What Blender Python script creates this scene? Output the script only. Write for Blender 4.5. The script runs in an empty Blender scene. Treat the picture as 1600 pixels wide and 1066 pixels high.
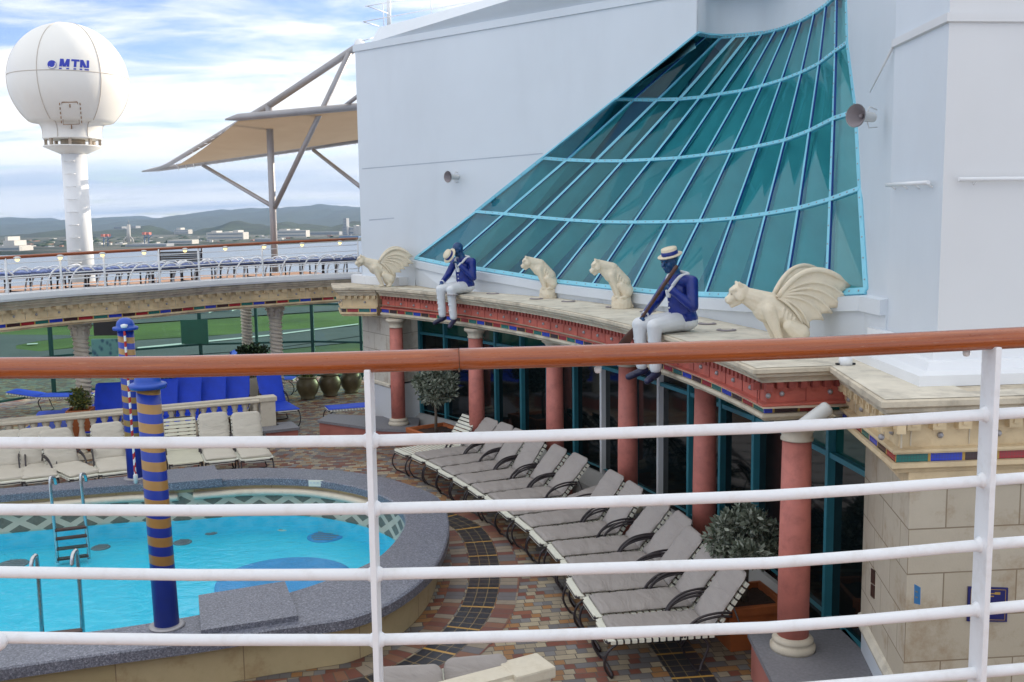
import bpy, bmesh, math, random
from mathutils import Vector, Matrix, noise
random.seed(7)
R_ = math.radians
scene = bpy.context.scene
COL = scene.collection

# ------------------------------------------------------------------ camera
EYE = 4.2; FPX = 1555.0
PITCH = math.atan(190/FPX); ROLL = R_(0.8)
FW = Vector((0, math.cos(PITCH), -math.sin(PITCH)))
UP0 = Vector((0, math.sin(PITCH), math.cos(PITCH)))
RT = Vector((1, 0, 0))*math.cos(ROLL) - UP0*math.sin(ROLL)
UP = UP0*math.cos(ROLL) + Vector((1, 0, 0))*math.sin(ROLL)
CAM = Vector((0, 0, EYE))
cd = bpy.data.cameras.new('camera'); cam = bpy.data.objects.new('camera', cd); COL.objects.link(cam)
cd.sensor_width = 36; cd.lens = 36*FPX/1600; cd.clip_start = 0.05; cd.clip_end = 40000
M3 = Matrix((RT, UP, -FW)).transposed()
cam.matrix_world = Matrix.Translation(CAM) @ M3.to_4x4()
scene.camera = cam

# ------------------------------------------------------------------ world, sun, exposure
SUN_EL = R_(17); SUN_AZ = R_(52)          # azimuth measured from +Y towards +X
scene.view_settings.view_transform = 'Standard'; scene.view_settings.look = 'None'
scene.view_settings.gamma = 1; scene.view_settings.exposure = 1.02
W = bpy.data.worlds.new('World'); scene.world = W; W.use_nodes = True
def world():
    nt = W.node_tree; nt.nodes.clear(); L = nt.links.new
    def N(t, **k):
        n = nt.nodes.new(t)
        for a, b in k.items(): setattr(n, a, b)
        return n
    def math_(op, a, b=None, clamp=False):
        n = N('ShaderNodeMath', operation=op, use_clamp=clamp)
        for i, q in enumerate((a, b)):
            if q is None: continue
            if hasattr(q, 'links') or hasattr(q, 'is_linked'): L(q, n.inputs[i])
            else: n.inputs[i].default_value = q
        return n.outputs[0]
    out = N('ShaderNodeOutputWorld'); bg = N('ShaderNodeBackground')
    sky = N('ShaderNodeTexSky', sky_type='NISHITA', sun_disc=False)
    sky.sun_elevation = R_(30); sky.sun_rotation = SUN_AZ; sky.air_density = 1.0; sky.dust_density = 0.4; sky.ozone_density = 4.0
    sky.sun_elevation = SUN_EL
    tc = N('ShaderNodeTexCoord'); sep = N('ShaderNodeSeparateXYZ'); L(tc.outputs['Generated'], sep.inputs[0])
    z = math_('MAXIMUM', sep.outputs[2], 0.0)
    den = math_('ADD', z, 0.10)
    cx = math_('DIVIDE', sep.outputs[0], den); cy = math_('DIVIDE', sep.outputs[1], den)
    comb = N('ShaderNodeCombineXYZ'); L(cx, comb.inputs[0]); L(cy, comb.inputs[1])
    n1 = N('ShaderNodeTexNoise'); n1.inputs['Scale'].default_value = 1.9; n1.inputs['Detail'].default_value = 9; n1.inputs['Roughness'].default_value = 0.58; n1.inputs['Distortion'].default_value = 0.5
    mp = N('ShaderNodeMapping'); mp.inputs['Location'].default_value = (3.3, 1.2, 0); mp.inputs['Scale'].default_value = (0.62, 1.0, 1)
    L(comb.outputs[0], mp.inputs[0]); L(mp.outputs[0], n1.inputs['Vector'])
    # more cloud low, less higher up; unseen overhead cloud added as neutral fill light
    cov = N('ShaderNodeValToRGB'); cr = cov.color_ramp
    cr.elements[0].position = 0.0; cr.elements[0].color = (0.22, 0.22, 0.22, 1)
    cr.elements[1].position = 0.40; cr.elements[1].color = (0.03, 0.03, 0.03, 1)
    cr.elements[1].color = (0.20, 0.20, 0.20, 1)
    for p, c in ((0.06, 0.20), (0.13, 0.13), (0.19, 0.03), (0.25, 0.03)):
        e = cr.elements.new(p); e.color = (c, c, c, 1)
    L(z, cov.inputs[0])
    s = math_('ADD', n1.outputs[0], cov.outputs[0])
    msk = N('ShaderNodeMapRange'); msk.interpolation_type = 'SMOOTHSTEP'
    msk.inputs['From Min'].default_value = 0.43; msk.inputs['From Max'].default_value = 0.70
    L(s, msk.inputs['Value'])
    # shaded undersides of the low clouds
    n2 = N('ShaderNodeTexNoise'); n2.inputs['Scale'].default_value = 0.9; n2.inputs['Detail'].default_value = 6
    mp2 = N('ShaderNodeMapping'); mp2.inputs['Location'].default_value = (9.1, 4.2, 0); mp2.inputs['Scale'].default_value = (0.4, 1.0, 1)
    L(comb.outputs[0], mp2.inputs[0]); L(mp2.outputs[0], n2.inputs['Vector'])
    cr2 = N('ShaderNodeMix', data_type='RGBA')
    g2 = N('ShaderNodeMapRange'); g2.inputs['From Min'].default_value = 0.42; g2.inputs['From Max'].default_value = 0.62
    L(n2.outputs[0], g2.inputs['Value']); L(g2.outputs[0], cr2.inputs[0])
    cr2.inputs[6].default_value = (0.78, 0.80, 0.82, 1); cr2.inputs[7].default_value = (0.46, 0.54, 0.66, 1)
    hz = N('ShaderNodeMapRange'); hz.inputs['From Min'].default_value = 0.10; hz.inputs['From Max'].default_value = 0.04
    L(z, hz.inputs['Value'])
    white = N('ShaderNodeMix', data_type='RGBA'); L(hz.outputs[0], white.inputs[0])
    white.inputs[6].default_value = (0.80, 0.81, 0.82, 1); L(cr2.outputs[2], white.inputs[7])
    hs = N('ShaderNodeHueSaturation'); hs.inputs['Saturation'].default_value = 0.97; hs.inputs['Hue'].default_value = 0.525; L(sky.outputs[0], hs.inputs['Color'])
    sk = N('ShaderNodeVectorMath', operation='SCALE'); L(hs.outputs[0], sk.inputs[0]); sk.inputs['Scale'].default_value = 1.25
    cl = N('ShaderNodeVectorMath', operation='SCALE'); L(white.outputs[2], cl.inputs[0]); cl.inputs['Scale'].default_value = 8.0
    mix = N('ShaderNodeMix', data_type='RGBA'); L(msk.outputs[0], mix.inputs[0]); L(sk.outputs[0], mix.inputs[6]); L(cl.outputs[0], mix.inputs[7])
    L(mix.outputs[2], bg.inputs[0]); bg.inputs[1].default_value = 0.10
    L(bg.outputs[0], out.inputs[0])
world()
sl = bpy.data.lights.new('sun', 'SUN'); sl.energy = 3.0; sl.angle = R_(0.5); sl.color = (1, 0.86, 0.68)
so = bpy.data.objects.new('sun', sl); COL.objects.link(so)
sd = Vector((math.sin(SUN_AZ)*math.cos(SUN_EL), math.cos(SUN_AZ)*math.cos(SUN_EL), math.sin(SUN_EL)))
so.rotation_euler = sd.to_track_quat('Z', 'Y').to_euler(); so.location = (0, 0, 30)

# ------------------------------------------------------------------ helpers
def ray(px, py): return FW + RT*((px-800)/FPX) - UP*((py-533)/FPX)
def atz(px, py, z): d = ray(px, py); return CAM + d*((z-EYE)/d.z)
def aty(px, py, y): d = ray(px, py); return CAM + d*(y/d.y)
def atplane(px, py, p0, n):
    d = ray(px, py); return CAM + d*((p0-CAM).dot(n)/d.dot(n))

def V(*a): return Vector(a[0] if len(a) == 1 else a)

class MB:
    """collects faces; build() links them as ONE mesh object"""
    def __init__(s): s.v = []; s.f = []; s.m = []; s.s = []; s.uv = []; s.anyuv = False
    def face(s, pts, mi=0, smooth=False, uv=None):
        i = len(s.v); s.v += [Vector(p) for p in pts]; s.f.append(tuple(range(i, i+len(pts))))
        s.m.append(mi); s.s.append(smooth)
        s.uv.append(uv or [(0, 0)]*len(pts)); s.anyuv |= uv is not None
    def grid(s, rows, mi=0, smooth=True, closeu=False, closev=False, uv=None):
        nr, nc = len(rows), len(rows[0]); i = len(s.v)
        for r in rows: s.v += [Vector(p) for p in r]
        for a in range(nr if closev else nr-1):
            for b in range(nc if closeu else nc-1):
                a2, b2 = (a+1) % nr, (b+1) % nc
                s.f.append((i+a*nc+b, i+a*nc+b2, i+a2*nc+b2, i+a2*nc+b)); s.m.append(mi); s.s.append(smooth)
                if uv: s.uv.append([uv(a, b), uv(a, b+1), uv(a+1, b+1), uv(a+1, b)]); s.anyuv = True
                else: s.uv.append([(0, 0)]*4)
    def box(s, c, size, rot=None, mi=0, bev=0):
        c = Vector(c); hx, hy, hz = size[0]/2, size[1]/2, size[2]/2
        m = rot if rot is not None else Matrix.Identity(3)
        if isinstance(rot, (int, float)): m = Matrix.Rotation(rot, 3, 'Z')
        if bev <= 0:
            p = [c + m @ Vector((x*hx, y*hy, z*hz)) for x in (-1, 1) for y in (-1, 1) for z in (-1, 1)]
            for q in ((0, 1, 3, 2), (4, 6, 7, 5), (0, 4, 5, 1), (2, 3, 7, 6), (0, 2, 6, 4), (1, 5, 7, 3)):
                s.face([p[k] for k in q], mi)
        else:
            bm = bmesh.new(); bmesh.ops.create_cube(bm, size=1)
            for v in bm.verts: v.co = Vector((v.co.x*size[0], v.co.y*size[1], v.co.z*size[2]))
            bmesh.ops.bevel(bm, geom=list(bm.edges), offset=bev, segments=2, profile=0.6, affect='EDGES')
            for f in bm.faces: s.face([c + m @ v.co for v in f.verts], mi, False)
            bm.free()
    def prism(s, plan, z0, z1, mi=0, top=None, bottom=True):
        n = len(plan); a = 0
        for i in range(n):
            p, q = plan[i], plan[(i+1) % n]; l = math.hypot(q[0]-p[0], q[1]-p[1])
            s.face([(p[0], p[1], z0), (q[0], q[1], z0), (q[0], q[1], z1), (p[0], p[1], z1)], mi, False, [(a, z0), (a+l, z0), (a+l, z1), (a, z1)]); a += l
        s.face([(p[0], p[1], z1) for p in plan], mi if top is None else top, False, [(p[0], p[1]) for p in plan])
        if bottom: s.face([(p[0], p[1], z0) for p in reversed(plan)], mi)
    def tube(s, pts, r, n=8, mi=0, cap=True, closed=False, smooth=True):
        pts = [Vector(p) for p in pts]; k = len(pts)
        rr = r if isinstance(r, (list, tuple)) else [r]*k
        rows = []; prev = None
        for i, p in enumerate(pts):
            if closed: t = pts[(i+1) % k] - pts[i-1]
            else: t = pts[min(i+1, k-1)] - pts[max(i-1, 0)]
            t = t.normalized() if t.length > 1e-9 else Vector((0, 0, 1))
            if prev is None:
                a = Vector((0, 0, 1)) if abs(t.z) < 0.9 else Vector((1, 0, 0))
                u = t.cross(a).normalized()
            else:
                u = prev - t*prev.dot(t); u = u.normalized() if u.length > 1e-6 else t.orthogonal().normalized()
            prev = u; w = t.cross(u)
            rows.append([p + (u*math.cos(2*math.pi*j/n) + w*math.sin(2*math.pi*j/n))*rr[i] for j in range(n)])
        s.grid(rows, mi, smooth, closeu=True, closev=closed)
        if cap and not closed:
            s.face(list(reversed(rows[0])), mi); s.face(rows[-1], mi)
    def lathe(s, prof, c=(0, 0, 0), n=24, mi=0, smooth=True, cap=True):
        c = Vector(c)
        rows = [[c + Vector((r*math.cos(2*math.pi*j/n), r*math.sin(2*math.pi*j/n), z)) for j in range(n)] for r, z in prof]
        s.grid(rows, mi, smooth, closeu=True)
        if cap:
            if prof[-1][0] > 1e-5: s.face(rows[-1], mi)
            if prof[0][0] > 1e-5: s.face(list(reversed(rows[0])), mi)
    def ball(s, c, r, n=12, mi=0, m=None):
        c = Vector(c); rx, ry, rz = (r, r, r) if isinstance(r, (int, float)) else r
        rows = []
        for i in range(n//2+1):
            a = math.pi*i/(n//2)
            rows.append([c + (m or Matrix.Identity(3)) @ Vector((rx*math.sin(a)*math.cos(2*math.pi*j/n), ry*math.sin(a)*math.sin(2*math.pi*j/n), -rz*math.cos(a))) for j in range(n)])
        s.grid(rows, mi, True, closeu=True)
    def capsule(s, p, q, r1, r2, n=12):
        p, q = Vector(p), Vector(q); d = q-p; L = d.length; t = d.normalized()
        u = t.orthogonal().normalized(); w = t.cross(u); rows = []
        for i in range(5):
            a = math.pi/2*(1-i/4); rows.append((p - t*r1*math.sin(a), r1*math.cos(a)))
        for i in range(5):
            a = math.pi/2*i/4; rows.append((q + t*r2*math.sin(a), r2*math.cos(a)))
        s.grid([[c + (u*math.cos(2*math.pi*j/n)+w*math.sin(2*math.pi*j/n))*max(r, 1e-4) for j in range(n)] for c, r in rows], 0, True, closeu=True)
    def build(s, name, mat=None, parent=None, world=False, merge=True, recalc=True, solid=0):
        me = bpy.data.meshes.new(name)
        off = parent.location if (world and parent) else Vector((0, 0, 0))
        me.from_pydata([tuple(v-off) for v in s.v], [], s.f)
        for mm in (mat if isinstance(mat, (list, tuple)) else [mat]):
            if mm: me.materials.append(mm)
        me.polygons.foreach_set('material_index', s.m); me.polygons.foreach_set('use_smooth', s.s)
        if s.anyuv:
            uvl = me.uv_layers.new(name='UVMap'); flat = []
            for q in s.uv:
                for a in q: flat += [a[0], a[1]]
            uvl.data.foreach_set('uv', flat)
        if merge or recalc:
            bm = bmesh.new(); bm.from_mesh(me)
            if merge: bmesh.ops.remove_doubles(bm, verts=bm.verts, dist=1e-5)
            if recalc: bmesh.ops.recalc_face_normals(bm, faces=bm.faces)
            bm.to_mesh(me); bm.free()
        me.validate(); me.update()
        o = bpy.data.objects.new(name, me); COL.objects.link(o)
        if parent: o.parent = parent
        return o

def tag(o, label=None, cat=None, group=None, kind=None):
    if label: o['label'] = label
    if cat: o['category'] = cat
    if group: o['group'] = group
    if kind: o['kind'] = kind
    return o
def thing(name, loc, rz, label, cat, group=None):
    o = bpy.data.objects.new(name, None); COL.objects.link(o); o.empty_display_size = 0.2
    o.location = loc; o.rotation_euler = (0, 0, rz)
    return tag(o, label, cat, group)
def struct(o): o['kind'] = 'structure'; return o
def copy_tree(o, loc, rz, label=None, scale=None):
    c = o.copy(); COL.objects.link(c); c.location = loc; c.rotation_euler = (0, 0, rz)
    if label: c['label'] = label
    if scale: c.scale = (scale,)*3
    for ch in list(o.children):
        d = ch.copy(); COL.objects.link(d); d.parent = c
        for g in list(ch.children):
            e = g.copy(); COL.objects.link(e); e.parent = d
    return c
def bake_remesh(o, vox, smooth=4):
    """replaces the mesh of o by ONE continuous remeshed and smoothed surface"""
    m = o.modifiers.new('r', 'REMESH'); m.mode = 'VOXEL'; m.voxel_size = vox; m.use_smooth_shade = True
    if smooth: k = o.modifiers.new('s', 'SMOOTH'); k.iterations = smooth; k.factor = 0.5
    dg = bpy.context.evaluated_depsgraph_get()
    me = bpy.data.meshes.new_from_object(o.evaluated_get(dg)); old = o.data
    mats = list(old.materials); o.modifiers.clear(); o.data = me
    if not me.materials:
        for mm in mats: me.materials.append(mm)
    me.polygons.foreach_set('use_smooth', [True]*len(me.polygons)); me.name = o.name
    return o
def offset_path(path, d, closed=False):
    """offsets a plan polyline to its left by d with mitred corners"""
    n = len(path); out = []
    for i in range(n):
        if closed: a, b, c = path[i-1], path[i], path[(i+1) % n]
        else: a, b, c = path[max(i-1, 0)], path[i], path[min(i+1, n-1)]
        t1 = Vector((b[0]-a[0], b[1]-a[1])); t2 = Vector((c[0]-b[0], c[1]-b[1]))
        if t1.length < 1e-9: t1 = t2
        if t2.length < 1e-9: t2 = t1
        t1.normalize(); t2.normalize(); n1 = Vector((-t1.y, t1.x)); n2 = Vector((-t2.y, t2.x))
        m = n1+n2; m = m.normalized() if m.length > 1e-6 else n1
        k = d/max(0.35, m.dot(n1)); out.append((b[0]+m.x*k, b[1]+m.y*k))
    return out
def sweep(mb, path, prof, mi=0, closed=False, zf=None, caps=False, smooth=False):
    """sweeps a profile of (offset to the left, z) along a plan path; UV = metres along, metres round"""
    S = [0]
    for i in range(1, len(path)+(1 if closed else 0)):
        a, b = path[i-1], path[i % len(path)]; S.append(S[-1]+math.hypot(a[0]-b[0], a[1]-b[1]))
    offs = [offset_path(path, o, closed) for o, z in prof]
    T = [0]
    for (o1, z1), (o2, z2) in zip(prof, prof[1:]): T.append(T[-1]+math.hypot(o1-o2, z1-z2))
    rows = [[Vector((offs[k][i][0], offs[k][i][1], zf(prof[k][1], S[i]/max(S[-1], 1e-6)) if zf else prof[k][1])) for i in range(len(path))] for k in range(len(prof))]
    mb.grid(rows, mi, smooth, closeu=closed, uv=lambda a, b: (S[min(b, len(S)-1)], T[a]))
    if caps and not closed:
        mb.face([r[0] for r in rows], mi); mb.face([r[-1] for r in reversed(rows)], mi)
def arc(cx, cy, r, a0, a1, n): return [(cx+r*math.cos(a0+(a1-a0)*i/n), cy+r*math.sin(a0+(a1-a0)*i/n)) for i in range(n+1)]
def smooth_path(pts, n=6, closed=False):
    """Catmull-Rom through points"""
    P = [Vector(p) for p in pts]; k = len(P); out = []
    for i in range(k if closed else k-1):
        p0 = P[(i-1) % k] if closed or i > 0 else P[0]*2-P[1]
        p1, p2 = P[i], P[(i+1) % k]
        p3 = P[(i+2) % k] if closed or i+2 < k else p2*2-p1
        for j in range(n):
            t = j/n
            out.append(0.5*((2*p1) + (p2-p0)*t + (2*p0-5*p1+4*p2-p3)*t*t + (3*p1-p0-3*p2+p3)*t**3))
    if not closed: out.append(P[-1])
    return out
ORD = ['first', 'second', 'third', 'fourth', 'fifth', 'sixth', 'seventh', 'eighth', 'ninth', 'tenth', 'eleventh', 'twelfth', 'thirteenth', 'fourteenth', 'fifteenth', 'sixteenth']

# ------------------------------------------------------------------ materials
def srgb(r, g, b):
    f = lambda c: (c/255)/12.92 if c/255 <= 0.04045 else ((c/255+0.055)/1.055)**2.4
    return (f(r), f(g), f(b), 1)
class NT:
    def __init__(s, name):
        s.mat = bpy.data.materials.new(name); s.mat.use_nodes = True; s.nt = s.mat.node_tree
        s.bsdf = s.nt.nodes['Principled BSDF']; s.out = s.nt.nodes['Material Output']
    def n(s, t, **k):
        q = s.nt.nodes.new(t)
        for a, b in k.items():
            if a.startswith('i_'): q.inputs[a[2:].replace('_', ' ')].default_value = b
            else: setattr(q, a, b)
        return q
    def l(s, a, b): s.nt.links.new(a, b)
    def math(s, op, a, b=None, c=None, clamp=False):
        q = s.n('ShaderNodeMath', operation=op, use_clamp=clamp)
        for i, x in enumerate((a, b, c)):
            if x is None: continue
            if isinstance(x, (int, float)): q.inputs[i].default_value = x
            else: s.l(x, q.inputs[i])
        return q.outputs[0]
    def mix(s, f, a, b, blend='MIX'):
        q = s.n('ShaderNodeMix', data_type='RGBA', blend_type=blend)
        for i, x in ((0, f), (6, a), (7, b)):
            if isinstance(x, (int, float)): q.inputs[i].default_value = x
            elif isinstance(x, tuple): q.inputs[i].default_value = x
            else: s.l(x, q.inputs[i])
        return q.outputs[2]
    def ramp(s, x, stops, const=False):
        q = s.n('ShaderNodeValToRGB'); cr = q.color_ramp
        if const: cr.interpolation = 'CONSTANT'
        while len(cr.elements) < len(stops): cr.elements.new(0.5)
        for e, (p, c) in zip(cr.elements, stops): e.position = p; e.color = c if isinstance(c, tuple) else (c, c, c, 1)
        s.l(x, q.inputs[0]); return q.outputs[0]
    def noise(s, vec, scale, detail=4, rough=0.55, dist=0):
        q = s.n('ShaderNodeTexNoise'); q.inputs['Scale'].default_value = scale; q.inputs['Detail'].default_value = detail
        q.inputs['Roughness'].default_value = rough; q.inputs['Distortion'].default_value = dist
        if vec is not None: s.l(vec, q.inputs['Vector'])
        return q.outputs[0]
    def coord(s, kind='Object'): return s.n('ShaderNodeTexCoord').outputs[kind]
    def wpos(s): return s.n('ShaderNodeNewGeometry').outputs['Position']
    def mapping(s, v, loc=(0, 0, 0), rot=(0, 0, 0), scale=(1, 1, 1)):
        q = s.n('ShaderNodeMapping'); q.inputs[1].default_value = loc; q.inputs[2].default_value = rot; q.inputs[3].default_value = scale
        s.l(v, q.inputs[0]); return q.outputs[0]
    def sep(s, v): q = s.n('ShaderNodeSeparateXYZ'); s.l(v, q.inputs[0]); return q.outputs
    def bump(s, h, strength=0.2, dist=0.01):
        q = s.n('ShaderNodeBump'); q.inputs['Strength'].default_value = strength; q.inputs['Distance'].default_value = dist
        s.l(h, q.inputs['Height']); s.l(q.outputs[0], s.bsdf.inputs['Normal']); return q.outputs[0]
    def set(s, **k):
        for a, b in k.items():
            i = s.bsdf.inputs[a.replace('_', ' ')]
            if isinstance(b, (int, float, tuple)): i.default_value = b
            else: s.l(b, i)
        return s
def plain(name, col, rough=0.5, var=0.12, vs=3.0, bump=0.0, bs=60, metal=0.0, spec=0.5, dirt=None, ds=1.5, da=0.5, streak=False):
    t = NT(name); v = t.wpos() if dirt or streak else t.coord()
    nz = t.noise(v, vs, 5)
    a = tuple(max(0, c*(1-var)) for c in col[:3])+(1,); b = tuple(min(1, c*(1+var)) for c in col[:3])+(1,)
    c = t.mix(t.ramp(nz, [(0.3, 0.0), (0.7, 1.0)]), a, b)
    if dirt:
        vv = t.mapping(v, scale=(1, 1, 0.25)) if streak else v
        c = t.mix(t.math('MULTIPLY', t.ramp(t.noise(vv, ds, 8, 0.65), [(0.5, 0.0), (0.75, 1.0)]), da), c, dirt)
    t.set(Base_Color=c, Roughness=rough, Metallic=metal)
    t.bsdf.inputs['Specular IOR Level'].default_value = spec
    if bump: t.bump(t.noise(v, bs, 4), bump, 0.01)
    return t.mat
M = {}
M['white_paint'] = plain('white_paint', (0.78, 0.80, 0.82), 0.38, 0.03, 2, 0.04, 25)
M['rail_white'] = plain('rail_white', (0.78, 0.80, 0.82), 0.36, 0.03, 2, 0.10, 22, dirt=(0.45, 0.40, 0.34, 1), ds=16, da=0.28)
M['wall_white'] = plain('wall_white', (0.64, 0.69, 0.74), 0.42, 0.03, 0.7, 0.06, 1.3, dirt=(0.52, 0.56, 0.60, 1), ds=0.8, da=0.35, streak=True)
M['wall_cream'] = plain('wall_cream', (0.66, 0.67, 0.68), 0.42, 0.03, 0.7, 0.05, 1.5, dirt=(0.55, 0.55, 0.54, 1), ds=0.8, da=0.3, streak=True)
M['seam'] = plain('seam', (0.40, 0.45, 0.52), 0.5)
M['stone_cap'] = plain('stone_cap', (0.66, 0.61, 0.50), 0.75, 0.12, 4, 0.25, 30, dirt=(0.20, 0.18, 0.15, 1), ds=3.5, da=0.6)
M['stone_moulding'] = plain('stone_moulding', (0.58, 0.51, 0.39), 0.8, 0.15, 4, 0.3, 35, dirt=(0.16, 0.13, 0.10, 1), ds=3.0, da=0.75)
M['stone_beige'] = plain('stone_beige', (0.66, 0.52, 0.32), 0.8, 0.18, 3, 0.25, 30, dirt=(0.28, 0.17, 0.08, 1), ds=2.5, da=0.7)
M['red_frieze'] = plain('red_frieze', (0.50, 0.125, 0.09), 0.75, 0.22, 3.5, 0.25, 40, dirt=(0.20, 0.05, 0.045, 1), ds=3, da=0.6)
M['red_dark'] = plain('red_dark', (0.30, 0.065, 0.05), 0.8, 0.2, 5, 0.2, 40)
M['red_column'] = plain('red_column', (0.52, 0.17, 0.135), 0.6, 0.14, 5, 0.15, 60, dirt=(0.24, 0.07, 0.06, 1), ds=9, da=0.5)
M['col_stone'] = plain('col_stone', (0.58, 0.52, 0.42), 0.75, 0.14, 6, 0.25, 40, dirt=(0.30, 0.23, 0.15, 1), ds=6, da=0.6)
M['twist_stone'] = plain('twist_stone', (0.52, 0.47, 0.39), 0.75, 0.14, 6, 0.25, 40, dirt=(0.30, 0.24, 0.17, 1), ds=5, da=0.6)
M['grey_top'] = plain('grey_top', (0.20, 0.20, 0.22), 0.6, 0.15, 40, 0.1, 80)
M['plinth_red'] = plain('plinth_red', (0.42, 0.15, 0.12), 0.75, 0.15, 4, 0.2, 40, dirt=(0.25, 0.12, 0.10, 1), ds=4, da=0.5)
M['teal_frame'] = plain('teal_frame', (0.04, 0.21, 0.27), 0.4, 0.08, 5)
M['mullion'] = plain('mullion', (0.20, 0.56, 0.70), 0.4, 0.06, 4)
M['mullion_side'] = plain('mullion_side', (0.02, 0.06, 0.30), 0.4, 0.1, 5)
M['grey_metal'] = plain('grey_metal', (0.36, 0.35, 0.36), 0.45, 0.08, 4, metal=0.3)
M['steel'] = plain('steel', (0.55, 0.56, 0.57), 0.22, 0.05, 6, metal=1.0)
M['bronze_tube'] = plain('bronze_tube', (0.035, 0.028, 0.032), 0.4, 0.2, 5)
M['strap_white'] = plain('strap_white', (0.74, 0.74, 0.64), 0.5, 0.05, 8)
M['granite'] = None
M['gargoyle_stone'] = plain('gargoyle_stone', (0.74, 0.66, 0.51), 0.75, 0.10, 7, 0.35, 45, dirt=(0.42, 0.30, 0.17, 1), ds=7, da=0.45)
M['navy_jacket'] = plain('navy_jacket', (0.006, 0.022, 0.20), 0.35, 0.25, 8, 0.25, 18)
M['blue_skin'] = plain('blue_skin', (0.010, 0.060, 0.17), 0.35, 0.2, 10, 0.15, 25)
M['white_trouser'] = plain('white_trouser', (0.68, 0.70, 0.72), 0.55, 0.06, 6, 0.3, 14)
M['shoe_blue'] = plain('shoe_blue', (0.02, 0.022, 0.06), 0.3, 0.2, 8)
M['straw'] = plain('straw', (0.70, 0.62, 0.46), 0.6, 0.08, 30, 0.2, 120)
M['oar_wood'] = plain('oar_wood', (0.07, 0.028, 0.018), 0.45, 0.25, 12)
M['terracotta'] = plain('terracotta', (0.42, 0.12, 0.035), 0.7, 0.15, 5, 0.15, 50)
M['soil'] = plain('soil', (0.055, 0.03, 0.02), 0.95, 0.4, 60, 0.8, 90)
M['bark'] = plain('bark', (0.16, 0.13, 0.10), 0.9, 0.25, 30, 0.5, 60)
M['urn_bronze'] = plain('urn_bronze', (0.13, 0.105, 0.055), 0.45, 0.25, 6, 0.2, 30, metal=0.3)
M['sling_blue'] = plain('sling_blue', (0.004, 0.055, 0.62), 0.6, 0.12, 5, 0.2, 60)
M['pole_blue'] = plain('pole_blue', (0.01, 0.07, 0.42), 0.35, 0.1, 5)
M['plaque_blue'] = plain('plaque_blue', (0.012, 0.015, 0.13), 0.35, 0.1, 5)
M['gold'] = plain('gold', (0.45, 0.28, 0.06), 0.4, 0.1, 8)
M['sign_blue'] = plain('sign_blue', (0.03, 0.20, 0.45), 0.4, 0.05, 5)
M['black'] = plain('black', (0.012, 0.012, 0.014), 0.4, 0.2, 6)
M['radome'] = plain('radome', (0.80, 0.79, 0.75), 0.4, 0.02, 1, dirt=(0.66, 0.58, 0.45, 1), ds=0.6, da=0.25)
M['rust'] = plain('rust', (0.30, 0.18, 0.10), 0.8, 0.3, 6)
M['logo_blue'] = plain('logo_blue', (0.02, 0.04, 0.42), 0.4, 0.03)
M['canopy_cloth'] = None
M['speaker_grey'] = plain('speaker_grey', (0.62, 0.63, 0.62), 0.45, 0.06, 5)
M['speaker_dark'] = plain('speaker_dark', (0.26, 0.23, 0.24), 0.6, 0.1, 5)
M['stone_cream'] = plain('stone_cream', (0.66, 0.60, 0.48), 0.75, 0.1, 5, 0.25, 40, dirt=(0.34, 0.29, 0.20, 1), ds=5, da=0.5)
M['deck_wood'] = plain('deck_wood', (0.42, 0.24, 0.15), 0.7, 0.15, 8)
M['green_trim'] = plain('green_trim', (0.012, 0.075, 0.07), 0.5, 0.1, 5)
M['pale_blue_skin'] = plain('pale_blue_skin', (0.10, 0.20, 0.30), 0.4, 0.1, 10)

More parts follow.
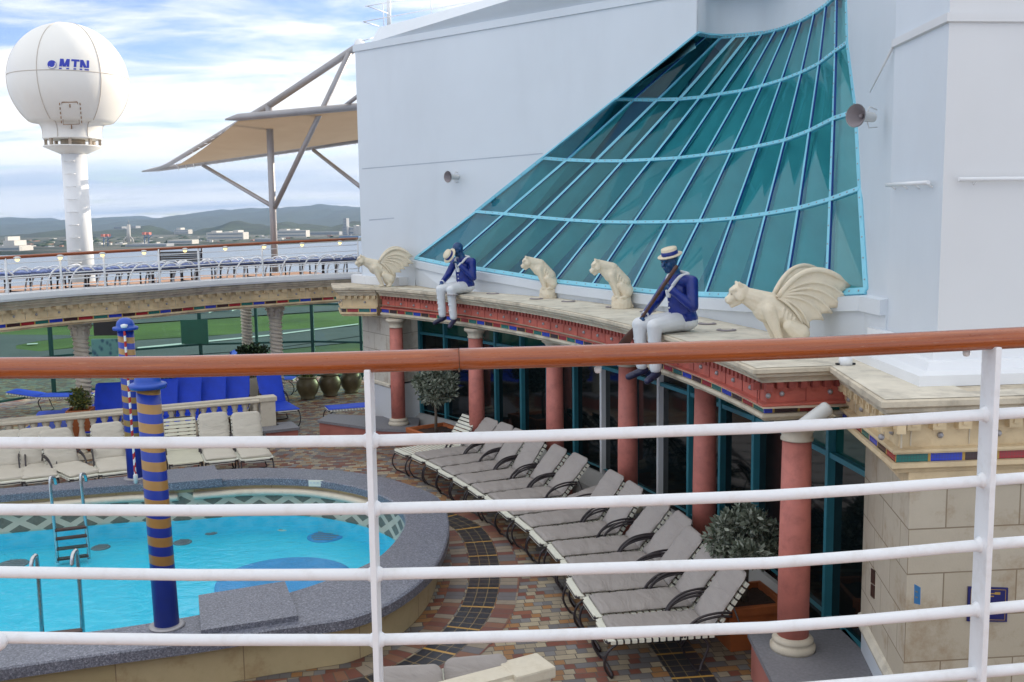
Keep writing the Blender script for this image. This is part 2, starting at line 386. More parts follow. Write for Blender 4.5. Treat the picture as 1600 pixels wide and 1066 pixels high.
def t_granite():
    t = NT('granite'); v = t.wpos()
    a = t.noise(v, 55, 3, 0.8); b = t.noise(v, 140, 2, 0.7); c = t.noise(v, 1.2, 4)
    col = t.ramp(a, [(0.32, (0.02, 0.022, 0.034, 1)), (0.46, (0.13, 0.14, 0.18, 1)), (0.57, (0.23, 0.24, 0.295, 1)), (0.70, (0.55, 0.55, 0.60, 1))])
    col = t.mix(t.math('MULTIPLY', b, 0.55), col, (0.12, 0.125, 0.15, 1))
    col = t.mix(t.math('MULTIPLY', t.ramp(c, [(0.4, 0.0), (0.8, 1.0)]), 0.35), col, (0.09, 0.09, 0.10, 1))
    t.set(Base_Color=col, Roughness=0.38); return t.mat
M['granite'] = t_granite()
def t_tiles():
    """multicoloured rectangular paving laid on the skew, world coordinates"""
    t = NT('deck_tiles'); v = t.mapping(t.wpos(), rot=(0, 0, R_(-9)))
    x, y, _ = t.sep(v); w, h = 0.21, 0.105
    rown = t.math('FLOOR', t.math('DIVIDE', y, h))
    xs = t.math('ADD', t.math('DIVIDE', x, w), t.math('MULTIPLY', rown, 0.37))
    coln = t.math('FLOOR', xs)
    wn = t.n('ShaderNodeTexWhiteNoise', noise_dimensions='2D'); cb = t.n('ShaderNodeCombineXYZ'); t.l(coln, cb.inputs[0]); t.l(rown, cb.inputs[1]); t.l(cb.outputs[0], wn.inputs['Vector'])
    sub = t.math('FLOOR', t.math('MULTIPLY', t.math('FRACT', xs), 2.0))
    split = t.math('GREATER_THAN', wn.outputs[0], 0.30)
    wn2 = t.n('ShaderNodeTexWhiteNoise', noise_dimensions='3D'); cb2 = t.n('ShaderNodeCombineXYZ'); t.l(coln, cb2.inputs[0]); t.l(rown, cb2.inputs[1]); t.l(t.math('MULTIPLY', sub, split), cb2.inputs[2]); t.l(cb2.outputs[0], wn2.inputs['Vector'])
    cols = [(0.0, (0.20, 0.045, 0.022, 1)), (0.18, (0.46, 0.385, 0.26, 1)), (0.37, (0.22, 0.22, 0.225, 1)), (0.52, (0.36, 0.17, 0.05, 1)), (0.68, (0.34, 0.285, 0.20, 1)), (0.84, (0.15, 0.15, 0.16, 1)), (0.93, (0.28, 0.085, 0.04, 1))]
    c = t.ramp(wn2.outputs[0], cols, True)
    c = t.mix(t.math('MULTIPLY', t.noise(t.wpos(), 14, 5), 0.45), c, (0.14, 0.115, 0.095, 1))
    fx = t.math('FRACT', xs); fy = t.math('FRACT', t.math('DIVIDE', y, h))
    fx2 = t.math('FRACT', t.math('MULTIPLY', fx, t.math('ADD', 1.0, split)))
    ex = t.math('MULTIPLY', t.math('MINIMUM', fx2, t.math('SUBTRACT', 1.0, fx2)), w); ey = t.math('MULTIPLY', t.math('MINIMUM', fy, t.math('SUBTRACT', 1.0, fy)), h)
    g = t.math('LESS_THAN', t.math('MINIMUM', ex, ey), t.math('ADD', 0.0025, t.math('MULTIPLY', t.noise(t.wpos(), 5, 3), 0.006)))
    c = t.mix(g, c, (0.10, 0.085, 0.07, 1))
    wet = t.ramp(t.noise(t.wpos(), 0.55, 4), [(0.42, 0.0), (0.62, 1.0)])
    c = t.mix(t.math('MULTIPLY', wet, 0.35), c, (0.07, 0.06, 0.055, 1))
    t.set(Base_Color=c, Roughness=t.math('SUBTRACT', 0.70, t.math('MULTIPLY', wet, 0.18))); t.bump(t.math('SUBTRACT', 1.0, g), 0.35, 0.004); return t.mat
M['tiles'] = t_tiles()
def t_ring():
    """black tile blocks between yellow strips; UV in metres (u along, v across)"""
    t = NT('dark_ring_tiles'); x, y, _ = t.sep(t.coord('UV'))
    blk = t.math('FRACT', t.math('DIVIDE', x, 0.52)); ye = t.math('LESS_THAN', blk, 0.055)
    gx = t.math('FRACT', t.math('DIVIDE', x, 0.13)); gy = t.math('FRACT', t.math('DIVIDE', y, 0.12))
    g = t.math('LESS_THAN', t.math('MINIMUM', t.math('MINIMUM', gx, t.math('SUBTRACT', 1.0, gx)), t.math('MINIMUM', gy, t.math('SUBTRACT', 1.0, gy))), 0.035)
    c = t.mix(t.noise(t.wpos(), 30, 6, 0.7, 1.5), (0.006, 0.007, 0.011, 1), (0.06, 0.06, 0.07, 1))
    c = t.mix(g, c, (0.26, 0.19, 0.09, 1)); c = t.mix(ye, c, (0.50, 0.28, 0.06, 1))
    t.set(Base_Color=c, Roughness=0.3); return t.mat
M['ring'] = t_ring()
def t_ringbrick():
    t = NT('border_bricks'); x, y, _ = t.sep(t.coord('UV'))
    xs = t.math('DIVIDE', x, 0.105); k = t.math('FLOOR', xs); r = t.math('FLOOR', t.math('DIVIDE', y, 0.2))
    wn = t.n('ShaderNodeTexWhiteNoise', noise_dimensions='2D'); cb = t.n('ShaderNodeCombineXYZ'); t.l(k, cb.inputs[0]); t.l(r, cb.inputs[1]); t.l(cb.outputs[0], wn.inputs['Vector'])
    c = t.ramp(wn.outputs[0], [(0, (0.20, 0.06, 0.04, 1)), (0.35, (0.16, 0.15, 0.16, 1)), (0.6, (0.26, 0.11, 0.06, 1)), (0.8, (0.33, 0.27, 0.2, 1))], True)
    c = t.mix(t.math('MULTIPLY', t.noise(t.wpos(), 14, 5), 0.5), c, (0.11, 0.09, 0.08, 1))
    fx = t.math('FRACT', xs); g = t.math('LESS_THAN', t.math('MINIMUM', fx, t.math('SUBTRACT', 1.0, fx)), 0.04)
    c = t.mix(g, c, (0.10, 0.085, 0.07, 1)); t.set(Base_Color=c, Roughness=0.5); return t.mat
M['ringbrick'] = t_ringbrick()
def t_lattice():
    t = NT('lattice_tiles'); x, y, _ = t.sep(t.coord('UV'))
    a = t.math('FRACT', t.math('ADD', t.math('DIVIDE', x, 0.44), t.math('DIVIDE', y, 0.26))); b = t.math('FRACT', t.math('SUBTRACT', t.math('DIVIDE', x, 0.44), t.math('DIVIDE', y, 0.26)))
    d = t.math('MULTIPLY', t.math('GREATER_THAN', a, 0.36), t.math('GREATER_THAN', b, 0.36))
    c = t.mix(d, t.mix(t.noise(t.wpos(), 9, 5), (0.46, 0.40, 0.29, 1), (0.62, 0.57, 0.46, 1)), t.mix(t.noise(t.wpos(), 25, 6), (0.09, 0.085, 0.06, 1), (0.24, 0.21, 0.16, 1)))
    t.set(Base_Color=c, Roughness=0.35); return t.mat
M['lattice'] = t_lattice()
def t_stonewall(name, c1, c2, w=0.55, h=0.33):
    t = NT(name); br = t.n('ShaderNodeTexBrick'); uv = t.coord('UV'); t.l(uv, br.inputs['Vector'])
    br.inputs['Color1'].default_value = c1; br.inputs['Color2'].default_value = c2; br.inputs['Mortar'].default_value = (0.22, 0.16, 0.10, 1)
    br.inputs['Scale'].default_value = 1; br.inputs['Brick Width'].default_value = w; br.inputs['Row Height'].default_value = h
    br.inputs['Mortar Size'].default_value = 0.006; br.inputs['Mortar Smooth'].default_value = 0.3
    p = t.wpos(); c = t.mix(t.math('MULTIPLY', t.noise(p, 6, 8, 0.7), 0.6), br.outputs[0], tuple(k*0.72 for k in c1[:3])+(1,))
    c = t.mix(t.math('MULTIPLY', t.ramp(t.noise(p, 3, 8, 0.7), [(0.52, 0.0), (0.7, 1.0)]), 0.55), c, (0.30, 0.18, 0.08, 1))
    t.set(Base_Color=c, Roughness=0.85)
    hh = t.math('ADD', t.math('MULTIPLY', t.math('SUBTRACT', 1.0, br.outputs[1]), 1.0), t.math('MULTIPLY', t.noise(p, 60, 4), 0.3)); t.bump(hh, 0.4, 0.008); return t.mat
M['stone_wall'] = t_stonewall('stone_wall', (0.52, 0.455, 0.35, 1), (0.60, 0.535, 0.425, 1))
M['stone_pale'] = t_stonewall('stone_pale', (0.62, 0.58, 0.50, 1), (0.70, 0.66, 0.58, 1))
M['pool_stone'] = t_stonewall('pool_stone', (0.46, 0.37, 0.20, 1), (0.56, 0.46, 0.28, 1), 1.1, 0.9)
def t_teak():
    t = NT('varnished_teak'); v = t.coord('UV')
    g = t.noise(t.mapping(v, scale=(0.7, 22, 1)), 3, 8, 0.65, 0.6); k = t.noise(t.mapping(v, scale=(6, 40, 1)), 4, 4)
    c = t.ramp(g, [(0.28, (0.17, 0.030, 0.003, 1)), (0.5, (0.29, 0.060, 0.005, 1)), (0.75, (0.40, 0.096, 0.008, 1))])
    c = t.mix(t.math('MULTIPLY', t.ramp(k, [(0.62, 0.0), (0.72, 1.0)]), 0.35), c, (0.42, 0.25, 0.15, 1))
    x, y, _ = t.sep(v)
    t.set(Base_Color=c, Roughness=t.ramp(k, [(0.3, 0.22), (0.8, 0.5)])); t.bsdf.inputs['Coat Weight'].default_value = 0.6; t.bsdf.inputs['Coat Roughness'].default_value = 0.2
    t.bump(t.math('ADD', g, t.math('MULTIPLY', k, 0.5)), 0.12, 0.003); return t.mat
M['teak'] = t_teak()
def t_water():
    t = NT('pool_water'); v = t.wpos(); nt = t.nt; nt.nodes.remove(t.bsdf)
    h = t.math('ADD', t.noise(t.mapping(v, scale=(1, 1.4, 1)), 3.2, 3, 0.5, 0.8), t.math('MULTIPLY', t.noise(v, 11, 3, 0.5, 0.6), 0.35))
    bp = t.n('ShaderNodeBump'); bp.inputs['Strength'].default_value = 0.42; bp.inputs['Distance'].default_value = 0.035; t.l(h, bp.inputs['Height'])
    gl = t.n('ShaderNodeBsdfGlossy'); gl.inputs['Roughness'].default_value = 0.03; t.l(bp.outputs[0], gl.inputs['Normal'])
    tr = t.n('ShaderNodeBsdfRefraction'); tr.inputs['IOR'].default_value = 1.12; tr.inputs['Roughness'].default_value = 0.02; tr.inputs['Color'].default_value = (0.80, 0.97, 1, 1); t.l(bp.outputs[0], tr.inputs['Normal'])
    lw = t.n('ShaderNodeLayerWeight'); lw.inputs[0].default_value = 0.5; t.l(bp.outputs[0], lw.inputs['Normal']); fac = t.math('ADD', 0.035, t.math('MULTIPLY', t.math('POWER', lw.outputs['Facing'], 5.0), 0.75))
    tp = t.n('ShaderNodeBsdfTransparent'); tp.inputs['Color'].default_value = (0.80, 0.97, 1, 1)
    m0 = t.n('ShaderNodeMixShader'); m0.inputs[0].default_value = 1.0; t.l(tr.outputs[0], m0.inputs[1]); t.l(tp.outputs[0], m0.inputs[2])
    m = t.n('ShaderNodeMixShader'); t.l(fac, m.inputs[0]); t.l(m0.outputs[0], m.inputs[1]); t.l(gl.outputs[0], m.inputs[2]); t.l(m.outputs[0], t.out.inputs[0]); return t.mat
M['water'] = t_water()
def t_basin():
    t = NT('pool_basin'); v = t.wpos(); x = t.noise(v, 2.0, 4, 0.6, 1.5)
    c = t.mix(x, (0.025, 0.56, 0.78, 1), (0.07, 0.70, 0.86, 1)); t.set(Base_Color=c, Roughness=0.6); return t.mat
M['basin'] = t_basin()
M['basin_dark'] = plain('basin_dark', (0.035, 0.30, 0.62), 0.6, 0.1, 4)
def t_glass(name, tint, refl=0.5, rough=0.02, ior=1.5):
    t = NT(name); t.nt.nodes.remove(t.bsdf)
    tr = t.n('ShaderNodeBsdfTransparent'); tr.inputs['Color'].default_value = tint
    gl = t.n('ShaderNodeBsdfGlossy'); gl.inputs['Roughness'].default_value = rough; gl.inputs['Color'].default_value = (0.9, 1, 1, 1)
    bp = t.n('ShaderNodeBump'); bp.inputs['Strength'].default_value = 0.03; bp.inputs['Distance'].default_value = 0.03
    t.l(t.noise(t.wpos(), 0.8, 2), bp.inputs['Height']); t.l(bp.outputs[0], gl.inputs['Normal'])
    lw = t.n('ShaderNodeLayerWeight'); lw.inputs[0].default_value = 0.5; fac = t.math('ADD', 0.06, t.math('POWER', lw.outputs['Facing'], 4.0))
    m = t.n('ShaderNodeMixShader'); t.l(t.math('MULTIPLY', fac, refl, clamp=True), m.inputs[0]); t.l(tr.outputs[0], m.inputs[1]); t.l(gl.outputs[0], m.inputs[2]); t.l(m.outputs[0], t.out.inputs[0]); return t.mat
M['sky_glass'] = t_glass('teal_skylight_glass', (0.36, 0.76, 0.84, 1), 0.50)
M['screen_glass'] = t_glass('teal_screen_glass', (0.38, 0.60, 0.54, 1), 0.35)
def t_darkglass(name, col):
    t = NT(name); t.set(Base_Color=t.mix(t.noise(t.wpos(), 0.9, 4), tuple(c*0.5 for c in col[:3])+(1,), col), Roughness=0.05); t.bsdf.inputs['Specular IOR Level'].default_value = 0.6
    t.bump(t.noise(t.wpos(), 0.7, 2), 0.06, 0.05); return t.mat
M['dark_glass'] = t_darkglass('dark_window_glass', (0.006, 0.011, 0.012, 1))
M['green_glass'] = t_darkglass('green_window_glass', (0.006, 0.085, 0.07, 1))
def t_emit(name, col, s):
    t = NT(name); t.bsdf.inputs['Emission Color'].default_value = col; t.bsdf.inputs['Emission Strength'].default_value = s; t.set(Base_Color=col); return t.mat
M['lamp_glow'] = t_emit('lamp_glow', (1, 0.72, 0.30, 1), 0.9)
def t_cloth():
    t = NT('canopy_cloth'); v = t.wpos(); c = t.mix(t.noise(v, 1.5, 4), (0.34, 0.25, 0.17, 1), (0.42, 0.32, 0.22, 1))
    t.set(Base_Color=c, Roughness=0.8)
    tl = t.n('ShaderNodeBsdfTranslucent'); t.l(c, tl.inputs[0]); m = t.n('ShaderNodeMixShader'); m.inputs[0].default_value = 0.35
    t.l(t.bsdf.outputs[0], m.inputs[1]); t.l(tl.outputs[0], m.inputs[2]); t.l(m.outputs[0], t.out.inputs[0]); return t.mat
M['canopy_cloth'] = t_cloth()
def t_cushion(name, a, b):
    t = NT(name); v = t.coord(); c = t.mix(t.noise(v, 4, 5), a, b)
    t.set(Base_Color=c, Roughness=0.75); t.bump(t.math('ADD', t.noise(t.mapping(v, scale=(1, 0.35, 1)), 9, 4, 0.5, 1.2), t.math('MULTIPLY', t.noise(v, 200, 2), 0.04)), 0.6, 0.035); return t.mat
M['cushion_grey'] = t_cushion('cushion_grey', (0.30, 0.27, 0.255, 1), (0.38, 0.35, 0.33, 1))
M['cushion_cream'] = t_cushion('cushion_cream', (0.50, 0.46, 0.38, 1), (0.60, 0.56, 0.48, 1))
def t_leaf(name, a, b, c_):
    t = NT(name); oi = t.n('ShaderNodeNewGeometry'); c = t.ramp(oi.outputs['Random Per Island'], [(0.0, a), (0.55, b), (1.0, c_)])
    t.set(Base_Color=c, Roughness=0.55); return t.mat
M['olive_leaf'] = t_leaf('olive_leaf', (0.06, 0.08, 0.05, 1), (0.17, 0.20, 0.15, 1), (0.38, 0.41, 0.34, 1))
M['yellow_leaf'] = t_leaf('yellow_leaf', (0.02, 0.045, 0.012, 1), (0.08, 0.11, 0.02, 1), (0.32, 0.28, 0.05, 1))
M['dark_leaf'] = t_leaf('dark_leaf', (0.008, 0.02, 0.008, 1), (0.02, 0.05, 0.015, 1), (0.05, 0.09, 0.03, 1))
def t_stripe_pole():
    t = NT('striped_pole'); x, y, z = t.sep(t.coord()); a = t.math('ARCTAN2', y, x)
    f = t.math('FRACT', t.math('SUBTRACT', t.math('DIVIDE', z, 0.175), t.math('MULTIPLY', x, -0.9)))
    ang = t.math('GREATER_THAN', f, 0.5); low = t.math('GREATER_THAN', z, 0.50)
    c = t.mix(t.math('MULTIPLY', ang, low), (0.006, 0.040, 0.38, 1), (0.42, 0.235, 0.06, 1)); c = t.mix(t.math('MULTIPLY', t.noise(t.coord(), 12, 5), 0.25), c, (0.05, 0.05, 0.08, 1))
    t.set(Base_Color=c, Roughness=0.35); return t.mat
M['stripe_pole'] = t_stripe_pole()
def t_barber():
    t = NT('red_white_rope'); x, y, z = t.sep(t.coord()); a = t.math('ARCTAN2', y, x)
    f = t.math('FRACT', t.math('ADD', t.math('DIVIDE', z, 0.16), t.math('MULTIPLY', a, 0.1592)))
    t.set(Base_Color=t.mix(t.math('GREATER_THAN', f, 0.5), (0.75, 0.74, 0.72, 1), (0.45, 0.02, 0.02, 1)), Roughness=0.5); return t.mat
M['barber'] = t_barber()
for nm, c in (('mosaic_blue', (0.02, 0.05, 0.50)), ('mosaic_black', (0.05, 0.02, 0.025)), ('mosaic_red', (0.36, 0.02, 0.03)), ('mosaic_green', (0.02, 0.17, 0.15))):
    t = NT(nm); x, y, _ = t.sep(t.coord('UV')); gx = t.math('FRACT', t.math('DIVIDE', x, 0.022)); gy = t.math('FRACT', t.math('DIVIDE', y, 0.022))
    g = t.math('LESS_THAN', t.math('MINIMUM', gx, gy), 0.14); t.set(Base_Color=t.mix(g, c+(1,), tuple(k*0.45+0.03 for k in c)+(1,)), Roughness=0.25); M[nm] = t.mat
MOS = [M['mosaic_blue'], M['mosaic_black'], M['mosaic_red'], M['mosaic_green'], M['gold']]
# ================================================================== LARGE STRUCTURE
LC = (-16.956, 6.534); LR = 19.016; ZL = 2.95          # the arcade's arc and its ledge height
def polar(r, a): return (LC[0]+r*math.cos(a), LC[1]+r*math.sin(a))
def ang_of(p): return math.atan2(p[1]-LC[1], p[0]-LC[0])
def on_arc(px, r, lo=7.0, hi=26.0):
    """plan point where the vertical plane through pixel column px meets the circle of radius r"""
    best = None
    for i in range(4000):
        y = lo+(hi-lo)*i/4000; p = aty(px, 450, y); d = abs(math.hypot(p.x-LC[0], p.y-LC[1])-r)
        if best is None or d < best[0]: best = (d, p.x, p.y)
    return best[1], best[2]

# ---- deck floor
mb = MB(); mb.face([(-30, -3, 0), (8, -3, 0), (8, 27.2, 0), (-30, 27.2, 0)]); mb.box((-11, 12, -0.55), (37.9, 30.1, 0.1))
hole = None
# ---- pool : traced coping edges, unprojected on the coping's height
ZC = 0.5; ZW = -0.06
outer_px = [(-120, 1068), (0, 1045), (150, 1023), (310, 1002), (420, 984), (500, 973), (560, 962), (620, 936), (670, 897), (694, 860), (702, 818), (688, 779), (649, 760), (597, 745), (546, 736.5), (495, 733), (440, 731), (392, 731), (345, 733.5), (270, 738), (197, 744), (84, 756), (0, 763), (-120, 774)]
inner_px = [(-120, 1018), (0, 1000), (150, 985), (310, 960), (400, 938), (470, 919), (540, 894), (590, 870), (622, 838), (633, 812), (620, 790), (597, 774.5), (556, 760.5), (500, 750.5), (450, 747), (390, 747), (340, 750), (270, 755), (197, 757), (84, 766), (0, 773), (-120, 784)]
outer = [tuple(p[:2]) for p in smooth_path([atz(x, y, ZC) for x, y in outer_px], 5)]
inner = [tuple(p[:2]) for p in smooth_path([atz(x, y, ZC) for x, y in inner_px], 5)]
outer = [(-9.5, outer[0][1]+0.0)]+outer[0:]+[(-9.5, outer[-1][1])] if outer[0][0] > -9.5 else outer
inner = [(-9.5, inner[0][1])]+inner+[(-9.5, inner[-1][1])] if inner[0][0] > -9.5 else inner
nO = len(outer)
# deck floor with the pool cut out: bmesh triangulation between an outer rectangle and the pool wall
def floor_mesh():
    from mathutils.geometry import tessellate_polygon
    w = offset_path(outer, 0.14)
    rect = [(-30, w[0][1]), (-30, -3), (8, -3), (8, 27.2), (-30, 27.2), (-30, w[-1][1])]
    poly = [Vector((x, y, 0)) for x, y in rect] + [Vector((x, y, 0)) for x, y in reversed(w)]
    m = MB()
    for tri in tessellate_polygon([poly]): m.face([poly[i] for i in tri])
    return m
# orientation test for offset (left of path): path runs near side left->right then back on the far side, so left is the pool's inside
o = floor_mesh().build('pool_deck', M['tiles']); struct(o)
p = MB(); wall_in = offset_path(inner, -0.07)
sweep(p, offset_path(outer, 0.13), [(0, 0.002), (0, ZC-0.11)], 1)
sweep(p, wall_in, [(0, ZC-0.11), (0, ZC-0.17)], 1)
zb = -0.32
sweep(p, wall_in, [(0, ZC-0.17), (0, ZW-0.025)], 2); sweep(p, wall_in, [(0, ZW-0.025), (0, zb)], 3)
p.face([(x, y, zb) for x, y in wall_in], 3)
struct(p.build('pool_basin', [M['granite'], M['pool_stone'], M['lattice'], M['basin']]))
p = MB()
rows_o, rows_i = outer, inner
k = 160
def resample(path, n):
    S = [0]
    for a, b in zip(path, path[1:]): S.append(S[-1]+math.hypot(a[0]-b[0], a[1]-b[1]))
    out = []; j = 0
    for i in range(n+1):
        t = S[-1]*i/n
        while j < len(S)-2 and S[j+1] < t: j += 1
        f = (t-S[j])/max(S[j+1]-S[j], 1e-9); a, b = path[j], path[j+1]; out.append((a[0]+(b[0]-a[0])*f, a[1]+(b[1]-a[1])*f))
    return out
ro, ri = resample(outer, k), resample(inner, k)
# keep the two edges abreast: re-match every inner sample to the nearest point of a dense inner path
dense = resample(inner, 1600); ri2 = []; j0 = 0
for q in ro:
    best = min(range(j0, min(j0+60, len(dense))), key=lambda j: (dense[j][0]-q[0])**2+(dense[j][1]-q[1])**2); j0 = best; ri2.append(dense[best])
ri2[-1] = dense[-1]; ri = ri2
H_ = 0.11
prof = [[Vector((x, y, ZC-H_)) for x, y in ro], [Vector((x, y, ZC-0.015)) for x, y in ro]]
def lerp2(a, b, t): return (a[0]+(b[0]-a[0])*t, a[1]+(b[1]-a[1])*t)
prof.append([Vector((*lerp2(a, b, 0.03), ZC)) for a, b in zip(ro, ri)]); prof.append([Vector((*lerp2(a, b, 0.97), ZC)) for a, b in zip(ro, ri)])
prof.append([Vector((x, y, ZC-0.015)) for x, y in ri]); prof.append([Vector((x, y, ZC-H_)) for x, y in ri])
p.grid(prof, 0, False, closev=True)
# the two wider landings: near (raised a little) and far
def px_poly(pts, z): return [tuple(atz(x, y, z)[:2]) for x, y in pts]
near_l = px_poly([(466, 962), (445, 908), (310, 930), (314, 985)], ZC+0.05)
p.prism(near_l, ZC-0.10, ZC+0.05)
far_l = px_poly([(347, 748), (335, 727), (240, 736), (240, 757)], ZC+0.03)
p.prism(far_l, ZC-0.08, ZC+0.03)
cop = tag(p.build('pool_coping', M['granite']), 'speckled grey granite rim curving round the blue pool', 'pool rim')
pw = MB(); pw.face([(x, y, ZW) for x, y in offset_path(inner, -0.06)])
o = pw.build('pool_water', M['water'], recalc=False); struct(o)
# gutter trough of cream stone on the far inner wall
def proj(p):
    v = Vector(p)-CAM; w = v.dot(FW); return 800+FPX*v.dot(RT)/w, 533-FPX*v.dot(UP)/w
wd_ = resample(wall_in, 500); far_w = [q for q in wd_ if q[1] > 12.6]
gp = [Vector((*q, 0)) for q in far_w if 298 < proj((*q, 0.35))[0] < 600]
g = MB(); sweep(g, [(a.x, a.y) for a in gp], [(0.0, 0.33), (0.09, 0.33), (0.125, 0.31), (0.125, 0.27), (0.07, 0.235), (0.0, 0.23)], 0, smooth=True, caps=True)
gp2 = [Vector((*q, 0)) for q in far_w if proj((*q, 0.35))[0] < 282]
g2 = MB(); sweep(g2, [(a.x, a.y) for a in gp2], [(0.0, 0.33), (0.09, 0.33), (0.125, 0.31), (0.125, 0.27), (0.07, 0.235), (0.0, 0.23)], 0, smooth=True, caps=True)
tag(g.build('overflow_trough', M['stone_cream']), 'cream stone trough curving under the far rim at the round end of the pool', 'trough')
tag(g2.build('overflow_trough', M['stone_cream']), 'cream stone trough along the far pool wall behind the steel ladder', 'trough')
# rings of dark tiles and border bricks round the pool
op = offset_path(resample(outer, 200), -0.0)
def ring(d0, d1, z, name, m):
    r = MB(); sweep(r, op, [(-d0, z), (-d1, z)], 0)
    return struct(r.build(name, m))
ring(0.02, 0.22, 0.004, 'floor_border', M['ringbrick'])
ring(0.24, 0.60, 0.004, 'floor_ring', M['ring'])
ring(0.61, 0.83, 0.004, 'floor_border', M['ringbrick'])
# dark tile ring at the foot of the arcade
r = MB(); sweep(r, [polar(18.9, R_(a)) for a in range(-6, 37)], [(0, 0.004), (0.40, 0.004)], 0); struct(r.build('floor_ring', M['ring']))

# ---- arcade entablature ------------------------------------------------------
def zs(z, s):   # the soffit is 0.1 lower at the far (left) end
    t = (ZL-z)/0.42
    return z + (0.07 - 0.14*s)*(-1)*t*0.6
PROF = [(0.95, 2.945), (0.0, 2.95), (-0.012, 2.94), (-0.012, 2.905), (0.03, 2.885), (0.035, 2.862), (0.075, 2.845), (0.10, 2.815), (0.105, 2.797), (0.17, 2.797)]
FRZ = [(0.17, 2.797), (0.17, 2.60)]
TRM = [(0.17, 2.60), (0.125, 2.59), (0.12, 2.575), (0.125, 2.563), (0.145, 2.563)]
MSC = [(0.150, 2.563), (0.150, 2.503)]
LOW = [(0.145, 2.503), (0.12, 2.50), (0.115, 2.47), (0.14, 2.452), (0.155, 2.43), (0.95, 2.43)]
a_right = ang_of((2.08, 8.12)); a_left = ang_of(atz(583, 449, ZL))
# paths run so that "left" is inwards (away from the pool): arc from right end to left end reversed -> going from left end (far) to right end (near) has the pool on its right
def arcpath(n=64): return [polar(LR, a_left+(a_right-a_left)*i/n) for i in range(n+1)]
red_path = arcpath()+[(2.95, 8.25)]
L1 = tuple(atz(521, 449, ZL)[:2])
left_path = [(L1[0]-0.25, L1[1]+1.2), L1, red_path[0]]
wing_path = [(2.68, 8.46), (2.50, 6.62), (6.2, 6.95)]
def lenpath(path):
    S = [0]
    for a, b in zip(path, path[1:]): S.append(S[-1]+math.hypot(a[0]-b[0], a[1]-b[1]))
    return S
def along(path, S, t):
    t = min(max(t, 0), S[-1]); j = 0
    while j < len(S)-2 and S[j+1] < t: j += 1
    f = (t-S[j])/max(S[j+1]-S[j], 1e-9); a, b = path[j], path[j+1]
    d = Vector((b[0]-a[0], b[1]-a[1])).normalized()
    return Vector((a[0]+(b[0]-a[0])*f, a[1]+(b[1]-a[1])*f)), d
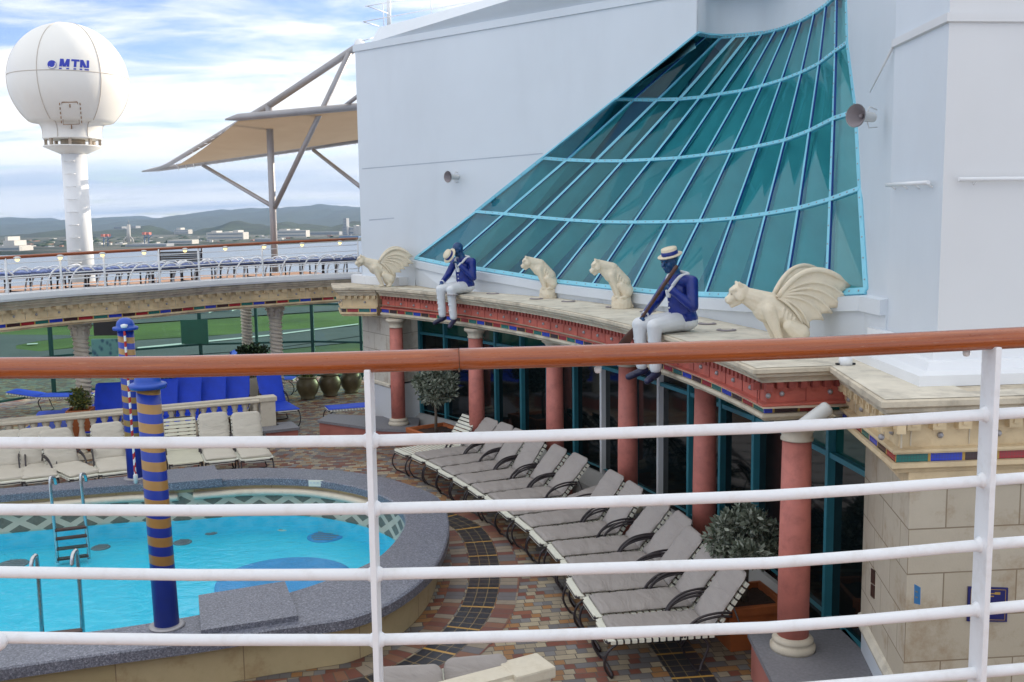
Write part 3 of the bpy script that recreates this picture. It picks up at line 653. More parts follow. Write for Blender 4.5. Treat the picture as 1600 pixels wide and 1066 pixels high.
def entablature(name, path, label, mats, zf=None, step=0.10, moz=0, capz=True, dz=0.0, skip=(), depth=None, skip_lo=0, skip_hi=0, run=0.27, dsz=1.0):
    t = thing(name, (path[0][0], path[0][1], 2.4+dz), 0, label, 'entablature')
    f = (lambda z, s: (zf(z, s) if zf else z)+dz)
    fp = lambda pr: [(o if (depth is None or o < 0.9) else depth, z) for o, z in pr]
    m = MB(); sweep(m, path, fp(PROF), 0, zf=f, caps=True); m.build('cornice', mats['cornice'], t, True)
    m = MB(); sweep(m, path, FRZ, 0, zf=f); sweep(m, path, TRM, 0, zf=f)
    for e_, sg in ((0, 0.0), (-1, 1.0)):
        a1, a2 = offset_path(path, 0.172)[e_], offset_path(path, 0.94)[e_]; m.face([(*a1, f(2.435, sg)), (*a2, f(2.435, sg)), (*a2, f(2.94, sg)), (*a1, f(2.80, sg))])
    m.build('frieze', mats['frieze'], t, True)
    m = MB(); sweep(m, path, fp(LOW), 0, zf=f); m.build('soffit_trim', mats['soffit'], t, True)
    S = lenpath(path); Lh = S[-1]
    m = MB(); n = int(Lh/step); md = MB(); mj = MB()
    for i in range(n):
        if Lh*(i+0.5)/n < skip_lo or Lh*(i+0.5)/n > Lh-skip_hi: continue
        q, d = along(path, S, Lh*(i+0.5)/n); nrm = Vector((-d.y, d.x)); z = f(2.765, (i+0.5)/n)
        rot = math.atan2(d.y, d.x)
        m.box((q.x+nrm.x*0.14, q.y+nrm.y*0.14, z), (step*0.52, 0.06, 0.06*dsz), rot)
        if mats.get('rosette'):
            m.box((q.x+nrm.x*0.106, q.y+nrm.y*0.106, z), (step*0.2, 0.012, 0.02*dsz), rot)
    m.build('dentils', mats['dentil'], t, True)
    k = int(Lh/0.42)
    for i in range(k):
        if Lh*(i+0.5)/k < skip_lo or Lh*(i+0.5)/k > Lh-skip_hi: continue
        q, d = along(path, S, Lh*(i+0.5)/k); nrm = Vector((-d.y, d.x)); z = f(2.675, (i+0.5)/k)
        md.ball((q.x+nrm.x*0.165, q.y+nrm.y*0.165, z), 0.024, 8)
        q, d = along(path, S, Lh*i/k); nrm = Vector((-d.y, d.x)); z = f(2.70, i/k)
        mj.box((q.x+nrm.x*0.169, q.y+nrm.y*0.169, z-0.01), (0.007, 0.01, 0.17), math.atan2(d.y, d.x))
    md.build('studs', M['grey_metal'], t, True); mj.build('joints', mats['joint'], t, True)
    # mosaic band in coloured runs
    m = MB(); i = moz; s = 0.0
    pts = [s_ for s_ in S]; OP = offset_path(path, 0.150)
    def onoff(mid, s_):
        j = 0
        while j < len(S)-2 and S[j+1] < mid: j += 1
        return Vector(lerp2(OP[j], OP[j+1], (s_-S[j])/max(S[j+1]-S[j], 1e-9)))
    while s < Lh-1e-6:
        e = min(s+run, Lh)
        for lo, hi, mi in ((s, e-0.022, i % 4), (e-0.022, e, 4)):
            cuts = sorted([lo, hi]+[q for q in pts if lo < q < hi])
            for c0, c1 in zip(cuts, cuts[1:]):
                if c1-c0 < 1e-5: continue
                a, b = onoff(0.5*(c0+c1), c0), onoff(0.5*(c0+c1), c1); n0 = n1 = Vector((0, 0))
                m.face([(a.x+n0.x, a.y+n0.y, f(2.503, c0/Lh)), (b.x+n1.x, b.y+n1.y, f(2.503, c1/Lh)), (b.x+n1.x, b.y+n1.y, f(2.563, c1/Lh)), (a.x+n0.x, a.y+n0.y, f(2.563, c0/Lh))], mi, False, [(c0, 0), (c1, 0), (c1, 0.06), (c0, 0.06)])
        s = e; i += 1
    m.build('mosaic_band', MOS, t, True)
    return t
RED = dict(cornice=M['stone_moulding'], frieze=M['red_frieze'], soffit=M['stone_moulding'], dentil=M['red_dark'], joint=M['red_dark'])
BEI = dict(cornice=M['stone_moulding'], frieze=M['stone_beige'], soffit=M['stone_beige'], dentil=M['stone_beige'], joint=M['stone_moulding'], rosette=True)
ar = entablature('arcade_entablature', red_path, 'curved red entablature with mosaic band carried by the red columns', RED, zs, 0.105)
entablature('pier_entablature', left_path, 'short beige entablature block at the far end of the red arcade', BEI, lambda z, s: zs(z, 0), 0.12, 1)
entablature('pier_entablature', wing_path, 'beige stone entablature with rosettes at the near corner by the white wall', BEI, lambda z, s: ZL-(ZL-zs(z, 1))*1.17, 0.185, 0, run=1.85/7, dsz=1.5)

# ---- ledge top (between front arc and the foot of the white upstand)
foot_px = [(583, 446), (640, 450.5), (750, 456.6), (815.6, 461.5), (884, 467.6), (990, 481), (1095.6, 496), (1130, 503), (1179, 514), (1214.5, 522), (1290, 540), (1379, 560)]
foot = smooth_path([atz(x, y, ZL) for x, y in foot_px], 5)
def foot_at(px):
    """foot point of the upstand in the pixel column px"""
    best = min(range(len(foot)-1), key=lambda i: abs(0.5*(proj(foot[i])[0]+proj(foot[i+1])[0])-px))
    a, b = foot[best], foot[best+1]; xa, xb = proj(a)[0], proj(b)[0]; f = (px-xa)/(xb-xa)
    return a+(b-a)*f
def proj(p):
    v = Vector(p)-CAM; w = v.dot(FW); return 800+FPX*v.dot(RT)/w, 533-FPX*v.dot(UP)/w
lt = MB(); front = arcpath(60); bk = resample([(p.x, p.y) for p in foot], 60)
lt.grid([[Vector((*offset_path(front, 0.02)[i], ZL+0.004)) for i in range(61)], [Vector((*bk[i], ZL+0.006)) for i in range(61)]], 0, False)
lt.face([(2.06, 8.14, ZL+.004), (2.66, 8.21, ZL+.004), (3.4, 8.4, ZL+.005), (bk[-1][0], bk[-1][1], ZL+.006), (*polar(LR, a_right+0.02), ZL+0.004)])
lt.face([(2.655, 8.20, ZL+.004), (2.52, 6.64, ZL+.004), (3.2, 6.9, ZL+.004), (3.3, 8.4, ZL+.004)])
lt.face([(2.52, 6.64, ZL+.004), (6.2, 6.97, ZL+.004), (6.2, 7.6, ZL+.004), (3.2, 6.9, ZL+.004)])
j = MB()
for i in range(4, 58, 4):
    a, b = Vector((*front[i], ZL+0.009)), Vector((*bk[i], ZL+0.009)); d = (b-a).normalized(); n = Vector((-d.y, d.x, 0))*0.005
    j.face([a-n, b-n, b+n, a+n])
lg = thing('arcade_ledge', (1.2, 12, ZL), 0, 'pale stone ledge top above the red arcade where the statues sit', 'ledge')
lt.build('slab', M['stone_cap'], lg, True); j.build('joints', M['stone_moulding'], lg, True)
# recessed floor lamps on the ledge
for px, py in [(707, 461), (770, 459), (838, 467), (888, 471), (958, 480), (1012, 487), (1105, 506), (1135, 516)]:
    c = atz(px, py, ZL+0.01)
    m = MB(); m.lathe([(0.0, 0.012), (0.085, 0.012), (0.105, 0.008), (0.11, 0.0)], (0, 0, 0), 16)
    m2 = MB(); m2.lathe([(0.0, 0.016), (0.06, 0.016), (0.064, 0.010)], (0, 0, 0), 14)
    e = thing('ledge_lamp', c, 0, 'flat round lamp set flush in the pale stone ledge', 'lamp', 'flush lamps in the ledge')
    m.build('rim', M['speaker_dark'], e); m2.build('lens', M['stone_cap'], e)

# ---- columns ------------------------------------------------------------------
def column_proto(h, label):
    t = thing('red_column', (0, 0, 0), 0, label, 'column', 'red columns of the arcade')
    r = 0.135
    m = MB(); m.lathe([(r, 0.13), (r*1.0, h*0.4), (r*0.9, h-0.16)], n=28); m.build('shaft', M['red_column'], t)
    m = MB(); m.lathe([(r*1.42, 0), (r*1.45, 0.02), (r*1.45, 0.045), (r*1.3, 0.06), (r*1.22, 0.072), (r*1.3, 0.085), (r*1.32, 0.10), (r*1.2, 0.118), (r*1.05, 0.132)], n=28); m.build('base', M['col_stone'], t)
    m = MB(); m.lathe([(r*0.9, h-0.17), (r*1.02, h-0.165), (r*1.02, h-0.145), (r*0.95, h-0.14), (r*0.98, h-0.10), (r*1.12, h-0.07), (r*1.35, h-0.05), (r*1.42, h-0.04), (r*1.42, h)], n=28); m.build('capital', M['col_stone'], t)
    return t
cols = [(-2.20, 18.80, .32, 2.36), (-0.62, 16.80, .28, 2.38), (0.64, 14.95, .28, 2.40), (1.53, 13.05, .28, 2.42), (2.19, 11.15, .28, 2.44), (2.43, 8.36, .42, 2.46)]
clab = ['slim red column farthest away, on the grey topped plinth', 'red column beside the potted olive tree at the far end', 'red column below the gap between seated boy and first cat gargoyle', 'red column below the second wingless cat gargoyle', 'red column between the rowing statue and the near olive tree', 'large red column nearest the camera on its own plinth']
for (x, y, z0, z1), lb in zip(cols, clab):
    t = column_proto(z1-z0, lb); t.location = (x, y, z0)
# plinths under the end columns
def plinth(plan, ztop, label):
    c = plan[0]; t = thing('plinth', (c[0], c[1], 0), 0, label, 'plinth')
    m = MB(); m.prism(offset_path(plan, 0.03, True), 0.004, ztop-0.05); m.build('base', M['plinth_red'], t, True)
    m = MB(); m.prism(plan, ztop-0.05, ztop); m.build('top_slab', M['grey_top'], t, True)
pf = [tuple(atz(x, y, .40)[:2]) for x, y in [(640, 664), (566, 646), (527, 651), (600, 674)]]
plinth([(-1.80, 18.25), (-1.85, 19.4), (-3.75, 19.95), (-3.86, 19.3), (-2.5, 18.4)], 0.32, 'long low plinth with grey slab and red sides under the far column')
plinth([(3.02, 6.7), (3.02, 8.75), (2.12, 8.72), (2.06, 6.7)], 0.42, 'near plinth with speckled grey slab and red sides under the big column')
for i, (x, y, z0, z1) in enumerate(cols[1:5]):
    a = ang_of((x, y)); q = lambda dr, da: polar(math.hypot(x-LC[0], y-LC[1])+dr, a+da/19.6)
    plinth([q(-.22, -.22), q(.22, -.22), q(.22, .22), q(-.22, .22)], 0.28, 'small square plinth under the '+ORD[i]+' column from the far pair of olive and plinth')

# ---- arcade glazing -------------------------------------------------------------
gz = thing('arcade_glazing', (3.0, 10, 0), 0, 'teal framed glass wall curving behind the red columns', 'glass wall')
GR = 20.12; a0, a1 = ang_of((2.97, 8.25)), ang_of((-2.12, 19.5)); n = 15
dark = MB(); green = MB(); fr = MB(); kerb = MB(); white = MB()
zt = 1.98
for i in range(n):
    b0, b1 = a0+(a1-a0)*i/n, a0+(a1-a0)*(i+1)/n; p0, p1 = polar(GR, b0), polar(GR, b1)
    dark.face([(*p0, 0.2), (*p1, 0.2), (*p1, zt), (*p0, zt)]); 
    (green if i not in (5, 6, 8) else dark).face([(*p0, zt), (*p1, zt), (*p1, 2.5), (*p0, 2.5)])
    if i in (4, 9, 12):   # a green pane reaching lower
        q0, q1 = polar(GR-0.012, b0+(b1-b0)*0.72), polar(GR-0.012, b1); green.face([(*q0, 0.35), (*q1, 0.35), (*q1, zt), (*q0, zt)])
for i in range(n+1):
    b = a0+(a1-a0)*i/n; p0 = polar(GR-0.03, b)
    if i in (6, 8): wm = MB(); wm.box((*p0, 1.35), (0.09, 0.055, 2.3), b); wm.build('white_mullion', M['white_paint'], gz, True)
    else: fr.box((*p0, 1.35), (0.09, 0.055, 2.3), b)
frp = [polar(GR-0.03, a0+(a1-a0)*i/60) for i in range(61)]
for z in (zt, 2.47):
    sweep(fr, frp, [(-0.03, z-0.025), (-0.03, z+0.025), (0.03, z+0.025), (0.03, z-0.025), (-0.03, z-0.025)])
sweep(fr, frp, [(-0.03, 0.36), (-0.03, 0.42), (0.03, 0.42)])
dark.build('dark_panes', M['dark_glass'], gz, True); green.build('green_panes', M['green_glass'], gz, True)
fr.build('frame', M['teal_frame'], gz, True)
sweep(kerb, [polar(GR-0.06, a0+0.06+(a1-a0-0.06)*i/60) for i in range(61)], [(0.30, 0.004), (0.26, 0.20), (0.05, 0.36), (0.0, 0.36)])
kerb.build('sill', plain('sill_grey', (0.42, 0.42, 0.41), 0.6, 0.06, 4), gz, True)
# ceiling under the ledge so that the arcade stays dark
cm = MB(); cm.grid([[Vector((*polar(LR+0.1, a0+(a1-a0)*i/40), 2.60)) for i in range(41)], [Vector((*polar(GR+0.1, a0+(a1-a0)*i/40), 2.60)) for i in range(41)]], 0, False)
cm.build('ceiling', M['stone_moulding'], gz, True)

# ---- stone piers ------------------------------------------------------------------
pr = thing('stone_pier', (2.95, 7.0, 0), 0, 'block of cream stone courses at the near right corner below the white wall', 'stone pier')
m = MB(); m.prism([(2.79, 6.83), (6.2, 7.15), (6.2, 9.5), (3.0, 8.30)], 0.75, 2.52); m.build('wall', M['stone_wall'], pr, True)
m = MB(); m.prism([(2.81, 6.86), (6.2, 7.18), (6.2, 9.5), (3.01, 8.30)], 0.0, 0.72); m.build('base', M['wall_white'], pr, True)
m = MB(); sweep(m, [(3.0, 8.30), (2.79, 6.83), (6.2, 7.15)], [(0.0, 0.64), (-0.03, 0.66), (-0.045, 0.71), (-0.02, 0.76), (0.0, 0.77)]); m.build('string_course', M['stone_cap'], pr, True)
m = MB(); sweep(m, [(3.0, 8.30), (2.79, 6.83), (6.2, 7.15)], [(0.0, 2.28), (-0.02, 2.29), (-0.02, 2.42), (0.0, 2.43)]); m.build('top_course', M['stone_beige'], pr, True)
lp = thing('stone_pier', (-2.6, 19.5, 0), 0, 'narrow pier of pale stone blocks beside the farthest red column', 'stone pier')
q0 = aty(566, 500, 20.3); q1 = aty(608, 500, 19.25)
m = MB(); m.prism([(q0.x, q0.y), (q1.x, q1.y), (q1.x+0.6, 20.2), (q0.x+0.7, 21.4)], 1.0, 2.5); m.build('wall', M['stone_pale'], lp, True)
m = MB(); m.prism([(q0.x+0.02, q0.y), (q1.x, q1.y+0.02), (q1.x+0.6, 20.2), (q0.x+0.7, 21.4)], 0.0, 0.97); m.build('base', M['wall_cream'], lp, True)
m = MB(); sweep(m, [(q0.x, q0.y), (q1.x, q1.y)], [(0.0, 0.94), (-0.03, 0.97), (-0.03, 1.01), (0.0, 1.03)]); m.build('string_course', M['stone_cap'], lp, True)

# ---- white superstructure and its glass roof -----------------------------------------
sup = thing('superstructure', (2, 18, ZL), 0, 'huge white painted ship superstructure rising behind the glass roof', 'building')
WA = Vector((*aty(562, 300, 20.3)[:2], 0)); WB = Vector((2.33, 15.96, 0)); wd = (WB-WA).normalized(); wn = Vector((wd.y, -wd.x, 0))
def onwall(px, py): return atplane(px, py, WA, wn)
GRID = {
 'top': [(1090, 52), (1105, 55.5), (1127.5, 57), (1150, 56), (1171, 54.5), (1192, 52), (1212.5, 47), (1232, 40.5), (1252, 32.5), (1272.5, 21), (1290.5, 8), (1307, -8), (1322, -24)],
 'b3': [(963, 155), (990, 155.5), (1027.5, 156), (1061, 155.5), (1094, 152.5), (1126, 147.5), (1159, 142.5), (1190, 135), (1221, 126), (1252, 114), (1280, 100), (1305.5, 80), (1324.5, 67)],
 'b2': [(848.5, 247), (886, 250), (930, 252), (973, 252), (1017.5, 250), (1059.5, 247.5), (1102, 242.5), (1143, 237), (1185, 229), (1226, 220), (1265, 205), (1302.5, 186), (1338, 174)],
 'b1': [(743.7, 331), (787.5, 334.6), (840, 340), (891, 344.4), (940, 347.3), (990.5, 348), (1042.5, 347.4), (1093, 346), (1144, 342), (1196.7, 335), (1248, 326), (1298, 312), (1344, 295)],
 'bot': [(649, 403), (697, 413), (753, 421), (810.7, 430), (867, 439.5), (925, 446), (986.6, 452.5), (1037, 457.7), (1102, 460.5), (1164, 462.5), (1226, 462.5), (1292, 458.5), (1354, 455)]}
bot = []
for i, (x, y) in enumerate(GRID['bot']):
    f = foot_at(x); bot.append(aty(x, y, f.y))
bot[0] = onwall(*GRID['bot'][0])
bot[1] = aty(*GRID['bot'][1], 0.5*bot[1].y+0.5*(bot[0].y*0.5+bot[2].y*0.5))
top = [atz(x, y, 7.02) for x, y in GRID['top']]
top[0] = onwall(*GRID['top'][0])
G = [top]
def near_on_seg(px, py, a, b):
    d = ray(px, py).normalized(); u = (b-a); w0 = CAM-a; A, B, C_ = 1.0, d.dot(u), u.dot(u); D, E_ = d.dot(w0), u.dot(w0)
    s = (B*E_-C_*D)/(A*C_-B*B); return CAM+d*s
for k in ('b3', 'b2', 'b1'): G.append([onwall(*GRID[k][0])]+[near_on_seg(*GRID[k][i], bot[i], top[i]) for i in range(1, 13)])
G.append(bot)
sk = thing('glass_roof', bot[6], 0, 'tall sloping teal glass roof with pale blue ribs in the white wall', 'skylight')
m = MB()
for a, b in zip(G, G[1:]):
    for i in range(12):
        m.face([a[i], a[i+1], b[i+1], b[i]])
m.build('panes', M['sky_glass'], sk, True, merge=False)
def bar(m, a, b, w, d, nrm, mi=0, mi2=1):
    """flat bar from a to b lying on a surface with normal nrm; its face mi, its sides mi2"""
    t = (b-a).normalized(); s = t.cross(nrm).normalized(); n = s.cross(t).normalized()*d
    if n.dot(nrm) < 0: n = -n
    s = s*w/2; A = [a-s, a+s, b+s, b-s]
    m.face([q+n for q in A], mi)
    for i in range(4): m.face([A[i], A[(i+1) % 4], A[(i+1) % 4]+n, A[i]+n], mi2)
    m.face([q-n*1.2 for q in A], mi2); 
    for i in range(4): m.face([A[i]-n*1.2, A[(i+1) % 4]-n*1.2, A[(i+1) % 4], A[i]], mi2)
def gn(i, j):
    a = G[min(i+1, 4)][j]-G[max(i-1, 0)][j]; b = G[i][min(j+1, 12)]-G[i][max(j-1, 0)]; n = a.cross(b).normalized()
    return n if n.dot(CAM-G[i][j]) > 0 else -n
rb = MB(); hb = MB(); bo = MB()
for j in range(13):
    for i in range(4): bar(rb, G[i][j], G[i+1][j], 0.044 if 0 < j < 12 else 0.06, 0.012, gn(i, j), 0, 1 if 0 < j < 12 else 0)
for i in range(5):
    for j in range(12):
        bar(hb, G[i][j], G[i][j+1], 0.054 if 0 < i < 4 else 0.065, 0.016, gn(i, j), 0, 0)
        for q in (0.15, 0.38, 0.62, 0.85):
            bo.ball(G[i][j].lerp(G[i][j+1], q)+gn(i, j)*0.018, 0.010, 6)
for j in (0, 11, 12):
    for i in range(4):
        for q in (0.1, 0.3, 0.5, 0.7, 0.9): bo.ball(G[i][j].lerp(G[i+1][j], q)+gn(i, j)*0.014, 0.009, 6)
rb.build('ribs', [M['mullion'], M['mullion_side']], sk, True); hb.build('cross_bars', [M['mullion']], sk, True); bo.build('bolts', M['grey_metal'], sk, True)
# inside: deep beams behind each rib and a back wall
fin = MB(); back = MB()
ins = [[G[i][j]-gn(i, j)*(0.04 if j == 0 else 0.45 if j in (1, 12) else 0.9)+(Vector((0, 0, -0.25)) if i == 0 else Vector((0, 0, 0))) for j in range(13)] for i in range(5)]
back.grid(ins, 0, True)
for j in range(1, 12):
    for i in range(4):
        a, b = G[i][j], G[i+1][j]; na, nb = gn(i, j), gn(i+1, j)
        s = (G[i][j+1]-G[i][j]).normalized()*0.05; d = 0.36
        fin.face([a-na*0.07, b-nb*0.07, b-nb*d+s, a-na*d+s]); fin.face([a-na*0.07+s, b-nb*0.07+s, b-nb*d+s*2, a-na*d+s*2]); fin.face([a-na*d+s, b-nb*d+s, b-nb*d+s*2, a-na*d+s*2])
fin.build('inner_beams', plain('inner_beam', (0.42, 0.66, 0.62), 0.6, 0.06, 3), sk, True)
t = NT('inner_wall'); c = t.ramp(t.noise(t.mapping(t.wpos(), scale=(1, 1, 0.6)), 0.55, 5, 0.6, 0.7), [(0.34, (0.05, 0.20, 0.28, 1)), (0.55, (0.13, 0.31, 0.35, 1)), (0.72, (0.24, 0.44, 0.43, 1))]); t.set(Base_Color=c, Roughness=0.7)
back.build('inner_wall', t.mat, sk, True)
# white wall left of the glass (vertical plane)
m = MB(); P = lambda s, z: WA+wd*s+Vector((0, 0, z))
def sw(p): return (p-WA).dot(wd)
zc = onwall(562, 80).z; left = [G[i][0] for i in range(5)]
poly = [P(0, ZL-0.02), P(sw(left[4])-0.02, ZL-0.02)]+[left[i]+wn*0.0 for i in (4, 3, 2, 1, 0)]+[P(sw(left[0]), zc), P(0, zc)]
m.face(poly)
m.face([P(0, ZL-.02), P(0, zc), P(0, zc)-wn*1.5-wd*(-0.2), P(0, ZL-.02)-wn*1.5-wd*(-0.2)])
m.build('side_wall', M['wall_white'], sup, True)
# seams on that wall
sm = MB()
def seam(a, b, w=0.016):
    n = wn*0.004; u = Vector((0, 0, w/2)); sm.face([a-u+n, b-u+n, b+u+n, a+u+n])
seam(onwall(566, 264), onwall(848, 240)); seam(onwall(577, 344), onwall(616, 341), 0.02)
sm.build('weld_seams', M['seam'], sup, True)
# band above the crease, set back a touch, then the sloping block on the roof
m = MB(); zt2 = zc+0.13
RL = 7.6; a, b = P(-0.04, zc), P(RL, zc+0.0)
up = lambda v, z: Vector((v.x, v.y, z))
m.face([a+wn*0.03, b+wn*0.03, up(b, zt2)+wn*0.03, up(a, zt2)+wn*0.03]); m.face([up(a, zt2)+wn*0.03, up(b, zt2)+wn*0.03, up(b, zt2)-wn*1.2, up(a, zt2)-wn*1.2]); m.face([a+wn*.03, b+wn*.03, b-wn*.1, a-wn*.1])
m.face([a+wn*.03, up(a, zt2)+wn*.03, up(a, zt2)-wn*1.2, a-wn*1.2])
A0 = P(0.42, zt2)-wn*0.03; A1 = P(0.55, zt2+0.48)-wn*0.25; B0 = P(9, zt2)-wn*0.03; B1 = P(9, zt2+0.48)-wn*0.25
pa = aty(592, 43, 20.7); pb = aty(757, 0, 18.4); dB = (pb-pa); B1 = pa+dB*2.2; A1 = pa; B0 = P(RL, zt2)-wn*0.03
A2 = A1+Vector((1.0, 1.2, 0)); 
m.face([A0, B0, B1, A1]); m.face([A1, B1, B1+Vector((1, 1.2, 0)), A2]); m.face([A0, A1, A2, A2-Vector((0, 0, 0.6))])
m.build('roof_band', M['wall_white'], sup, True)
# white shell above the glass
m = MB(); tops = [Vector(p) for p in top]; 
shell = [[p+Vector((0, 0, 0)) for p in tops], [Vector((p.x, p.y, 8.7)) for p in tops]]; m.grid(shell, 0, True)
m.face([P(sw(left[0])-0.02, left[0].z), P(sw(left[0])-0.02, 8.7), up(tops[0], 8.7), tops[0]])
pt = onwall(1090, 52)
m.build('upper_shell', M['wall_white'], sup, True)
# right-hand walls: corner B, C and the face towards the camera
Bc, Cc, Dc = Vector((3.20, 8.44, 0)), Vector((3.19, 7.37, 0)), Vector((6.2, 7.66, 0))
Bc = Vector((*aty(1391, 300, 8.44)[:2], 0)); Cc = Vector((*aty(1473, 300, 7.37)[:2], 0))
m = MB(); R = [G[i][12] for i in range(5)]
zz = [8.7]+[p.z for p in R]+[ZL]; pp = [up(R[0], 8.7)]+R+[up(foot_at(1375), ZL)]
for i in range(len(pp)-1): m.face([pp[i], up(Bc, zz[i]), up(Bc, zz[i+1]), pp[i+1]], 0, True)
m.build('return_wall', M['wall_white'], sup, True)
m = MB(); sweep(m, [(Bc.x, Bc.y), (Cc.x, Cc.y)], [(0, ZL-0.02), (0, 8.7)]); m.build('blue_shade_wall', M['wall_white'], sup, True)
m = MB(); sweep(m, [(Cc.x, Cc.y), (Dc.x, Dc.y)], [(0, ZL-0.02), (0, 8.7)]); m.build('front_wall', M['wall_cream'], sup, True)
# trim line, plinth mouldings
m = MB(); ztr = 5.58
sweep(m, [(Bc.x, Bc.y), (Cc.x, Cc.y), (Dc.x, Dc.y)], [(0, ztr+0.05), (-0.028, ztr+0.045), (-0.028, ztr-0.015), (0, ztr-0.022)])
q = aty(1361, 145, 9.0); m.tube([Vector((Bc.x-0.01, Bc.y, ztr)), q+Vector((-0.01, 0, 0))], [0.014, 0.004], 6)
m.build('trim_line', M['wall_cream'], sup, True)
m = MB(); pth = [(Bc.x, Bc.y+0.3), (Cc.x, Cc.y), (Dc.x, Dc.y)]
sweep(m, pth, [(0, 3.22), (-0.05, 3.21), (-0.05, 3.12), (-0.10, 3.11), (-0.12, 3.05), (-0.22, 3.03), (-0.22, ZL)])
m.build('plinth_moulding', M['white_paint'], sup, True)
# upstand below the glass and its projecting sill
m = MB()
fx = [up(foot_at(min(x, 1375)), ZL) for x, y in GRID['bot']]; fx[0] = up(bot[0], ZL)
mid = [p.copy() for p in bot]
un = []
for i in range(13):
    d = (fx[min(i+1, 12)]-fx[max(i-1, 0)]); d.z = 0; d.normalize(); un.append(Vector((d.y, -d.x, 0)))
de = (Vector((Bc.x, Bc.y, ZL))-fx[12]); de.z = 0; de.normalize(); ue = Vector((de.y, -de.x, 0)); fx.append(up(Vector((Bc.x, Bc.y, 0))+de*0.03, ZL)); bot2 = bot+[Vector((Bc.x, Bc.y, bot[-1].z))+de*0.03]; un[12] = ue; un.append(ue)
r0 = [p+Vector((0, 0, -0.03)) for p in bot2]; r1 = [p+u*0.07+Vector((0, 0, -0.045)) for p, u in zip(bot2, un)]; r2 = [p+Vector((0, 0, -0.13)) for p in r1]; r3 = [p-u*0.05 for p, u in zip(r2, un)]
m.grid([r0, r1], 0, False); m.grid([r1, r2], 0, False); m.grid([r2, r3], 0, False); m.grid([r3, fx], 0, False)
m.face([r0[-1], r1[-1], r2[-1], r3[-1], fx[-1], fx[-1]-un[-1]*0.4, r0[-1]-un[-1]*0.4])
for i in range(1, 13, 3):
    a, b = fx[i]-un[i]*0.0, r3[i]; w = Vector((un[i].y, -un[i].x, 0))*0.012; nn = un[i]*0.012
    m.face([a-w+nn, a+w+nn, b+w+nn, b-w+nn])
m.build('upstand', M['wall_white'], sup, True)
# white step at the far left foot of the wall
m = MB(); e0 = Vector((*aty(549, 440, 20.5)[:2], 0)); m.prism([(e0.x, e0.y), (WA.x+0.1, WA.y-0.35), tuple((WA+wd*1.3+wn*0.25)[:2]), tuple((WA+wd*1.3-wn*0.3)[:2]), (WA.x-0.1, WA.y+0.6), (e0.x, e0.y+0.5)], ZL, ZL+0.16); m.build('corner_step', M['white_paint'], sup, True)
# bulk behind (keeps the sun off the court as the ship does)
m = MB()
hull = [tuple((WA-wn*0.5+wd*0.4)[:2]), (2.6, 17.2), (6.2, 16.4), (8.2, 11.5), (6.0, 7.9), (16, 8.2), (22, 20), (8, 33), (1.5, 27)]
m.prism(hull, ZL-0.1, 7.6)
m.build('roof_block', M['wall_white'], sup, True)
m = MB(); m.face([tuple(P(1.2, 7.65)-wn*0.6), tuple(P(6.0, 7.65)-wn*0.6), (5.5, 14, 7.65), (7.5, 9.5, 7.65), (16, 8, 7.65), (22, 20, 7.65), (8, 33, 7.65), (1.5, 27, 7.65)]); m.face([up(p, 8.68) for p in tops]+[(5, 7.6, 8.68), (10, 9, 8.68), (10, 17, 8.68)])
m.build('roof_deck', M['wall_white'], sup, True)
# handrails on the right-hand walls
for pts, lb in (([(1395, 289), (1461, 285)], 'short white grab rail on the bluish wall facing the pool'), ([(1487, 281), (1700, 270)], 'long white grab rail on the grey wall at the upper right')):
    t = thing('grab_rail', aty(*pts[0], 7.6), 0, lb, 'grab rail')
    if pts[0][0] == 1395: a, b = aty(*pts[0], 8.37), aty(*pts[1], 7.5); off = Vector((-0.05, 0, 0))
    else: a = Cc+(Dc-Cc)*0.03; a.z = aty(1487, 281, 7.4).z; b = a+(Dc-Cc)*0.8; off = Vector((0.005, -0.05, 0))
    m = MB(); m.tube([a+off, b+off], 0.016, 8); m.build('bar', M['white_paint'], t, True)
    m = MB()
    for k in range(4): c = a.lerp(b, 0.06+k*0.293); m.tube([c+off, c+Vector((0, 0, -0.035)), c-off*0.2+Vector((0, 0, -0.035))], 0.008, 6)
    m.build('brackets', M['white_paint'], t, True)
# rail on the roof, upper left
t = thing('roof_railing', aty(592, 43, 20.8), 0, 'thin white railing on the roof edge at top left of the superstructure', 'railing')
m = MB(); Y0 = 21.0
for seg in ([(571, 10), (640, -2)], [(567, 34), (760, -1)], [(567, 34), (592, 41)], [(572, 9), (606, 21)], [(566, 64), (590, 57)]): m.tube([aty(x, y, Y0+(0.4 if i else 0)) for i, (x, y) in enumerate(seg)], 0.012, 6)
m.build('rails', M['white_paint'], t, True)
for a, b in (((600, 40), (598, 5)), ((674, 21), (673, -5))): m = MB(); m.tube([aty(*a, Y0), aty(*b, Y0)], 0.012, 6); m.build('post', M['white_paint'], t, True)
m = MB(); m.tube([aty(608, 45, 21.6), aty(607, -20, 21.6)], 0.045, 8); tag(m.build('mast_pole', M['white_paint']), 'thick white pole rising from the roof behind the thin railing', 'pole')
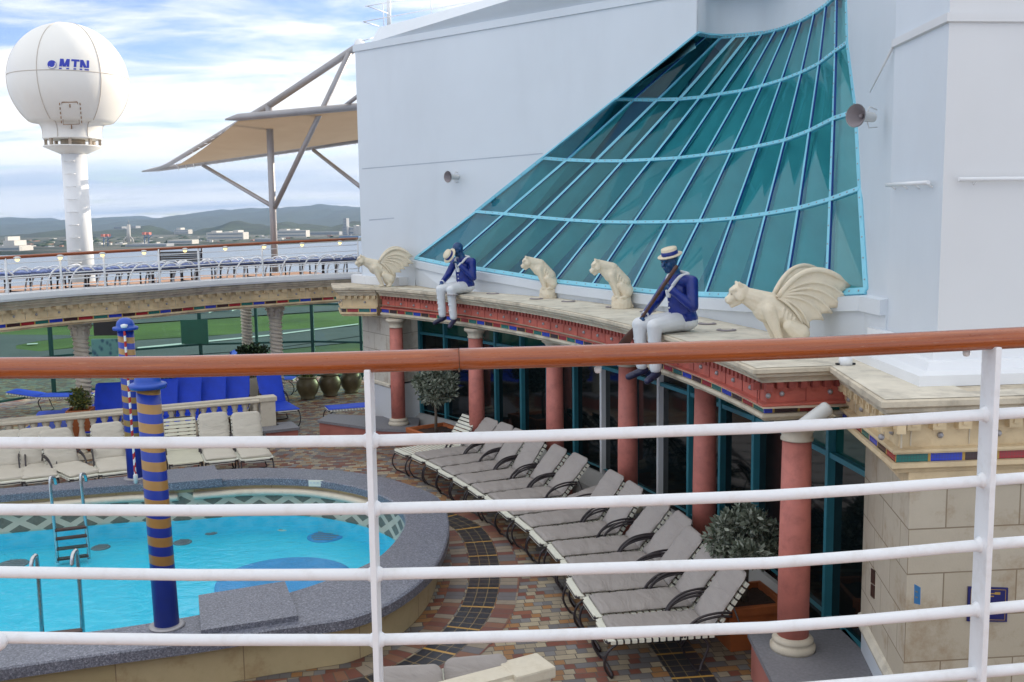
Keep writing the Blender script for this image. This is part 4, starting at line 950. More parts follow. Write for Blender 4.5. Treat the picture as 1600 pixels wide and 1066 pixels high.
# ================================================================== FOREGROUND RAILING
fr_t = thing('ship_railing', aty(577, 1090, 2.7), 0, 'white ship railing with varnished teak top rail crossing the whole view', 'railing')
XS = [-60, 0, 150, 300, 450, 577, 716, 850, 1050, 1200, 1350, 1540, 1600, 1680]
def rdepth(x): return 2.70+max(0, x-577)*0.00009+max(0, 577-x)*0.00003
def interp(T, x):
    for (a, b), (c, d) in zip(T, T[1:]):
        if a <= x <= c: return b+(d-b)*(x-a)/(c-a)
    return T[0][1] if x < T[0][0] else T[-1][1]
TEAK = [(-60, 577), (0, 576), (260, 574.2), (400, 571), (577, 566), (716, 562), (900, 557), (1250, 545), (1600, 528), (1680, 523)]
BARS = [[(-60, 692), (0, 692), (260, 692), (400, 691), (590, 688.6), (850, 681), (1240, 667), (1540, 648), (1680, 640)],
        [(-60, 795.5), (0, 796.3), (330, 798), (590, 795), (850, 788), (1240, 773), (1540, 751), (1680, 741)],
        [(-60, 893), (0, 894), (330, 899), (590, 897.5), (850, 891), (1240, 878.6), (1540, 851), (1680, 840)],
        [(-60, 993), (0, 996), (300, 1000), (590, 1000), (850, 993), (1240, 979), (1540, 952), (1680, 939)],
        [(-60, 1094), (300, 1102), (590, 1103), (850, 1096), (1240, 1078), (1363, 1066), (1540, 1050), (1680, 1038)]]
def teak_piece(x0, x1, name):
    pts = [aty(x, interp(TEAK, x), rdepth(x)) for x in [x0+(x1-x0)*i/14 for i in range(15)]]
    m = MB(); n = 20; rows = []; S = 0; us = []
    for i, p in enumerate(pts):
        if i: S += (pts[i]-pts[i-1]).length
        us.append(S); t = (pts[min(i+1, 14)]-pts[max(i-1, 0)]).normalized(); s = t.cross(Vector((0, 0, 1))).normalized(); u = s.cross(t)
        rows.append([p+s*(0.037*math.cos(2*math.pi*j/n))+u*(0.0315*math.sin(2*math.pi*j/n)*(1 if math.sin(2*math.pi*j/n) > 0 else 0.92)) for j in range(n)])
    m.grid(rows, 0, True, closeu=True, uv=lambda a, b: (us[a], b/n*0.21)); m.face(list(reversed(rows[0]))); m.face(rows[-1])
    return m.build(name, M['teak'], fr_t, True)
teak_piece(-60, 717, 'handrail'); teak_piece(718, 1680, 'handrail')
m = MB(); c = [aty(x, interp(TEAK, x)+2.0, rdepth(x)) for x in (715.5, 718.5)]; m.tube(c, 0.0315, 16); m.build('handrail_joint', M['bark'], fr_t, True)
for B in BARS:
    m = MB(); m.tube([aty(x, interp(B, x), rdepth(x)+0.004) for x in XS], 0.0168, 12); m.build('rail_bar', M['rail_white'], fr_t, True)
for (xt, yt), (xb, yb) in (((576.5, 575), (594, 1140)), ((1549, 540), (1524, 1140))):
    a, b = aty(xt, yt, rdepth(xt)), aty(xb, yb, rdepth(xt)); m = MB()
    m.box((a+b)/2, (0.0165, 0.085, (a-b).length), None, 0, 0.003); po = m.build('post', M['rail_white'], fr_t, True)
    for B in BARS[:-1]:
        px = xt+(xb-xt)*(interp(B, xt)-yt)/(yb-yt); w = aty(px, interp(B, px), rdepth(px)+0.004); m = MB()
        for s in (-1, 1): m.tube([w+Vector((s*0.006, 0, 0)), w+Vector((s*0.013, 0, 0)), w+Vector((s*0.022, 0, -0.0005))], [0.026, 0.022, 0.0165], 12, cap=False)
        d = m.build('weld', M['rail_white'], po, False); d.location = (0, 0, 0)
        d.data.transform(Matrix.Translation(-fr_t.location))
for px, py in ((934, 577), (1510, 551)):
    c = aty(px, py, rdepth(px)+0.015); m = MB(); m.lathe([(0.0, -0.012), (0.007, -0.010), (0.010, -0.004), (0.010, 0.004), (0.006, 0.008), (0.006, 0.02)], c, 12); m.build('rail_lamp', M['speaker_grey'], fr_t, True)
m = MB(); m.ball(aty(-3, 1003, 2.70), 0.026, 16); m.build('rail_end', M['rail_white'], fr_t, True)
m = MB(); m.box((0, 0.2, 2.62), (14, 5.3, 0.12)); struct(m.build('upper_deck', M['deck_wood']))
m = MB(); m.box((-3.3, 2.82, 1.3), (7, 0.05, 2.5)); m.box((3, 2.82, 1.3), (5, 0.05, 2.5)); tag(m.build('deck_bulkhead', M['wall_cream']), 'plain cream bulkhead under the deck the viewer stands on', 'wall')

# ================================================================== FAR TERRACE
mos = [(-80, 517), (0, 509.5), (112.6, 498), (225, 489), (338, 478), (450, 470), (560, 463)]
tp = [atz(x, y, 2.52) for x, y in mos]; tpath = [(p.x, p.y) for p in smooth_path(tp, 5)]
tpath = offset_path(tpath, -0.16)
tpath = [(tpath[0][0]-6, tpath[0][1]-6)]+tpath
BE2 = dict(BEI); BE2['frieze'] = M['stone_beige']
entablature('terrace_entablature', tpath, 'long beige entablature with rosettes and mosaic band under the far terrace', BE2, lambda z, s: z-0.02, 0.21, 2)
# white gutter edge and deck of the terrace
te = thing('terrace_edge', (tpath[3][0], tpath[3][1], 2.93), 0, 'white painted terrace edge above the far beige entablature', 'terrace edge')
m = MB(); sweep(m, tpath, [(0.02, 2.93), (-0.10, 2.94), (-0.12, 2.98), (-0.12, 3.06), (0.25, 3.07), (0.28, 2.98)]); m.build('gutter', M['white_paint'], te, True)
back_ = offset_path(tpath, 3.4)
m = MB(); m.grid([[Vector((*p, 2.985)) for p in offset_path(tpath, 0.2)], [Vector((*p, 2.985)) for p in back_]], 0, False); m.grid([[Vector((*p, 2.80)) for p in offset_path(tpath, 0.95)], [Vector((*p, 2.80)) for p in back_]], 0, False); m.grid([[Vector((*p, 2.80)) for p in back_], [Vector((*p, 2.985)) for p in back_]], 0, False)
struct(m.build('terrace_deck', M['deck_wood']))
# terrace railing: traced top and base
RT_ = [(-80, 409), (0, 402.5), (150, 394), (300, 386), (428, 379), (565, 372.5)]
rp = offset_path(tpath, 0.10)[1:]
def rail_pt(px):   # where the column px crosses the railing line in plan
    best = None
    for i in range(len(rp)-1):
        for k in range(40):
            q = lerp2(rp[i], rp[i+1], k/40); w = proj((q[0], q[1], 3.05)); d = abs(w[0]-px)
            if best is None or d < best[0]: best = (d, q)
    return best[1]
tr = thing('terrace_railing', (tpath[3][0], tpath[3][1], 3.07), 0, 'far terrace railing with thin bars, dark teak top and small lit lamps', 'railing')
rx = [-80, -20, 40, 100, 160, 220, 280, 340, 400, 460, 515, 563]
base = {x: rail_pt(x) for x in rx}
topz = {}
for x in rx:
    q = base[x]; topz[x] = EYE-(interp(RT_, x)-(354-0.0139*x))*q[1]/FPX*1.0
m = MB(); m.tube([Vector((*base[x], topz[x])) for x in rx], 0.030, 8); m.build('handrail', M['teak'], tr, True)
for k in range(1, 6):
    m = MB(); m.tube([Vector((*base[x], topz[x]+(3.07-topz[x])*(k/5.6))) for x in rx], 0.0075 if k < 3 else 0.011, 5); m.build('rail_bar', M['white_paint'], tr, True)
for px in (12, 97, 165, 250, 312, 411, 563):
    q = rail_pt(px); z = EYE-(interp(RT_, px)-(354-0.0139*px))*q[1]/FPX; m = MB(); m.tube([(q[0], q[1], 3.06), (q[0], q[1], z)], 0.020, 6); m.build('post', M['white_paint'], tr, True)
for i, (px, py) in enumerate([(27, 406), (94, 403), (160, 399), (225, 395.5), (289, 392), (352, 389), (413, 386), (472, 383), (531, 380)]):
    q = rail_pt(px); c = aty(px, py, q[1]-0.02)
    m = MB(); m.ball((0, 0, 0), (0.040, 0.040, 0.032), 10); l = m.build('rail_lamp', M['lamp_glow'], tr); l.location = c-tr.location
    m = MB(); m.lathe([(0.055, 0.015), (0.06, 0.04), (0.03, 0.055), (0.0, 0.056)], n=10); s = m.build('lamp_shade', M['speaker_grey'], l)

# twisted columns
def twisted(loc, h, label, r=0.145):
    t = thing('twisted_column', loc, 0, label, 'column', 'twisted stone columns'); m = MB(); rows = []; n = 24; nz = 170
    for i in range(nz+1):
        z = 0.16+(h-0.48)*i/nz
        rows.append([Vector(((r*0.92+0.017*math.sin(a*2+z*76))*math.cos(a), (r*0.92+0.017*math.sin(a*2+z*76))*math.sin(a), z)) for a in [2*math.pi*j/n for j in range(n)]])
    m.grid(rows, 0, True, closeu=True); m.build('shaft', M['twist_stone'], t)
    m = MB(); m.lathe([(r*1.5, 0), (r*1.5, 0.05), (r*1.25, 0.08), (r*1.35, 0.12), (r*1.05, 0.165)], n=24); m.build('base', M['twist_stone'], t)
    m = MB(); m.lathe([(r*0.95, h-0.33), (r*1.1, h-0.32), (r*1.0, h-0.30), (r*1.1, h-0.16), (r*1.5, h-0.06)], n=24); m.box((0, 0, h-0.03), (r*3.1, r*3.1, 0.06), None, 0, 0.008)
    for k in range(8):
        a = k*math.pi/4; c = Vector((math.cos(a), math.sin(a), 0))
        m.ball(c*r*1.22+Vector((0, 0, h-0.13)), (0.05, 0.05, 0.045), 8); m.ball(c*r*1.08+Vector((0, 0, h-0.22)), (0.03, 0.03, 0.05), 8); m.ball(c*r*1.12+Vector((0, 0, h-0.27)), 0.022, 6)
    m.build('capital', M['twist_stone'], t); return t
for px, y, lb in ((128, 18.6, 'twisted stone column at the left beside the small yellow leaved plant'), (433, 21.9, 'twisted stone column beside the bronze urns'), (388, 25.3, 'slim dark twisted column far behind beside the glass screen')):
    p = aty(px, 560, y); twisted((p.x, p.y, 0.0), 2.44, lb, 0.145)

# ---- far glass wind screen
sc_t = thing('wind_screen', (-6, 26, 0), 0, 'far teal glass wind screen with dark frames showing the airfield', 'glass screen')
SP = [(-14.5, 19.5), (-11.2, 24.0), (-8.2, 26.0), (-5.3, 26.3), (-2.6, 25.6), (0.5, 25)]
gm = MB(); fm = MB(); low = MB()
for a, b in zip(SP, SP[1:]):
    gm.face([(*a, 0.12), (*b, 0.12), (*b, 2.75), (*a, 2.75)])
    L_ = math.hypot(b[0]-a[0], b[1]-a[1]); nn = max(1, round(L_/1.45)); ang = math.atan2(b[1]-a[1], b[0]-a[0])
    for i in range(nn+1):
        q = lerp2(a, b, i/nn); fm.box((*q, 1.4), (0.07, 0.09, 2.7), ang)
    for z in (0.14, 1.05, 2.05): fm.box((*lerp2(a, b, 0.5), z), (L_, 0.07, 0.05), ang)
gm.build('panes', M['screen_glass'], sc_t, True); fm.build('frame', M['green_trim'], sc_t, True)
for (px0, py0, px1, py1), yy in (((282, 500, 326, 537), 25.4),):
    d = MB(); a, b = aty(px0, py0, yy), aty(px1, py1, yy); d.box((a+b)/2, (abs(b.x-a.x), 0.03, abs(a.z-b.z)))
    tag(d.build('notice_board', plain('green_board', (0.01, 0.11, 0.07), 0.3, 0.1)), 'dark green board standing in the far glass screen', 'board')
d = MB(); a, b = aty(143, 530, 23.5), aty(186, 560, 23.5); d.box((a+b)/2, (abs(b.x-a.x), 0.05, abs(a.z-b.z))); e = aty(146, 500, 23.5); f = aty(186, 524, 23.5); d.box((e+f)/2, (abs(f.x-e.x), 0.05, abs(e.z-f.z)), None, 1)
t = NT('tile_mural'); br = t.n('ShaderNodeTexVoronoi'); br.inputs['Scale'].default_value = 6; t.set(Base_Color=t.ramp(br.outputs[0], [(0.2, (0.02, 0.10, 0.16, 1)), (0.5, (0.12, 0.32, 0.30, 1))]), Roughness=0.3)
tag(d.build('tile_panel', [t.mat, M['black']]), 'teal patterned tile panel behind the left twisted column', 'panel')

# ================================================================== RADOME ON ITS MAST
TY = 27.0; bc = aty(129, 447, TY); tc_ = aty(121, 232, TY)
rd = thing('satellite_tower', (bc.x, TY, bc.z-0.6), 0, 'white satellite dome with blue lettering on a thick white mast', 'satellite dome')
u1 = TY/FPX
r0_, r1_ = 19.5*u1, 17.8*u1
topz_ = tc_.z-rd.location.z; ax = tc_.x-bc.x
m = MB(); zt3 = topz_
m.lathe([(r0_, 0), (r1_, zt3)], n=32); m.build('mast', M['white_paint'], rd)
m = MB()
for i in range(10):
    z = zt3-0.35-i*0.335; m.tube([(-0.10, -r1_-0.005, z), (-0.10, -r1_-0.09, z), (0.14, -r1_-0.09, z), (0.14, -r1_-0.005, z)], 0.011, 5)
m.build('ladder_rungs', M['white_paint'], rd)
m = MB(); m.lathe([(r1_*1.0, zt3-0.16), (r1_*2.38, zt3+0.03), (r1_*2.38, zt3+0.06), (r1_*2.2, zt3+0.062), (0.0, zt3+0.062)], n=40); m.build('flange', M['radome'], rd)
m = MB(); 
for k in range(8): a = k*math.pi/4+0.3; m.box((r1_*2.15*math.cos(a), r1_*2.15*math.sin(a), zt3+0.14), (0.07, 0.07, 0.17), a)
m.lathe([(r1_*1.0, zt3+0.06), (r1_*1.0, zt3+0.22)], n=24); m.build('feet', plain('feet_paint', (0.40, 0.33, 0.26), 0.7, 0.3, 6), rd)
DR = 85.5*u1; dz = zt3+0.225; dcz = dz+(217-129)*u1
prof = []; rb_ = r1_*2.35
prof += [(0.0, dz), (rb_, dz), (rb_*1.01, dz+0.03), (rb_*0.985, dz+0.06), (rb_*0.985, dz+0.20), (rb_*1.02, dz+0.32), (rb_*1.10, dz+0.42)]
for i in range(41):
    a = -math.pi/2+R_(43)+(math.pi-R_(43))*i/40; prof.append((DR*math.cos(a), dcz+DR*math.sin(a)))
m = MB(); m.lathe(prof, n=64, cap=False); dome = m.build('dome', M['radome'], rd)
t = plain('dome_seam', (0.55, 0.50, 0.44), 0.6)
m = MB()
def on_dome(az, el, k=1.002): return Vector((DR*k*math.cos(el)*math.sin(az), -DR*k*math.cos(el)*math.cos(az), dcz+DR*k*math.sin(el)))
for i in range(6):
    az = R_(-6+60*i); pts = []
    for j in range(31): pts.append(on_dome(az, R_(-46+131*j/30)))
    for r_, z_ in reversed(prof[2:7]): pts.insert(0, Vector((r_*1.004*math.sin(az), -r_*1.004*math.cos(az), z_)))
    m.tube(pts, 0.011, 5)
m.tube([on_dome(2*math.pi*i/60, R_(3)) for i in range(60)], 0.010, 5, closed=True)
m.build('seams', t, dome)
AZ0 = math.atan2(-bc.x, TY)*-1   # azimuth (on the dome) that faces the camera
face_az = math.atan2(0-bc.x, TY) ; face_az = face_az
def dome_px(px, py, k=1.004):
    """point of the dome (local) seen at a pixel"""
    o_ = CAM-rd.location; d = ray(px, py).normalized(); c0 = Vector((0, 0, dcz)); w = o_-c0; b = w.dot(d); cc = w.dot(w)-(DR*k)**2; s = -b-math.sqrt(max(b*b-cc, 0)); return o_+d*s
# lettering M T N and its globe, laid on the curved shell
lg_ = MB()
def glyph(poly_uv, mi=0):
    """a polygon in (u right, v up) centimetre-like units mapped to azimuth/elevation on the shell"""
    n = 8
    pts = []
    for (a, b) in poly_uv: pts.append((a, b))
    # only quads: subdivide
    rows = []
    for i in range(n+1):
        rows.append([on_dome(lx0+lerp2(lerp2(pts[0], pts[1], j/n), lerp2(pts[3], pts[2], j/n), i/n)[0], ly0+lerp2(lerp2(pts[0], pts[1], j/n), lerp2(pts[3], pts[2], j/n), i/n)[1], 1.004) for j in range(n+1)])
    lg_.grid(rows, mi, True)
pL = dome_px(92, 108.0); pR = dome_px(137, 94.5)
az = lambda p: math.atan2(p.x, -p.y); el = lambda p: math.asin(max(-1, min(1, (p.z-dcz)/DR)))
lx0, ly0 = az(pL), el(pL); wx, hy = (az(pR)-az(pL)), (el(pR)-el(pL)); sl_ = 0.055
def q(x0, x1, x2, x3, y0, y1):   # bottom-left, bottom-right, top-right, top-left in unit box; slanted, with the white slit
    for ya, yb in ((0.0, 0.13), (0.24, 1.0)):
        lo, hi = max(y0, ya), min(y1, yb)
        if hi <= lo: continue
        f = lambda xa, xb, y: xa+(xb-xa)*((y-y0)/(y1-y0))
        S_ = lambda x, y: ((x+sl_*y)*wx, y*hy)
        glyph([S_(f(x0, x3, lo), lo), S_(f(x1, x2, lo), lo), S_(f(x1, x2, hi), hi), S_(f(x0, x3, hi), hi)])
q(0.0, 0.09, 0.09, 0.0, 0, 1); q(0.24, 0.33, 0.33, 0.24, 0, 1); q(0.12, 0.20, 0.12, 0.02, 0.2, 1); q(0.13, 0.21, 0.31, 0.22, 0.2, 1)
q(0.475, 0.565, 0.565, 0.475, 0, 0.8); q(0.38, 0.66, 0.66, 0.38, 0.8, 1)
q(0.68, 0.77, 0.77, 0.68, 0, 1); q(0.91, 1.0, 1.0, 0.91, 0, 1); q(0.86, 0.97, 0.79, 0.68, 0, 1)
def blob(px, py, rpx, k): 
    c = dome_px(px, py); e1 = Vector((math.cos(az(c)), math.sin(az(c)), 0)); e2 = c.copy(); e2.z -= dcz; nrm = e2.normalized(); e2 = nrm.cross(e1)
    rr = rpx*u1; return [c+nrm*0.012*k+e1*rr*math.cos(a)+e2*rr*math.sin(a) for a in [2*math.pi*i/24 for i in range(24)]], nrm
b1, n1_ = blob(81.3, 101, 6.1, 1); lg_.face(b1, 0)
b2, n2_ = blob(82.6, 99.6, 5.0, 2); cres = blob(80.2, 102.3, 5.3, 2)[0]
arc1 = [dome_px(81.3+5.9*math.cos(R_(a)), 101+5.9*math.sin(R_(a)), 1.016) for a in range(-25, 150, 12)]; arc2 = [dome_px(79.2+5.0*math.cos(R_(a)), 98.3+5.0*math.sin(R_(a)), 1.016) for a in range(150, -25, -12)]
lg_.grid([arc1, [dome_px(80.6+5.2*math.cos(R_(a)), 100+5.0*math.sin(R_(a)), 1.016) for a in range(-25, 150, 12)]], 1, True)
lg_.build('lettering', [M['logo_blue'], M['radome']], dome, recalc=True)
m = MB()
hp = [dome_px(96.5, 160), dome_px(121, 159.5), dome_px(124, 194), dome_px(99, 195)]
for a, b in zip(hp, hp[1:]+hp[:1]): m.tube([a, b], 0.014 if a is hp[0] else 0.008, 5)
for s_ in (0, 1):
    for k in range(5):
        y = 161+k*7; x = (93+k*0.7) if s_ == 0 else (125+k*0.6); m.tube([dome_px(x, y), dome_px(x+0.3, y+3.5)], 0.012, 4)
for y in (163, 196): m.tube([dome_px(109+(y-163)*0.08, y), dome_px(109.3+(y-163)*0.08, y+5)], 0.016, 5); 
m.build('hatch', M['rust'], dome)

# ================================================================== CANOPY WITH STEEL FRAME
cp = thing('canopy', aty(430, 440, 25), 0, 'tan fabric sun canopy stretched on slanting grey steel tubes', 'canopy')
def tube_part(name, pts, r, m_=None, n=10): m = MB(); m.tube(pts, r, n); return m.build(name, m_ or M['grey_metal'], cp, True)
YU, YL0, YL1 = 24.0, 30.5, 28.5
Lb0, Lb1 = aty(222, 268, YL0), aty(600, 214, YL1); Ub0, Ub1 = aty(352, 187, YU), aty(600, 163, YU)
boom = [aty(563, 70, 23.9), aty(420, 165, 25.0), aty(262, 258, 29.9), aty(240, 266, 30.3)]
tube_part('boom', [boom[0], boom[1]], 0.085); tube_part('boom', [boom[1], boom[2], boom[3]], [0.085, 0.06, 0.03])
tube_part('lower_beam', [Lb0, aty(246, 264.5, 30.3), aty(300, 257, 30), Lb1], [0.02, 0.07, 0.08, 0.08]); tube_part('upper_beam', [Ub0, aty(372, 183.5, YU), Ub1], [0.02, 0.085, 0.09])
tube_part('mast', [aty(431, 445, 25.0), aty(426, 322, 25.0), aty(420, 162, 25.0)], 0.085); tube_part('strut', [aty(429, 325, 24.95), aty(546, 82, 23.9)], 0.065)
tube_part('strut', [aty(430, 325, 25.0), aty(318, 259, 29.8)], 0.055); tube_part('strut', [aty(563, 292, 24.5), aty(490, 235, 28.9)], 0.055)
tube_part('post', [aty(570, 445, 22.8), aty(566, 300, 22.8), aty(561, 158, 22.8)], 0.05); tube_part('strut', [aty(537, 167, 24.2), aty(562, 148, 23.6)], 0.05)
tube_part('end_bracket', [aty(561, 68, 23.9), aty(570, 84, 23.5)], 0.12, M['white_paint'])
m = MB(); A = [aty(372, 189, YU), aty(440, 182, YU), aty(600, 167, YU)]; B = [aty(276, 259.5, 30.0), aty(400, 242, 29.3), aty(600, 213, 28.5)]
rows = []
for i in range(9):
    row = []
    for j in range(17):
        f = j/16; a = smooth_path(A, 8)[j]; b = smooth_path(B, 8)[j]; v = a.lerp(b, i/8); v.z -= 0.18*math.sin(math.pi*i/8)*math.sin(math.pi*(0.1+0.8*f)); row.append(v)
    rows.append(row)
m.grid(rows, 0, True); m.build('fabric', M['canopy_cloth'], cp, True)
m = MB()
for j in range(26):
    a = aty(278+j*12, 259.2-j*1.72, 29.9); m.tube([a, a+Vector((0.02, 0, -0.13))], 0.012, 4)
for j in range(10):
    f = j/9; a = aty(372, 189, YU).lerp(aty(276, 259.5, 30), f); b = boom[1].lerp(boom[2], 0.32+0.62*f); m.tube([a, b], 0.01, 4)
m.build('lacing', M['white_paint'], cp, True)
# ================================================================== SEA, AIRFIELD, HILLS
SEA = -26.0
m = MB(); m.face([(-9000, 60, SEA), (9000, 60, SEA), (9000, 9000, SEA), (-9000, 9000, SEA)])
t = NT('bay_water'); v = t.wpos(); t.set(Base_Color=(0.16, 0.21, 0.27, 1), Roughness=0.35); t.bump(t.noise(t.mapping(v, scale=(0.2, 0.5, 1)), 0.5, 5), 0.5, 1.0); struct(m.build('sea', t.mat))
def seapt(px, py, z=SEA): p = atz(px, py, z); return p
# airfield on the near shore
t = NT('airfield_grass'); v = t.wpos(); c = t.mix(t.noise(v, 0.05, 6), (0.05, 0.075, 0.03, 1), (0.10, 0.13, 0.045, 1)); c = t.mix(t.ramp(t.noise(t.mapping(v, scale=(0.3, 1, 1)), 0.03, 4), [(0.5, 0.0), (0.7, 1.0)]), c, (0.24, 0.24, 0.05, 1)); t.set(Base_Color=c, Roughness=0.9); AG = t.mat
AS = plain('airfield_asphalt', (0.11, 0.11, 0.12), 0.85, 0.15, 0.08)
AW = plain('airfield_marking', (0.7, 0.7, 0.68), 0.8, 0.05)
ZA = SEA+1.5
def ground_poly(name, px, z, mat): 
    m = MB(); m.face([atz(x, y, z) for x, y in px]); return struct(m.build(name, mat))
m = MB(); pts = [atz(x, y, ZA) for x, y in [(-500, 760), (760, 760), (760, 470), (560, 474), (200, 486), (-500, 506)]]; m.face(pts); m.face([(p.x, p.y, SEA-1) if False else (p.x, p.y, ZA) for p in []] or [pts[2], pts[3], pts[3]-Vector((0, 0, 2)), pts[2]-Vector((0, 0, 2))]); struct(m.build('airfield_ground', AG))
GS = plain('mown_grass', (0.10, 0.15, 0.022), 0.9, 0.3, 0.05)
ground_poly('grass_strip', [(-300, 600), (-300, 522), (215, 507), (480, 490), (640, 480), (640, 503), (420, 519), (215, 531), (60, 549)], ZA+0.10, GS)
ground_poly('taxiway', [(-300, 600), (300, 560), (700, 520), (700, 499), (420, 517), (220, 535), (60, 549), (25, 545), (25, 540), (60, 533), (150, 524), (-300, 520)], ZA+0.15, AS)
ground_poly('runway', [(150, 566), (420, 545), (640, 514), (640, 504), (420, 520), (215, 532)], ZA+0.3, AS)
ground_poly('runway', [(-300, 505), (560, 476), (640, 471), (640, 478), (480, 488), (215, 505), (-300, 522)], ZA+0.3, AS)
ground_poly('runway_line', [(215, 545), (420, 525), (560, 507), (560, 505.5), (420, 523), (215, 542.5)], ZA+0.45, AW)
ground_poly('runway_line', [(42, 538.5), (59, 537.5), (59, 536), (42, 537)], ZA+0.45, AW)
# hills: terrain ridges with a crest traced from the skyline
def ridge(name, crest, Y, depth, mat, seed, amp):
    rows = []; xs = []; N_ = 150
    x0, x1 = crest[0][0], crest[-1][0]
    for i in range(N_+1):
        px = x0+(x1-x0)*i/N_; xs.append(px)
    for k in range(13):
        f = k/12; row = []
        for px in xs:
            c = aty(px, interp(crest, px)+(1.1*noise.noise(Vector((px*0.09, 0, seed)))+0.8*noise.noise(Vector((px*0.3, 1, seed))) if amp < 20 else 0), Y); prof_ = 1-abs(f-0.6)/0.6 if f < 0.6 else 1-(f-0.6)/0.4
            y = Y+(f-0.6)*depth; s = y/Y; h = (c.z-SEA)*max(prof_, 0)**0.8
            h += amp*noise.noise(Vector((c.x*0.006, y*0.006, seed)))*min(1, prof_*2)*(0 if abs(f-0.6) < 0.05 else 1)
            h += amp*0.35*noise.noise(Vector((c.x*0.03, y*0.03, seed)))*min(1, prof_*2)
            row.append(Vector((c.x*(0.5+0.5*s), y, SEA-1+max(h, 0))))
        rows.append(row)
    m = MB(); m.grid(rows, 0, True); return struct(m.build(name, mat))
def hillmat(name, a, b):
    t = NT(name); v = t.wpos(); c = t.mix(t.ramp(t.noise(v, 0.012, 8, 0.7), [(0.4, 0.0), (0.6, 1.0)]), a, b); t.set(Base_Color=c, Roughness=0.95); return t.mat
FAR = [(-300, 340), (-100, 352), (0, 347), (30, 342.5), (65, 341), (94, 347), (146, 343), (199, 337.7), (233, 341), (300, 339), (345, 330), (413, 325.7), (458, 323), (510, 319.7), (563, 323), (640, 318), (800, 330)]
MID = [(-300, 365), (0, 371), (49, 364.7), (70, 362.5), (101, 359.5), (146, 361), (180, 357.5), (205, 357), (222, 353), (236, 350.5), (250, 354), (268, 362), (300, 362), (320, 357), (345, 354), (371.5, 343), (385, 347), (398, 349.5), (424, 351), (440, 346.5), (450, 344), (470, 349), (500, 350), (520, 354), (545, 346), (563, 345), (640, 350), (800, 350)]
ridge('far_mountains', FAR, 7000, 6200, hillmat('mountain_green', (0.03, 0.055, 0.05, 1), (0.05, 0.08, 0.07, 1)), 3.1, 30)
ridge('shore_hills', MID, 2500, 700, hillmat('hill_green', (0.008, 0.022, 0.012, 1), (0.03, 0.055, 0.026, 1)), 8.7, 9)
# low far shore
m = MB(); sh = [(-300, 400), (0, 396), (150, 391), (300, 385), (430, 380), (563, 374), (700, 368)]
near_ = [atz(x, y+2, SEA+0.8) for x, y in sh]; far_ = [Vector((p.x*2330/p.y, 2330, SEA+6)) for p in near_]
m.grid([[p-Vector((0, 0, 1.5)) for p in near_], near_, far_], 0, True); struct(m.build('far_shore', hillmat('shore_ground', (0.04, 0.06, 0.04, 1), (0.14, 0.14, 0.12, 1))))
CB = plain('building_white', (0.50, 0.49, 0.46), 0.8, 0.05, 0.05); CB2 = plain('building_grey', (0.30, 0.32, 0.34), 0.8, 0.08, 0.05); DW = plain('building_window', (0.20, 0.24, 0.27), 0.4)
BLUE = plain('shed_blue', (0.08, 0.16, 0.32), 0.7)
def shoreY(px): return atz(px, interp(sh, px)-1, SEA+1).y*1.05
def block(t, px0, px1, yt, yb, Y, depth=40, mat=CB, win=True, name='wall'):
    a, b = aty(px0, yb, Y), aty(px1, yt, Y); w = b.x-a.x; h = b.z-a.z
    m = MB(); m.box(((a.x+b.x)/2, Y+depth/2, (a.z+b.z)/2), (w, depth, h)); m.build(name, mat, t, True)
    if win:
        m = MB(); nf = max(1, int(h/4.5)); 
        for f in range(nf): m.box(((a.x+b.x)/2, Y-0.3, a.z+h*(f+0.55)/nf), (w*0.94, 0.5, h/nf*0.32))
        m.build('window_band', DW, t, True)
BL = [
 ('distant_building', 'white stepped building at the far left end of the shore', [(0, 30, 384, 395), (5, 22, 376, 384), (22, 33, 386, 394), (8, 12, 370, 376)], CB, None),
 ('distant_building', 'long white apartment block with roof boxes on the far shore, left of the mast', [(323, 380, 363, 375), (330, 338, 361, 364), (364, 372, 360, 364), (350, 358, 362, 365)], CB, None),
 ('distant_building', 'pale long office block on the far shore, right of the mast', [(433, 478, 360, 371), (436, 448, 358, 361), (453, 462, 358, 360)], CB, None),
 ('distant_building', 'cream hotel block on the dark hillside above the harbour', [(272, 294, 359, 366), (276, 282, 356, 360)], CB, 2280),
 ('distant_building', 'tall grey tower among silos at the right end of the skyline', [(537, 541, 341, 366), (535, 543, 354, 368)], CB2, None),
 ('silo_block', 'row of pale silos beside the tall grey tower', [(546, 552, 355, 367), (553, 557, 352, 367), (558, 564, 353, 367)], CB, None),
 ('harbour_shed', 'low blue shed below the silos on the far shore', [(530, 560, 369, 374)], BLUE, None),
 ('harbour_shed', 'long low white shed with arches beside the striped cranes', [(196, 260, 381, 388)], CB2, None),
 ('harbour_shed', 'low grey warehouse below the long white apartment block', [(398, 425, 373, 379)], CB2, None),
 ('harbour_shed', 'low pale shed right of the striped harbour cranes', [(262, 300, 375, 382)], CB, None),
 ('distant_building', 'small white houses on the hill crest behind the chimney', [(178, 190, 354, 358), (200, 212, 353, 357)], CB2, 2280),
 ('distant_building', 'low white block between the pale office block and the silos', [(480, 530, 362, 368)], CB2, None)]
for nm, lb, parts_, mt, Y in BL:
    Y = Y or shoreY(parts_[0][0]); c = aty((parts_[0][0]+parts_[0][1])/2, parts_[0][3], Y); t = thing(nm, c, 0, lb, 'building', 'buildings on the far shore')
    for k, q_ in enumerate(parts_): block(t, *q_, Y+k*2, 30, mt, k == 0)
